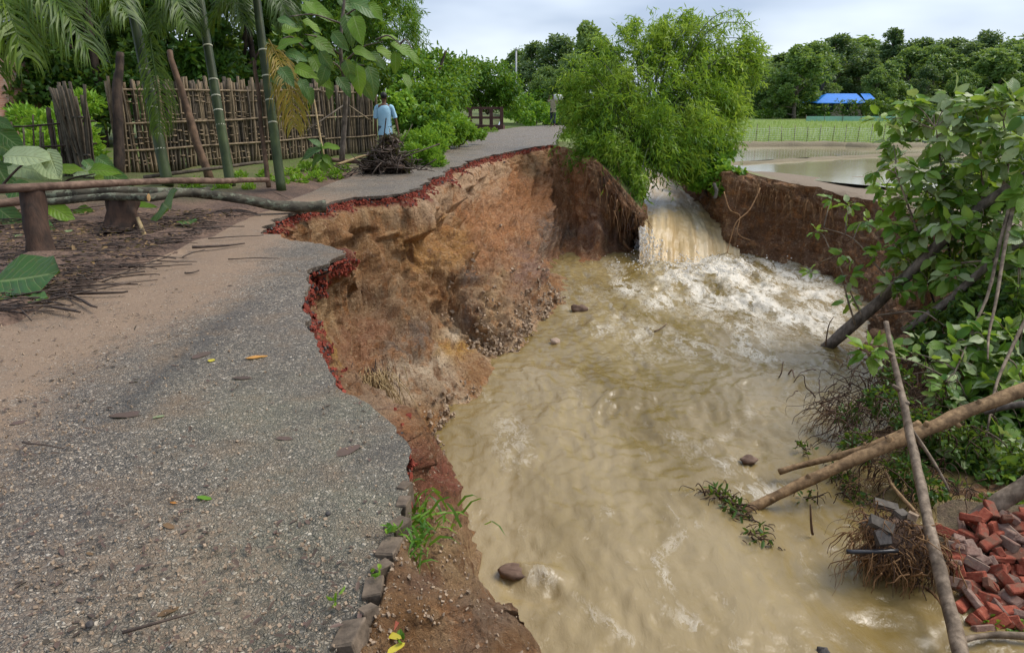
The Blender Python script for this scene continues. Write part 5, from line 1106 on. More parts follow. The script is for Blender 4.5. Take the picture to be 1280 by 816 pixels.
ground_leaf('fallen_leaf', 20, 296, 16, -12, 20, M['leafpale'], 'whitish withered leaf behind the leaning stump', .05)
ground_leaf('fallen_leaf', 84, 288, 12, 6, 15, M['leafpale'], 'pale dry leaf on the litter between the stumps', .05)

# ------------------------------------------------------------------ stumps and poles by the verge
def stump(label, x0, y0, x1, y1, zc, r0, r1, seed, mat=M['stump']):
    b, t = D(x0, y0, zc), D(x1, y1, zc); b[2] = -.05; root = empty('tree_stump', b, label, 'stump'); n = 16; u = np.linspace(0, 1, n)
    P = b + (t - b) * u[:, None]; rr = r1 + (r0 - r1) * (1 - u) ** 2.2; rr[0] *= 1.12; V, Fq = tube(P, rr, 18, .22, seed); g = G(); g.add(V, Fq[0]); g.build('bark', mat, root)
    g = G(); g.add(V[Fq[2][0]] + [0, 0, .002], np.arange(len(Fq[2][0]))[None]); g.build('cut_top', M['cutwood'], root, smooth=False); return root
stump('tall dark leaning stump carrying the pole at the far left', 52, 318, 38, 236, 7.3, .155, .105, 5)
stump('short sawn stump with a fresh orange cut under the logs', 155, 288, 151, 251, 8.9, .24, .185, 9)
stick_thing('wooden_pole', [D(-40, 238, 7.1), D(45, 234, 7.25), D(180, 228, 8.4), D(334, 225, 10.6)], .048, .036, M['logred'], 'long reddish pole resting across the leaning stump', 'pole', wobble=.012, ends=M['cutwood'])
stick_thing('log', [D(54, 244, 9.0), D(130, 238, 9.2), D(200, 240, 9.4), D(262, 238, 9.8)], .062, .045, M['logmoss'], 'grey bent log lying just under the long reddish pole', 'log', ends=M['cutwood'])
stick_thing('log', [D(52, 252, 8.6), D(120, 247, 8.7), D(186, 247, 8.75)], .042, .048, M['logmoss'], 'pale barked log with a fresh orange cut end on the sawn stump', 'log', ends=M['cutwood'])
stick_thing('log', [D(-30, 260, 8.2), D(28, 252, 8.4)], .05, .05, M['logred'], 'short pole butting in from the left edge behind the leaning stump', 'log', ends=M['cutwood'])
stick_thing('log', [D(186, 248, 9.2), D(238, 240, 9.5), D(300, 248, 9.9), D(360, 258, 10.1), D(407, 258, 10.3)], .050, .085, M['logmoss'], 'mossy bent log ending at the broken road edge', 'log', rough=.2, ends=M['cutwood'])
stick_thing('log', [D(180, 222, 12.6), D(240, 214, 13.2), D(330, 203, 14.0)], .035, .03, M['slatdark'], 'thin pole lying behind the palm feet', 'pole')
stick_thing('log', [D(415, 200, 15.2), D(460, 204, 15.4), D(505, 209, 15.2)], .045, .035, M['logred'], 'reddish pole lying in front of the brush heap', 'log', ends=M['cutwood'])
stick_thing('log', [D(420, 206, 15.0), D(455, 196, 15.4), D(480, 193, 15.6)], .03, .02, M['straw'], 'pale thin branch across the brush heap', 'branch')
stick_thing('log', [D(182, 298, 8.6), D(172, 272, 8.8)], .03, .02, M['straw'], 'short stick propped against the sawn stump', 'stick')

# brush heap in front of the walking man
bh = empty('brush_heap', D(482, 210, 15.6), 'heap of wilted dark purple brush piled at the road side', 'brush')
g = G(); gl_ = G()
for k in range(240):
    x_ = rng.normal(480, 19); a = D(x_, 212 - abs(rng.normal(0, 15)) * math.exp(-((x_ - 484) / 24) ** 2), rng.uniform(14.9, 15.9)); d = unit(rng.normal(0, 1, 3) * [1, 1, .45] + [-.2, 0, .05]); L = rng.exponential(.22) + .08
    V, Fq = tube(wob([a, a + d * L / 2, a + d * L], .03, 4, k), rng.uniform(.006, .014), 4); g.add(V, Fq)
for px, py, rp in ((482, 192, 15), (495, 201, 13), (466, 205, 11), (488, 178, 11), (502, 208, 9), (474, 196, 12)):
    blob_leaves(gl_, D(px, py, 15.5), rp * 15.5 / F, 560, .16, .05, .7, .3, False, (.0, .7), .2)
g.build('twigs', M['twig'], bh); gl_.build('withered_leaves', M['leafpurple'], bh)

# ------------------------------------------------------------------ verge litter: sticks one by one, the crumbs as stuff
SG = 'dark sticks lying on the verge'
for k, (x0, y0, x1, y1, r, lb) in enumerate([(240, 309, 306, 304, .022, 'thick black stick lying near the crack at the road edge'), (285, 324, 350, 323, .008, 'straight thin stick pointing onto the bare road'), (231, 341, 249, 338, .012, 'short dark piece of bark alone on the sandy road edge'),
        (60, 364, 121, 384, .020, 'dark stick pointing at the road below the huge green leaf'), (55, 382, 100, 390, .020, 'thick dark bark strip nearest the camera on the verge'), (88, 358, 172, 355, .014, 'long black stick lying level across the litter'), (90, 366, 160, 364, .018, 'frayed dark stick at the litter edge'), (128, 352, 214, 318, .011, 'long slanting twig crossing the litter'),
        (70, 340, 182, 336, .009, 'thin level twig on the litter above the black stick'), (160, 334, 240, 330, .009, 'fine twig reaching towards the sandy road edge'), (196, 326, 246, 327, .009, 'short twig at the right end of the litter'), (140, 348, 200, 343, .010, 'crooked twig amid the litter'), (60, 376, 96, 362, .012, 'stick lying across the bark strip'), (40, 388, 72, 374, .010, 'slender stick at the lower left of the litter'),
        (180, 305, 230, 302, .012, 'dark twig between the sawn stump and the road'), (228, 322, 256, 312, .010, 'small forked twig by the thick black stick'), (150, 330, 210, 322, .008, 'wiry twig in the middle of the litter'), (5, 336, 26, 318, .010, 'pale bent twig beside the leaning stump'), (96, 350, 140, 344, .010, 'half buried twig behind the long black stick'), (260, 298, 330, 294, .010, 'thin branch lying along the crack'), (330, 234, 372, 254, .006, 'yellow straw poking over the mossy log end')]):
    a, b = W(x0, y0, .04), W(x1, y1, .04); stick_thing('stick', [a, (a + b) / 2 + rng.normal(0, .03, 3) * [1, 1, .1], b], r * .8, r * .45, M['twig'], lb, 'stick', SG, 5, .3, .01, 9)
g = G()
for k in range(1700):
    px, py = rng.uniform(-20, 340), rng.uniform(262, 392)
    if py > 395 - .45 * max(0, px - 20) or py < 262: continue
    a = W(px, py, .045 + rng.uniform(0, .03)); L = rng.exponential(.13) + .03; t = rng.normal(.1, .5); d = np.array([math.cos(t), math.sin(t), rng.normal(0, .06)])
    V, Fq = tube([a, a + d * L * .5 + [0, 0, .01], a + d * L], rng.uniform(.002, .007), 4); g.add(V, Fq)
tag(g.build('twig_litter', M['twig'], None, (0, 0, 0)), 'fine dark twigs and chips littering the muddy verge', 'litter', kind='stuff')
g = G(); n = 2600; P = []
for _ in range(n):
    px, py = rng.uniform(-20, 400), 262 + 120 * rng.random() ** 1.4
    if py < 388 - .42 * max(0, px): P.append(W(px, py, .05 + rng.uniform(0, .02)))
P = np.array(P); V, Fc, kk = leafs(P, rnd(len(P)) * [1, 1, .15], rng.uniform(.02, .075, len(P)), rng.uniform(.015, .04, len(P)), .1, True, np.tile([0, 0, 1.0], (len(P), 1)) + rng.normal(0, .25, (len(P), 3))); g.add(V, Fc, np.repeat(rng.random(len(P)), kk))
tag(g.build('leaf_litter', M['leafbrown'], None, (0, 0, 0)), 'dead leaves and wood chips littering the muddy verge', 'litter', kind='stuff')
for k, (px, py, dx, dy, L, mt, lb) in enumerate([(212, 627, 10, 1, 11, 'leaforange', 'small orange leaf lying alone on the road'), (306, 448, 26, -4, 28, 'leaforange', 'curled orange brown leaf near the broken edge'), (418, 571, 38, -20, 44, 'leafpurple', 'large brown leaf lying close to the broken corner'), (204, 654, 20, 8, 20, 'leafbrown', 'small dark brown curled leaf below the orange leaf'),
        (240, 448, 30, -12, 32, 'leafpurple', 'dark wet leaf scrap beside the yellow green leaf'), (262, 452, 10, -9, 12, 'leafyellow', 'tiny yellow green leaf on the dark leaf scrap'), (136, 520, 50, -5, 46, 'leafpurple', 'flattened muddy leaf remains in the middle of the road'), (190, 522, 14, -3, 15, 'leafpale', 'pale bluish scrap beside the flattened muddy leaf'), (290, 472, 40, -1, 26, 'leafpurple', 'dark flat leaf sliver on the road below the curled leaf'),
        (345, 547, 22, 1, 22, 'leafpurple', 'small dark leaf with stalk in the middle right of the road'), (246, 620, 24, 4, 22, 'bright', 'thin green blade of grass on the road'), (196, 770, 26, -12, 28, 'leafbrown', 'crumpled brown leaf near the bottom of the road'), (108, 690, 12, 4, 12, 'leafbrown', 'little dark scrap at the lower left of the road'), (12, 530, 20, -4, 22, 'leafpurple', 'dark leaf scrap at the left edge of the road')]):
    ground_leaf('fallen_leaf', px, py, dx, dy, L, M[mt], lb, .028, .42 if mt != 'leafyellow' else .7)
a, b = W(153, 790, .02), W(244, 764, .02); stick_thing('stick', [a, (a + b) / 2 + [.01, -.01, .01], b], .006, .003, M['twig'], 'slim brown twig lying at the bottom of the road', 'stick', None, 6, .2, .006, 9)
a, b = W(28, 552, .02), W(80, 560, .02); stick_thing('stick', [a, (a + b) / 2 + [.01, -.01, .01], b], .005, .003, M['twig'], 'dark thin twig at the left side of the road', 'stick', None, 6, .2, .006, 9)
for k, (px, py, r, lb) in enumerate([(112, 780, .013, 'black spiky seed pod at the bottom of the road'), (410, 642, .012, 'dark pebble by the right side of the road')]):
    g = G(); V, Fq = lump(W(px, py, .01), r, k, (1, 1, .7)); g.add(V, Fq); tag(g.build('pebble', M['chipdark'], None, None), lb, 'stone')
# ------------------------------------------------------------------ kerb bricks of the near road edge, grass, straw
KB = [(504, 640, 16, 18, 12), (498, 668, 22, 18, -16), (489, 697, 26, 20, 8), (479, 722, 18, 18, -20), (471, 748, 26, 26, 22), (462, 778, 16, 24, -25), (440, 806, 34, 26, 15), (507, 620, 14, 14, 3)]
for k, (px, py, w, h, rot) in enumerate(KB):
    c = W(px, py, -.045); zc = proj(c)[2]; g = G(); bmx = bmesh.new(); bmesh.ops.create_cube(bmx, size=1); bmesh.ops.bevel(bmx, geom=bmx.edges[:], offset=.045, segments=1, affect='EDGES'); bmesh.ops.triangulate(bmx, faces=bmx.faces[:])
    V = np.array([v.co[:] for v in bmx.verts]); Fq = np.array([[v.index for v in f.verts] for f in bmx.faces]); bmx.free()
    Mx = np.array(Matrix.Rotation(R(rot + 70), 3, 'Z') @ Matrix.Rotation(rng.normal(0, .12), 3, 'X'))
    V = V * (w * zc / F * 1.4, w * zc / F * .95, .11); V = V + .005 * np.stack([fbm(V * 30 + k * 7, 2, j) for j in range(3)], -1); g.add(V @ Mx.T + c, Fq)
    g.build('edge_brick', M['stone'], road, smooth=False)
gt = empty('grass_tuft', W(520, 655, -.1), 'green grass tuft growing at the kerb bricks over the water', 'grass')
n = 170; P = W(522, 655, -.12) + rng.normal(0, 1, (n, 3)) * [.07, .12, .02]; P[:60] = W(508, 685, -.08) + rng.normal(0, 1, (60, 3)) * [.035, .05, .02]
g = G()
for p in P:
    d = unit(rng.normal(0, .55, 3) * [1, 1, 0] + [.12, -.1, .8]); L = rng.uniform(.05, .14); q = np.array([p, p + d * L * .55, p + d * L * .8 + [d[0] * L * .3, d[1] * L * .3, -.1 * L], p + d * L * .95 + [d[0] * L * .6, d[1] * L * .6, -.35 * L]])
    s = unit(np.cross(d, rng.normal(size=3))) * .0055; V = np.concatenate([q - s * np.array([[1], [1], [.7], [.1]]), q + s * np.array([[1], [1], [.7], [.1]])]); i = np.arange(3); g.add(V, np.stack([i, i + 1, i + 5, i + 4], 1), rng.random())
tag(g.build('blades', M['vine'], gt), kind='stuff')
bush_s = lambda lb, px, py, z, n, s: None
def sprig(label, px, py, z, n, L, mat):
    b = W(px, py, z); r = empty('seedling', b, label, 'plant'); P = b + rng.normal(0, .012, (n, 3)) * [1, 1, .3]; g = G()
    V, Fc, kk = leafs(P, rnd(n) * [1, 1, .4] + [0, 0, .5], rng.uniform(.5, 1, n) * L, L * .45, .1, True); g.add(V, Fc, np.repeat(rng.random(n), kk)); g.build('leaves', mat, r)
sprig('tiny seedling on the road beside the kerb bricks', 416, 752, .01, 7, .04, M['bright']); sprig('small weed growing on the mossy kerb brick', 466, 716, .03, 8, .035, M['bright']); sprig('little weed beside the grass tuft', 489, 661, .03, 10, .05, M['vine']); sprig('small green weed on the soil shoulder', 505, 800, -.06, 6, .035, M['vine'])
ground_leaf('fallen_leaf', 482, 792, 22, 5, 22, M['leafyellow'], 'yellow leaf on the soil shoulder at the bottom', -.05, .5); ground_leaf('fallen_leaf', 484, 816, 22, -14, 28, M['leafyellow'], 'second yellow leaf, half curled, at the bottom edge', -.05, .4)
for k, (px, py, z, s, mt, lb) in enumerate([(495, 740, -.06, .03, 'brick', 'small red brick fragment on the soil shoulder'), (490, 784, -.06, .028, 'brick', 'red brick bit beside the yellow leaf'), (560, 560, -1.6, .0, 'brick', ''), (548, 598, -1.0, .07, 'brick', 'broken red brick lodged at the cliff foot corner'), (556, 618, -.75, .06, 'brick', 'red brick fragment above the water near the grass tuft')]):
    if s:
        g = G(); V, Fq = box((0, 0, 0), (s * 1.6, s, s * .8), np.array(Matrix.Rotation(k * 1.3, 3, 'Z') @ Matrix.Rotation(.4, 3, 'X'))); g.add(V * (1 + rng.uniform(-.15, .15, V.shape)) + W(px, py, z), Fq); tag(g.build('brick_fragment', M[mt], None, None, False), lb, 'brick')
# straw roots dangling from the cliff under the lip
def roots(name, label, cat, spots, mat, rmin=.004, rmax=.010, parent=None, kind=None, chaos=.28):
    g = G()
    for (p, d, L, n, spread) in spots:
        for k in range(n):
            a = np.asarray(p) + rng.normal(0, spread, 3) * [1, 1, .35]; dd = unit(np.asarray(d, float) + rng.normal(0, chaos, 3)); l = L * rng.uniform(.3, 1.2) * (1 if chaos < .4 else .8)
            q = [a, a + dd * l * .35, a + dd * l * .65 + [0, 0, -.12 * l], a + dd * l * .8 + [0, 0, -.4 * l]]
            P = wob(spline(q, 9), (.05 if chaos < .4 else .13) * l, 3 / max(l, .1), int(rng.integers(999))); r = rng.uniform(rmin, rmax); V, Fq = tube(P, np.linspace(r, r * .4, 9), 4); g.add(V, Fq)
    if parent is not None: return tag(g.build(name, mat, parent), kind='stuff')
    return tag(g.build(name, mat, None, None), label, cat, kind=kind or 'stuff')
roots('straw_tuft', 'bundle of dry straw roots dangling on the cliff under the road lip', 'roots', [(D(468, 470, 8.1), (.1, -.15, -1), .62, 110, .10), (D(478, 466, 8.1), (.35, 0, -.7), .5, 24, .10), (D(455, 480, 8.0), (-.25, 0, -.8), .4, 24, .08)], M['straw'], .003, .007)
roots('dark_roots', 'dark fine roots behind the dangling straw on the cliff', 'roots', [(D(462, 468, 8.25), (-.1, -.1, -1), .5, 70, .13)], M['twig'], .003, .006)
roots('hanging_roots', 'curtain of fine roots hanging below the bamboo on the cliff', 'roots', [(D(px, py, zc), (0, -.05, -1), L, n, .25) for px, py, zc, L, n in [(725, 200, 22.0, .8, 14), (748, 208, 21.2, .9, 20), (765, 225, 20.9, .9, 20), (782, 246, 20.6, .8, 18), (796, 262, 20.5, .6, 18), (735, 225, 21.4, .8, 12), (776, 262, 20.6, .7, 10)]], M['root'], .006, .014)
roots('hanging_roots', 'dark root mat hanging at the overhang tip left of the fall', 'roots', [(D(px, py, zc), (0, -.1, -1), .5, 16, .2) for px, py, zc in [(770, 240, 20.7), (788, 262, 20.5), (798, 275, 20.5), (756, 220, 21.0)]], M['rootdark'], .006, .013)
roots('hanging_roots', 'roots trailing down the dark bank right of the fall', 'roots', [(D(px, py, zc), (0, -.1, -1), .7, n, .18) for px, py, zc, n in [(915, 225, 21.5, 22), (940, 228, 21, 20), (965, 240, 20.9, 18), (985, 240, 20.6, 14), (1010, 250, 19.8, 14), (1040, 262, 19.2, 14)]], M['root'], .005, .010)
stick_thing('bent_root', [D(950, 235, 20.6), D(938, 262, 20.5), D(920, 278, 20.4), D(912, 300, 20.4), D(908, 318, 20.3)], .022, .012, M['root'], 'long pale bent root drooping into the fall', 'root', n=20)
stick_thing('bent_root', [D(905, 240, 21.1), D(912, 262, 20.9), D(925, 270, 20.7), D(922, 292, 20.5), D(944, 302, 20.4)], .018, .008, M['root'], 'crooked root crossing the pale bent root at the right of the fall', 'root', n=20)
stick_thing('rag', [D(893, 230, 21.6), D(896, 240, 21.5), D(894, 248, 21.5)], .05, .06, M['slabgrey'], 'pale rag caught under the creeper by the fall', 'rag', rough=.5)

# ------------------------------------------------------------------ bridge railing at the road end, utility pole, net fence, blue roofed house
rr = empty('bridge_railing', D(600, 156, 42), 'weathered reddish concrete railing of a small bridge by the road', 'railing')
rx = [(572, 42.5), (588, 42.2), (601, 42), (614, 41.8), (627, 41.6)]
for px, zc in rx:
    c = D(px, 145, zc); c[2] = .52; g = G(); V, Fq = box(c, (.2, .2, 1.04)); g.add(V, Fq); g.build('post', M['railing'], rr, smooth=False)
for z in (.45, .98):
    for (a, za), (b, zb) in zip(rx[:-1], rx[1:]):
        A_, B2 = D(a, 145, za), D(b, 145, zb); c = (A_ + B2) / 2; c[2] = z; d = B2 - A_; ang = math.atan2(d[1], d[0]); g = G(); V, Fq = box(c, (np.hypot(d[0], d[1]) - .2, .12, .13), np.array(Matrix.Rotation(ang, 3, 'Z'))); g.add(V, Fq); g.build('rail', M['railing'], rr, smooth=False)
c = D(600, 158, 42); c[2] = -.1; g = G(); V, Fq = box(c, (2.9, .4, .3), np.array(Matrix.Rotation(-.25, 3, 'Z'))); g.add(V, Fq); g.build('plinth', M['railing'], rr, smooth=False)
b = base_at(645, 58, -.2); up_ = empty('utility_pole', b, 'thin grey utility pole standing beyond the road end', 'pole')
g = G(); V, Fq = tube([b, b + [0, 0, 5.2]], .07, 8); g.add(V, Fq); g.build('pole', M['metal'], up_)
g = G(); V, Fq = tube([b + [0, 0, 5.15], b + [0, 0, 5.3]], .1, 8); g.add(V, Fq); g.build('cap', M['metal'], up_)
hz = -.8
nf = empty('net_fence', base_at(1020, 38.6, hz), 'pale net fence on thin stakes around the green rice field', 'fence')
n = 34; NX = np.linspace(9.5, 32, n)
for k, x in enumerate(NX):
    y = 38.9 + .03 * x; p = np.array([x, y, -.7]); g = G(); h_ = rng.uniform(.78, .98); V, Fq = tube([p, p + [rng.normal(0, .03), 0, h_]], .018, 5); g.add(V, Fq); g.build('stake', M['post'], nf)
g = G()
for z in np.linspace(.05, .72, 7):
    P = np.stack([np.linspace(9.5, 32, 110), 38.9 + .03 * np.linspace(9.5, 32, 110) - .03, -.7 + z + .03 * np.sin(np.linspace(0, 105, 110))], -1); V, Fq = tube(P, .006, 3); g.add(V, Fq)
for x in np.linspace(9.5, 32, 150):
    P = [[x, 38.87 + .03 * x, -.66], [x + .02, 38.87 + .03 * x, .02]]; V, Fq = tube(P, .0055, 3); g.add(V, Fq)
tag(g.build('netting', M['net'], nf), kind='stuff')
tealm = m_plain('teal_net_cloth', (.25, .52, .42), (.38, .62, .50), 4, .8, .2)
nf2 = empty('net_fence', base_at(1050, 78, hz), 'teal shade net strung along the far side of the rice field', 'fence')
for k, x in enumerate(np.linspace(31, 62, 17)):
    p = np.array([x, 79, hz - .1]); g = G(); V, Fq = tube([p, p + [0, 0, .75]], .03, 5); g.add(V, Fq); g.build('stake', M['post'], nf2)
g = G(); X_ = np.linspace(31, 62, 80); V = np.concatenate([np.stack([X_, 79.03 + .08 * np.sin(X_ * 1.7), np.full(80, z)], -1) for z in (hz, hz + .25, hz + .5)]); i = np.arange(79); g.add(V, np.concatenate([np.stack([i, i + 1, i + 81, i + 80], 1), np.stack([i + 80, i + 81, i + 161, i + 160], 1)])); g.build('net_cloth', tealm, nf2)
b = base_at(1052, 92, hz); bhs = empty('blue_roofed_house', b, 'low house with a bright blue sheet roof before the far trees', 'house')
yb = b[1]; bx0, bx1 = base_at(1022, 92, 0)[0], base_at(1076, 92, 0)[0]
zt, ze = D(1050, 117.5, 94)[2], D(1020, 128.5, 91)[2]
g = G(); V, Fq = box(((bx0 + bx1) / 2 + .2, yb + 1.6, (ze + hz) / 2 - .1), (bx1 - bx0 - .5, 3.6, ze - hz + .2)); g.add(V, Fq); g.build('wall', M['plaster'], bhs, smooth=False)
g = G(); a0 = np.array([[bx0 - .5, yb - .6, ze], [bx1 + .3, yb - .6, ze], [bx1 - .0, yb + 1.8, zt], [bx0 + 1.6, yb + 1.8, zt], [bx0 - .5, yb + 4, ze], [bx1 + .3, yb + 4, ze]]); g.add(np.concatenate([a0, a0 - [0, 0, .08]]), [np.array([[0, 1, 2, 3], [3, 2, 5, 4], [0, 6, 7, 1]]), np.array([[0, 3, 4]])]); g.build('roof', M['bluesheet'], bhs, smooth=False)
g = G(); x2 = base_at(1078, 92, 0)[0]; x3 = base_at(1093, 92, 0)[0]; a0 = np.array([[x2, yb - .2, ze + .35], [x3, yb - .2, ze + .3], [x3 - .1, yb + 1.6, zt], [x2 + .2, yb + 1.6, zt], [x3 - .1, yb + 3.2, ze + .3], [x2, yb + 3.2, ze + .3]]); g.add(a0, np.array([[0, 1, 2, 3], [3, 2, 4, 5]])); g.build('roof', M['bluesheet'], bhs, smooth=False)
for k, px in enumerate((1036, 1056)):
    c = base_at(px, 92, 0); g = G(); V, Fq = box((c[0], yb - .24, .35), (.8, .08, .9)); g.add(V, Fq); g.build('window', M['navy'], bhs, smooth=False)

# ------------------------------------------------------------------ the walking man and the far man with the sack
def skin_body(name, verts, edges, radii, parent, mat, sub=2):
    me = bpy.data.meshes.new(name); me.from_pydata([tuple(v) for v in verts], edges, []); o = bpy.data.objects.new(name, me); C.objects.link(o); o.parent = parent
    md = o.modifiers.new('skin', 'SKIN'); md.use_smooth_shade = True
    for i, r in enumerate(radii): me.skin_vertices[0].data[i].radius = (r, r) if np.isscalar(r) else r
    me.skin_vertices[0].data[0].use_root = True
    ms = o.modifiers.new('sub', 'SUBSURF'); ms.levels = sub; ms.render_levels = sub; me.materials.append(mat); return o
def loft(rings, seg=16):                     # rings: (cx, cy, cz, rx, ry)
    a = np.arange(seg) / seg * 2 * np.pi; V = np.concatenate([np.stack([c[0] + c[3] * np.cos(a), c[1] + c[4] * np.sin(a), np.full(seg, c[2])], -1) for c in rings]); n = len(rings)
    i = np.arange(n - 1)[:, None] * seg; j = np.arange(seg); j2 = (j + 1) % seg; return V, np.stack([i + j, i + j2, i + seg + j2, i + seg + j], -1).reshape(-1, 4)
def person(loc, label, shirt, trouser, arms, legs, scale=1.0, yaw=0, group=None, shortsleeve=True):
    root = empty('person', loc, label, 'person', group); root.rotation_euler = (0, 0, yaw); root.scale = (scale * .88, scale * .92, scale)
    v = [(0, 0, .93), (0, 0, 1.08), (0, 0, 1.26), (0, .0, 1.40), (0, .015, 1.475), (0, .03, 1.55), (0, .045, 1.62), (0, .035, 1.69), (0, .135, 1.575)]
    e = [(0, 1), (1, 2), (2, 3), (3, 4), (4, 5), (5, 6), (6, 7), (5, 8)]; r = [(.135, .10), (.12, .09), (.145, .10), (.12, .08), .052, (.068, .078), (.075, .092), (.05, .06), .016]
    def chain(start, pts, rad):
        k = start
        for p, q in zip(pts, rad): v.append(p); r.append(q); e.append((k, len(v) - 1)); k = len(v) - 1
        return k
    for s in (-1, 1):
        sh, el, wr = arms[s]; k = chain(3, [(s * .17, 0, 1.39), sh, el, wr], [.06, .055, .042, .030])
        d = unit(np.array(wr) - np.array(el)); pl = np.array(wr) + d * .07; kp = chain(k, [tuple(pl)], [(.036, .018)])
        w_ = unit(np.cross(d, [1, 0, .01]))
        for f, ln in zip((-.027, -.009, .009, .027), (.06, .075, .078, .062)):
            b0 = pl + w_ * f + d * .035; b1 = b0 + d * ln * .5 + np.array([-s * .008, 0, 0]); chain(kp, [tuple(b0), tuple(b1), tuple(b1 + d * ln * .45 + np.array([-s * .016, .0, 0]))], [.010, .009, .007])
        b0 = pl - d * .03 - w_ * .04; chain(kp, [tuple(b0), tuple(b0 + d * .04 - w_ * .012)], [.011, .008])
        hp_, kn, an = legs[s]; k = chain(0, [hp_, kn, an, (an[0], an[1] + .06, an[2] - .05), (an[0] + s * .02, an[1] + .16, an[2] - .062)], [.095, .06, .042, .042, .03])
        chain(k - 1, [(an[0], an[1] - .05, an[2] - .055)], [.03])
        chain(6, [(s * .078, .03, 1.585)], [.018])           # ear
    skin_body('body', v, e, r, root, M['skin'])
    def part(nm, Vf, mat, off=(0, 0, 0)):
        me = bpy.data.meshes.new(nm); me.from_pydata([tuple(x) for x in Vf[0]], [], [tuple(int(i) for i in q) for q in Vf[1]]); me.polygons.foreach_set('use_smooth', [True] * len(me.polygons)); me.materials.append(mat)
        o = bpy.data.objects.new(nm, me); C.objects.link(o); o.parent = root; return o
    Vs, Fs = loft([(0, -.01, .76, .20, .15), (0, -.005, .84, .195, .145), (0, 0, .95, .185, .135), (0, 0, 1.10, .182, .128), (0, 0, 1.26, .195, .132), (0, 0, 1.36, .195, .118), (0, 0, 1.42, .165, .095), (0, .005, 1.455, .105, .075), (0, .01, 1.485, .066, .062)])
    Vs = Vs + .010 * np.stack([fbm(Vs * 6, 3, k) for k in (5, 6, 7)], -1); sh_o = part('shirt', (Vs, Fs), shirt)
    for s in (-1, 1):
        sh, el, wr = arms[s]; a, b = np.array([s * .14, 0, 1.395]), np.array(sh) * .15 + np.array(el) * .85; V, Fq = tube(spline([a, np.array(sh), b], 8), np.array([.062, .068, .066, .062, .060, .060, .062, .064]), 12); part('sleeve', (V + .006 * np.stack([fbm(V * 9, 2, k) for k in (1, 2, 3)], -1), Fq[0]), shirt)
        hp_, kn, an = legs[s]; V, Fq = tube(spline([(hp_[0] * .8, 0, .96), np.array(hp_) - [0, 0, .06], kn, np.array(an) + [0, 0, .06]], 12), np.linspace(.115, .075, 12), 12); part('trouser_leg', (V + .008 * np.stack([fbm(V * 7, 2, k) for k in (1, 2, 3)], -1), Fq[0]), trouser)
    V, Fq = loft([(0, 0, .80, .165, .125), (0, 0, .9, .17, .13), (0, 0, .99, .168, .122)]); part('waistband', (V, Fq), trouser)
    V, Fq = lump((0, .022, 1.655), .098, 3, (.92, 1.02, .92), 14, 10, .05); kq = [q for q in Fq if not (V[q, 1].mean() > .07 and V[q, 2].mean() < 1.68) and V[q, 2].mean() > 1.575]; part('hair', (V, kq), M['hair'])
    return root
man_at = D(481, 150, 16.6); man_at[2] = .0
person(man_at, 'man in a light blue shirt walking away with his arms hanging', M['shirt'], M['trouser'], {-1: ((-.215, 0, 1.36), (-.255, -.03, 1.10), (-.25, .03, .86)), 1: ((.215, 0, 1.36), (.29, .02, 1.11), (.34, .0, .87))},
       {-1: ((-.09, 0, .88), (-.10, .10, .50), (-.10, .02, .09)), 1: ((.09, 0, .88), (.10, -.04, .50), (.10, -.20, .12))}, .965, R(3))
fm = W(691, 157.8, 0)
person(fm, 'distant man in khaki shirt carrying a white sack on his shoulder', M['beige'], M['navy'], {-1: ((-.21, 0, 1.37), (-.30, -.12, 1.22), (-.16, -.12, 1.44)), 1: ((.21, 0, 1.38), (.34, -.14, 1.36), (.24, -.12, 1.60))},
       {-1: ((-.09, 0, .88), (-.10, -.05, .5), (-.10, .04, .09)), 1: ((.09, 0, .88), (.10, -.1, .5), (.10, .02, .09))}, 1.0, R(175))
g = G(); V, Fq = lump(fm + [.30, -.05, 1.55], .26, 4, (1.25, .75, .7), 14, 9, .25); g.add(V, Fq); tag(g.build('sack', M['sack'], None, None), 'white sack carried on the distant man\'s shoulder', 'sack')
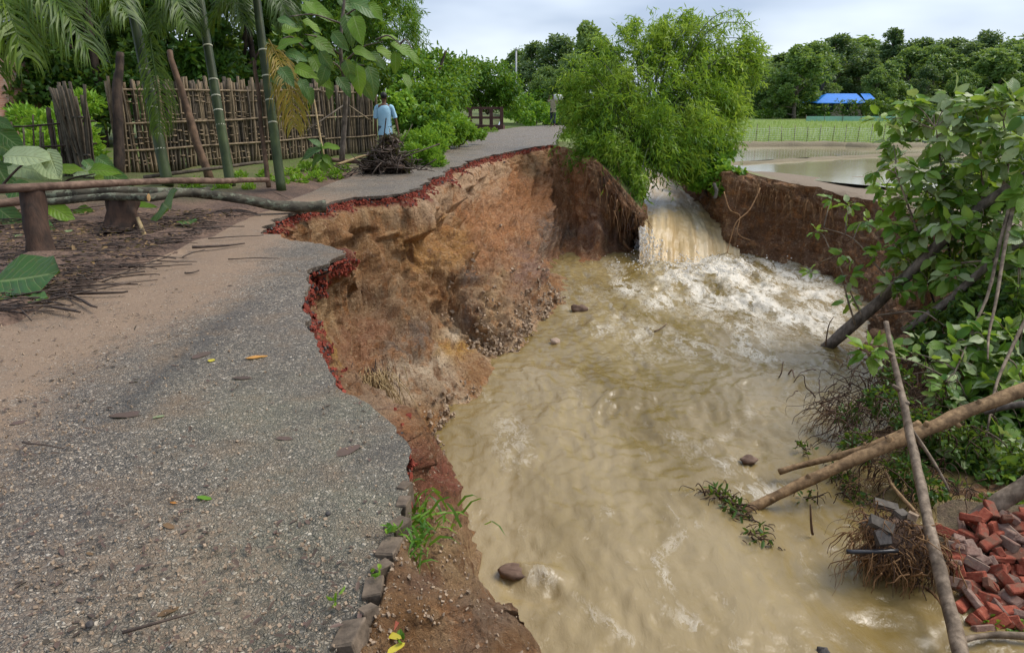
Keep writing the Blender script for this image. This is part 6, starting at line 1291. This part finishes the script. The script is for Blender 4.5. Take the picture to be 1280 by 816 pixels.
# ------------------------------------------------------------------ the fallen tree on the right
def dz(px, py): return (13.6 - (px - 1030) / 250 * 2.6) if py < 400 else 10.6 - (py - 400) / 200 * 1.9
ft = empty('fallen_tree', D(1032, 432, 13.5), 'fallen broad-leaved tree leaning over the right bank with its trunk foot in the water', 'tree')
def trunk_part(nm, pts, r0, r1, mat, parent, seg=10, rough=.14, n=20, w=.03):
    P = wob(spline([D(*p) for p in pts], n), w, 1.2, int(pts[0][0])); V, Fq = tube(P, np.linspace(r0, r1, n), seg, rough, int(pts[0][1])); g = G(); g.add(V, Fq); g.build(nm, mat, parent); return P
TRK = trunk_part('trunk', [(1026, 440, 13.6), (1090, 385, 13.0), (1160, 320, 12.2), (1215, 268, 11.6), (1285, 218, 11.0)], .115, .07, M['bark'], ft)
BR = [TRK]
for nm, pts, r0, r1 in [('branch', [(1130, 415, 12.0), (1180, 380, 11.6), (1250, 322, 11.0), (1290, 300, 10.8)], .075, .05), ('branch', [(1185, 255, 12), (1165, 242, 12), (1148, 235, 12)], .035, .012), ('branch', [(1200, 285, 11.8), (1225, 286, 11.5), (1262, 285, 11.2)], .028, .012), ('branch', [(1226, 255, 11.6), (1227, 215, 11.6), (1228, 165, 11.6)], .03, .010),
                        ('branch', [(1140, 340, 12.5), (1110, 345, 12.6), (1070, 300, 12.8), (1030, 285, 12.9)], .022, .006), ('branch', [(1080, 395, 13), (1068, 370, 13.1), (1040, 310, 13.2)], .02, .006), ('branch', [(1160, 322, 12.2), (1140, 270, 12.2), (1120, 215, 12.2)], .03, .01), ('branch', [(1250, 245, 11.3), (1262, 200, 11.3), (1255, 150, 11.3)], .03, .01),
                        ('branch', [(1070, 405, 13), (1062, 380, 12.9), (1056, 355, 12.9)], .02, .012), ('branch', [(1095, 395, 12.2), (1150, 390, 11.6), (1180, 405, 11.2)], .018, .008), ('branch', [(1200, 330, 11.2), (1230, 328, 11), (1275, 330, 10.8)], .018, .008), ('branch', [(1190, 300, 11.9), (1180, 230, 11.9), (1170, 160, 11.8)], .03, .008), ('branch', [(1265, 260, 10.9), (1240, 390, 10.2), (1235, 450, 9.6)], .03, .012), ('branch', [(1262, 262, 10.9), (1225, 400, 10.4), (1190, 470, 9.8)], .03, .01), ('branch', [(1290, 380, 10), (1250, 470, 9.4), (1235, 540, 8.9)], .03, .012)]:
    BR.append(trunk_part(nm, pts, r0, r1, M['bark'] if r0 > .03 else M['pole'], ft, 7, .12, 14))
CL = [(1140, 130, 22), (1165, 140, 22), (1190, 122, 22), (1215, 132, 24), (1240, 135, 24), (1265, 130, 24), (1200, 148, 24), (1285, 140, 22), (1130, 165, 20), (1160, 180, 24), (1190, 172, 24), (1222, 165, 24), (1250, 165, 24), (1275, 172, 24), (1120, 202, 20), (1150, 215, 22), (1180, 205, 24), (1210, 208, 24), (1245, 200, 24), (1277, 205, 24),
      (1105, 235, 18), (1135, 250, 22), (1170, 250, 24), (1200, 245, 24), (1260, 245, 24), (1284, 240, 24), (1060, 258, 13), (1040, 250, 11), (1082, 278, 18), (1120, 280, 22), (1150, 290, 24), (1182, 280, 22), (1020, 290, 10), (1098, 315, 18), (1130, 322, 20), (1205, 332, 20), (1240, 300, 22), (1262, 312, 24), (1284, 332, 24), (1012, 340, 9), (1052, 318, 12), (1062, 345, 14), (1115, 355, 18), (1160, 352, 20), (1190, 345, 22), (1250, 350, 24),
      (1062, 378, 13), (1240, 392, 24), (1270, 385, 26), (1222, 405, 24), (1284, 420, 26), (1085, 442, 24), (1112, 440, 20), (1190, 432, 24), (1215, 425, 26), (1240, 450, 26), (1272, 446, 28), (1200, 462, 26), (1252, 480, 28), (1278, 478, 28), (1225, 478, 24), (1262, 520, 26), (1222, 560, 26), (1250, 548, 26), (1277, 540, 28), (1240, 592, 26), (1282, 590, 28), (1262, 570, 26), (1205, 575, 22), (1232, 425, 24), (1258, 415, 26), (1170, 395, 18), (1205, 385, 20), (1160, 455, 18), (1180, 480, 18), (1240, 520, 22), (1222, 200, 22), (1234, 225, 22), (1100, 150, 14), (1128, 142, 16), (1152, 155, 20), (1252, 118, 16), (1118, 180, 18), (1138, 225, 20), (1092, 215, 12), (1165, 232, 22), (1195, 225, 22), (1288, 180, 24), (1215, 290, 22), (1190, 262, 20), (1140, 300, 18), (1280, 300, 24), (1170, 320, 18), (1128, 365, 16), (1215, 360, 22), (1245, 375, 22), (1150, 430, 16), (1182, 500, 18), (1208, 500, 20), (1130, 470, 14), (1160, 268, 20), (1280, 285, 24), (1230, 270, 22), (1110, 258, 16), (1245, 325, 22), (1275, 360, 24)]
BP = np.concatenate(BR); pool = []; tw = G()
for (px, py, rp) in CL:
    zc = dz(px, py) + rng.normal(0, .25); c = D(px, py, zc); j = np.argmin(np.linalg.norm(BP - c, axis=1)); 
    V, Fq = tube(wob(spline([BP[j], (BP[j] + c) / 2 + [0, 0, .08], c], 8), .03, 2, px), np.linspace(.012, .005, 8), 5); tw.add(V, Fq)
    m = max(8, int(rp * .95)); dirn = rnd(m) * [1, 1, .8] + [-.1, -.15, .15]; L = rp * zc / F * .88
    for k in range(m):
        d = unit(dirn[k]); p = c + d * L * rng.uniform(.1, .7); s = L * rng.uniform(.75, 1.25) * (1 if rp > 15 else 1.2)
        pale = rng.random() < ((.46 if py < 240 else .34) if px > 1110 else .08); up = unit(np.array([rng.normal(0, .5), rng.normal(-.3, .4), .8])); 
        pool.append((s * F / proj(p)[2], p, d + [0, 0, -.25], up, s, pale, rp))
tag(tw.build('twigs', M['pole'], ft), kind='stuff'); 
LG = [leaf_mesh('leaf', .56, .18, M['leafgreen'], .04, k, .05, n=6) for k in range(6)]; LP_ = [leaf_mesh('leaf', .56, .25, M['leafpale'], .05, k, .05, n=6) for k in range(3)]
LB = [leaf_mesh('leaf', .52, .2, M['teak'], .04, k, .1, n=6) for k in range(3)]
pool.sort(key=lambda t: -t[0]); rest = {'leafplain': G(), 'leafpale': G()}
sel = set(range(0, 300))
for i, (sz, p, ax, up, s, pale, rp) in enumerate(pool):
    me = (LP_ if pale else (LB if rp < 15 else LG))[i % 3 + (3 if (not pale and rp >= 15 and i % 2) else 0)]
    if i in sel: inst('leaf', me, aim(p, ax, up, s), ft)
    else:
        Mx = np.array(aim(p, ax, up, s)); co = np.empty(len(me.vertices) * 3); me.vertices.foreach_get('co', co); co = co.reshape(-1, 3) @ Mx[:3, :3].T + Mx[:3, 3]
        rest['leafpale' if pale else 'leafplain'].add(co, np.array([q.vertices[:] for q in me.polygons]), rng.random())
for k, gg in rest.items():
    if gg.n: tag(gg.build('leaves', M[k], ft), kind='stuff')
# undergrowth on the bank under it
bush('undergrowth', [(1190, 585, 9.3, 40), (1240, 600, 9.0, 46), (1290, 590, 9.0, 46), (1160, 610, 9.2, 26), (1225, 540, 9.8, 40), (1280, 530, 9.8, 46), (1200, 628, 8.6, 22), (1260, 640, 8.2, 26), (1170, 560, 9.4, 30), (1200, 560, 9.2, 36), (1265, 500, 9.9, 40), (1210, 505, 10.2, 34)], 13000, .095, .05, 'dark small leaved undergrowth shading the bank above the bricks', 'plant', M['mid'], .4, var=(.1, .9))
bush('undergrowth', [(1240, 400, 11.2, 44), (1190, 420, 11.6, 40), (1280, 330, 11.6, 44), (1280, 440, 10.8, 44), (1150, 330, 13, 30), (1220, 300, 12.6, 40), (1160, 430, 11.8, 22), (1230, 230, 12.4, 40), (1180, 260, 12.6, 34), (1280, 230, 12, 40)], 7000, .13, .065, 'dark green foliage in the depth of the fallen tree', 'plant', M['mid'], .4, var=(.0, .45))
bush('snagged_leaves', [(1075, 555, 8.9, 20), (1105, 500, 9.6, 24), (1135, 590, 8.4, 22), (1150, 530, 9.2, 26), (1120, 470, 10, 18), (1060, 520, 9.7, 14), (1160, 610, 8.1, 18)], 1500, .08, .04, 'leaves coloured dark as shadow, caught in the root tangle at the waterline', 'plant', M['dark'], .5, twigs=False)  # dark leaf colour stands in for the shadow mass in the tangle
bush('bank_weeds', [(1215, 655, 7.9, 10), (1190, 770, 6.7, 10), (1240, 780, 6.4, 14), (1275, 790, 6.3, 14), (1060, 600, 8.9, 14), (1075, 575, 9.2, 14), (1130, 560, 9.2, 14)], 900, .05, .022, 'small weeds around the roots and bricks at the waterline', 'plant', M['vine'], .1, twigs=False)

# ------------------------------------------------------------------ logs and poles at the waterline
def log2(label, pts, r0, r1, mat, nm='log', cat='log', knots=(), rough=.22, wbl=.03, ends=None):
    P = wob(spline([D(*p) for p in pts], 26), wbl, 1.1, int(pts[0][0])); V, Fq = tube(P, np.linspace(r0, r1, 26), 10, rough, int(pts[0][1])); root = empty(nm, P[0], label, cat)
    g = G(); g.add(V, Fq[0] if ends else Fq); g.build('bark', mat, root)
    if ends:
        for fz in Fq[1:]:
            g = G(); g.add(V[fz[0]], np.arange(len(fz[0]))[None]); g.build('cut_end', ends, root, smooth=False)
    for (t, d, L) in knots:
        j = int(t * 25); p = P[j]; V, Fq = tube([p, p + unit(np.array(d, float)) * L * .35, p + unit(np.array(d, float)) * L * .6], [r1 * .5, r1 * .42, r1 * .3], 6); g = G(); g.add(V, Fq); g.build('branch_stub', mat, root)
    return root
log2('long peeled yellowish log slanting from the water up the right bank', [(930, 640, 8.15), (1000, 607, 8.2), (1100, 562, 8.25), (1200, 520, 8.3), (1300, 480, 8.35)], .055, .085, M['peeled'], knots=[(.30, (0, -.2, 1), .16), (.52, (.3, 0, 1), .2), (.66, (-.2, -.3, 1), .2), (.8, (.2, -.2, 1), .18), (.15, (.5, -.5, .4), .12), (.72, (.6, -.6, -.5), .22)], ends=M['cutwood'])
log2('thinner brown log lying behind the long peeled log', [(975, 590, 8.75), (1040, 572, 8.7), (1110, 548, 8.6), (1150, 530, 8.55)], .036, .05, M['peeled'], knots=[(.55, (-.2, 0, 1), .12)])
log2('upright leaning pole crossing in front of the peeled log', [(1108, 404, 8.9), (1118, 450, 8.6), (1132, 510, 8.15), (1141, 560, 7.75), (1158, 640, 7.0), (1180, 730, 6.35), (1202, 830, 5.75)], .028, .062, M['pole'], 'pole', 'pole', knots=[(.16, (-.7, 0, .5), .2), (.28, (-.8, 0, .6), .22), (.33, (.4, -.5, .4), .1)])
log2('forked thin branch hanging from the leaning pole', [(1140, 530, 8.0), (1160, 560, 7.8), (1176, 590, 7.6), (1187, 613, 7.5)], .022, .012, M['pole'], 'branch', 'branch')
log2('thick pale log poking out above the brick heap', [(1205, 655, 7.6), (1250, 625, 7.5), (1310, 590, 7.4)], .085, .10, M['pole'], ends=M['cutwood'])
log2('thin bare branch lying below the brick heap', [(1195, 800, 6.1), (1240, 794, 6.15), (1310, 797, 6.1)], .022, .03, M['pole'], 'branch', 'branch')
log2('crooked root branch reaching left below the root clump', [(1135, 730, 6.9), (1160, 735, 6.85), (1180, 758, 6.6), (1160, 768, 6.6)], .018, .008, M['root'], 'branch', 'branch')
log2('grey forked branch lying along the peeled log at the right', [(1230, 516, 9.0), (1255, 510, 8.9), (1290, 505, 8.8)], .035, .045, M['bark'], 'branch', 'branch')
log2('thin pale stick rising beside the leaning pole', [(1108, 590, 8.3), (1120, 610, 8.1), (1150, 645, 7.6)], .016, .02, M['peeled'], 'branch', 'branch')

# tangle of brush on the waterline: nobody could count it
roots('brush_tangle', 'dark tangle of roots and brush along the right waterline', 'brush', [(D(px, py, zc), d, L, n, s) for px, py, zc, d, L, n, s in [(1090, 500, 9.9, (-.8, -.3, .1), .7, 90, .35), (1120, 520, 9.5, (-.7, -.5, .2), .8, 110, .4), (1150, 500, 9.6, (-.3, -.5, .6), .7, 90, .35), (1060, 505, 9.9, (-1, -.3, -.1), .7, 60, .25), (1100, 560, 8.9, (-.9, -.4, -.1), .6, 80, .3), (1140, 590, 8.5, (-.6, -.5, -.1), .6, 80, .3), (1120, 470, 10.2, (-.4, -.3, .8), .7, 50, .3), (1180, 540, 9.2, (-.3, -.4, .4), .7, 60, .35), (1170, 610, 8.4, (-.4, -.4, -.2), .5, 60, .25)]], M['rootdark'], .003, .010, kind='stuff', chaos=.7)
roots('brush_tangle', 'reddish fine roots dragging in the water at the right edge', 'brush', [(D(px, py, zc), d, L, n, s) for px, py, zc, d, L, n, s in [(1050, 515, 9.9, (-1, -.2, -.25), .75, 46, .12), (1075, 600, 8.6, (-.7, -.4, -.4), .5, 40, .15), (1110, 585, 8.7, (-.5, -.3, .1), .6, 40, .2), (1060, 455, 11.5, (-.5, -.2, .7), .4, 10, .1)]], M['root'], .003, .007, kind='stuff', chaos=.45)
for k, (a, b, c, lb) in enumerate([((1072, 508, 9.9), (1082, 485, 9.9), (1074, 468, 9.9), 'upright reddish twig at the brush tangle'), ((1032, 432, 13.2), (1036, 408, 13.2), (1042, 396, 13.2), 'thin red twig beside the trunk foot'), ((1025, 504, 10.2), (1040, 500, 10.2), (1050, 494, 10.2), 'dark stick end stuck out over the water from the tangle'), ((1088, 466, 10.3), (1100, 470, 10.2), (1140, 480, 10), 'long thin reddish stick across the top of the tangle'), ((1048, 574, 8.9), (1090, 570, 8.8), (1116, 555, 8.7), 'curved yellow stick above the thinner brown log')]):
    stick_thing('stick', [D(*a), D(*b), D(*c)], .016, .008, M['culmbrown'] if k != 4 else M['peeled'], lb, 'stick', None, 6, .2, .01, 10)

# root clump with slabs caught in it
rc = empty('root_clump', D(1120, 720, 7.0), 'washed-out root clump hanging over the water left of the leaning pole', 'roots')
core = G(); V, Fq = lump(D(1122, 682, 7.15), .30, 7, (1.15, .8, .75), 22, 14, .5); core.add(V, Fq); core.build('earth', M['ground'], rc)
roots('roots', '', '', [(D(px, py, zc), d, L, n, s) for px, py, zc, d, L, n, s in [(1095, 652, 6.95, (-.8, -.3, .1), .5, 34, .07), (1075, 668, 6.95, (-.4, -.2, -.6), .55, 30, .07), (1085, 690, 6.9, (-.15, -.2, -1), .55, 36, .08), (1110, 700, 6.85, (0, -.2, -1), .4, 50, .1), (1140, 690, 6.8, (.1, -.3, -.8), .45, 60, .1), (1160, 670, 6.85, (.2, -.3, -.7), .45, 50, .1), (1170, 700, 6.8, (.1, -.2, -1), .35, 40, .08), (1140, 660, 6.9, (.2, -.3, .3), .3, 40, .1)]], M['root'], .002, .009, rc, None, .55)
roots('fine_roots', '', '', [(D(px, py, zc), d, L, n, s) for px, py, zc, d, L, n, s in [(1110, 680, 6.9, (-.2, -.3, -.7), .4, 70, .14), (1150, 690, 6.85, (.1, -.3, -.7), .4, 70, .14), (1100, 645, 7.0, (-.5, -.3, .2), .35, 50, .12), (1150, 720, 6.9, (0, -.2, -.9), .25, 40, .1)]], M['rootdark'], .002, .007, rc, None, .7)
def slab(px, py, zc, d, rot, label, mat=M['slabgrey'], nm='concrete_chunk', cat='rubble'):
    g = G(); V, Fq = box((0, 0, 0), d); V = V * (1 + rng.uniform(-.16, .16, V.shape)); Mx = np.array(Matrix.Rotation(R(rot[2]), 3, 'Z') @ Matrix.Rotation(R(rot[0]), 3, 'X') @ Matrix.Rotation(R(rot[1]), 3, 'Y')); g.add(V @ Mx.T + D(px, py, zc), Fq); tag(g.build(nm, mat, None, None, False), label, cat)
slab(1102, 655, 6.8, (.22, .11, .05), (30, 25, -30), 'long flat grey slab on top of the root clump'); slab(1103, 672, 6.74, (.16, .13, .05), (50, 10, 10), 'dark square slab below the flat slab on the root clump', M['chipdark']); slab(1127, 642, 6.9, (.12, .09, .05), (10, 5, 20), 'small grey stone at the top of the root clump'); slab(1141, 645, 6.85, (.08, .08, .06), (10, 15, 50), 'pale stone beside the leaning pole on the root clump', M['gravel']); slab(1108, 632, 7.3, (.22, .1, .06), (10, 8, -25), 'grey slab half in the water behind the root clump')
stick_thing('pipe', [D(1058, 689, 6.75), D(1090, 689, 6.72), D(1122, 688, 6.75)], .022, .020, M['pipe'], 'charred black pipe stuck in the root clump', 'pipe', None, 10, .05, .003, 10)

# heap of loose bricks
BM = []
for k in range(6):
    bmx = bmesh.new(); bmesh.ops.create_cube(bmx, size=1)
    for v in bmx.verts: v.co = Vector((v.co.x * .235 * (1 if k < 4 else .55), v.co.y * .112, v.co.z * .07)) + Vector(rng.normal(0, .006, 3))
    bmesh.ops.bevel(bmx, geom=bmx.edges[:], offset=.011, segments=1, affect='EDGES')
    for mt in ('brick', 'brickgrey'):
        me = bpy.data.meshes.new('brick'); bmx.to_mesh(me); me.materials.append(M[mt]); BM.append(me)
    bmx.free()
BG = 'loose bricks of the heap at the right waterline'; cnt = 0; nb = 0
LBR = ['whole red brick', 'grey mortared brick', 'broken red half brick', 'mortared half brick']
spec_top = {0: 'mortared brick sticking out at the upper left of the heap', 1: 'topmost flat pinkish brick at the crest of the heap', 2: 'red brick leaning at the left edge under the mortared brick', 3: 'single red brick fallen to the waterline below the heap'}
def heap_d(py): return 7.35 - (py - 640) / 150 * 1.05
def put_brick(px, py, lay, big=True, label=None, grey=None):
    global nb
    if proj(D(px, py, 7))[0] < 1177 + max(0, (py - 690) * .42): return
    c = D(px, py, heap_d(py) + lay * .09) + rng.normal(0, .02, 3)
    gr = rng.random() < .24 if grey is None else grey; half = (rng.random() < .14) if label is None else False
    me = BM[(8 + 2 * rng.integers(2) if half else 2 * rng.integers(4)) + (1 if gr else 0)]
    e = (rng.normal(.35, .45), rng.normal(0, .5), rng.uniform(-1.5, 1.5)); sc = .86
    Mx = Matrix.Translation(Vector(c)) @ Matrix.Rotation(e[2], 4, 'Z') @ Matrix.Rotation(e[0], 4, 'X') @ Matrix.Rotation(e[1], 4, 'Y') @ Matrix.Scale(sc, 4)
    zone = 'in the heap flank beside the pole' if px < 1203 + max(0, (py - 690) * .4) else 'along the crest of the brick heap' if py < 672 else 'in the upper middle of the brick heap' if py < 712 else 'in the lower middle of the brick heap' if py < 748 else 'at the foot of the brick heap'; tag(inst('brick', me, Mx), label or LBR[(1 if gr else 0) + (2 if half else 0)] + ' ' + zone, 'brick', None if label else BG); nb += 1
for lay in (2, 1, 0):
    for r_, py in enumerate(np.arange(646, 790, 11)):
        for px in np.arange(1180 + (r_ % 2) * 12 + lay * 7, 1312, 22):
            if py < 660 and px < 1200 + (660 - py) * 1.2: continue
            if py > 745 and rng.random() < .35: continue
            put_brick(px + rng.normal(0, 4), py + rng.normal(0, 3), lay)
put_brick(1196, 682, -.8, label=spec_top[0], grey=True); put_brick(1256, 648, -.6, label=spec_top[1], grey=False); put_brick(1190, 702, -.3, label=spec_top[2], grey=False)
c = W(1228, 768, WZ + .06); tag(inst('brick', BM[8], Matrix.Translation(Vector(c)) @ Matrix.Rotation(.5, 4, 'Z') @ Matrix.Rotation(.3, 4, 'X')), spec_top[3], 'brick')
g = G(); gv, gf = [], []                      # earth under the bricks
for py in np.linspace(628, 800, 14):
    for px in np.linspace(1172 + max(0, (py - 690) * .42), 1330, 10): gv.append(D(px, py, heap_d(py) + .36) + [0, 0, .05 * fbm(np.array([px, py]) * .03, 2, 3)])
i = np.arange(13)[:, None] * 10 + np.arange(9); g.add(np.array(gv), np.stack([i, i + 10, i + 11, i + 1], -1).reshape(-1, 4)); tag(g.build('bank_earth', M['ground'], None, (0, 0, 0), True, {'green': np.full(140, .15)}), 'dark earth of the bank under the brick heap', kind='structure')

# ------------------------------------------------------------------ things caught in the water
def snag(label, spots, n, L, leafn, mat=M['rootdark']):
    p0 = W(*spots[0][:2], WZ); root = empty('floating_debris', p0, label, 'debris'); 
    roots('twigs', '', '', [(W(px, py, WZ + .03), (dx, -.3, dz_), L, n, .08) for px, py, dx, dz_ in spots], mat, .004, .011, root)
    g = G()
    for px, py, dx, dz_ in spots: blob_leaves(g, W(px, py, WZ + .06), .11, leafn, .09, .035, .1, .6, True, (.1, .9), .3)
    g.build('leaves', M['dark'], root)
    return root
snag('clump of dark twigs and leaves snagged in the current at the log tip', [(892, 616, -.6, .4), (905, 622, .2, .3), (915, 632, .6, .1), (925, 640, .6, -.1)], 26, .28, 22)
snag('small leafy twig clump floating below the snagged debris', [(944, 664, .3, .3), (950, 672, .5, .1)], 16, .18, 12)
snag('sprig of drowned green leaves at the right waterline', [(1012, 620, .1, .6), (1006, 560, -.2, .4)], 10, .3, 16)
snag('dark leafy twigs bent into the water before the tangle', [(1046, 592, -.3, .3), (1062, 610, -.2, .2), (1075, 622, .1, .2)], 18, .3, 24)
for k, (pts, lb) in enumerate([([(818, 414), (826, 410), (834, 404)], 'little dark stick floating in mid stream'), ([(972, 474), (977, 466), (979, 452)], 'twig standing up in the foam left of the tangle'), ([(984, 470), (990, 462), (993, 472)], 'hooked twig next to the upright twig in the foam'), ([(1016, 668), (1014, 650), (1013, 630)], 'thin reddish stick poking out of the water by the peeled log')]):
    P = [W(px, py, WZ + .03 + .16 * i * (k != 0)) if k else W(px, py, WZ + .05) for i, (px, py) in enumerate(pts)]
    stick_thing('stick', P, .014, .008, M['culmbrown'], lb, 'stick', None, 6, .2, .01, 9)
for k, (px, py, r, sq, lb, mt) in enumerate([(936, 575, .09, (1.3, 1, .5), 'brown rock breaking the surface in the right hand current', 'logred'), (642, 714, .11, (1.4, 1, .35), 'reddish rock under the small standing wave', 'logred'), (694, 427, .08, (1.2, 1, .8), 'orange clod at the waterline beside the rubble', 'pinkclay'), (1030, 816, .06, (1, 1, .8), 'dark stone at the bottom edge of the water', 'chipdark'), (724, 386, .13, (1.2, 1, .8), 'block of brown earth slumped into the water at the cliff foot', 'logred'), (1090, 655, .09, (1.6, 1, .5), 'grey stone in the water by the root clump', 'slabgrey')]):
    g = G(); V, Fq = lump(W(px, py, WZ + .03), r, k * 3 + 1, sq, 16, 10, .38); g.add(V, Fq); tag(g.build('rock', M[mt], None, None), lb, 'rock')
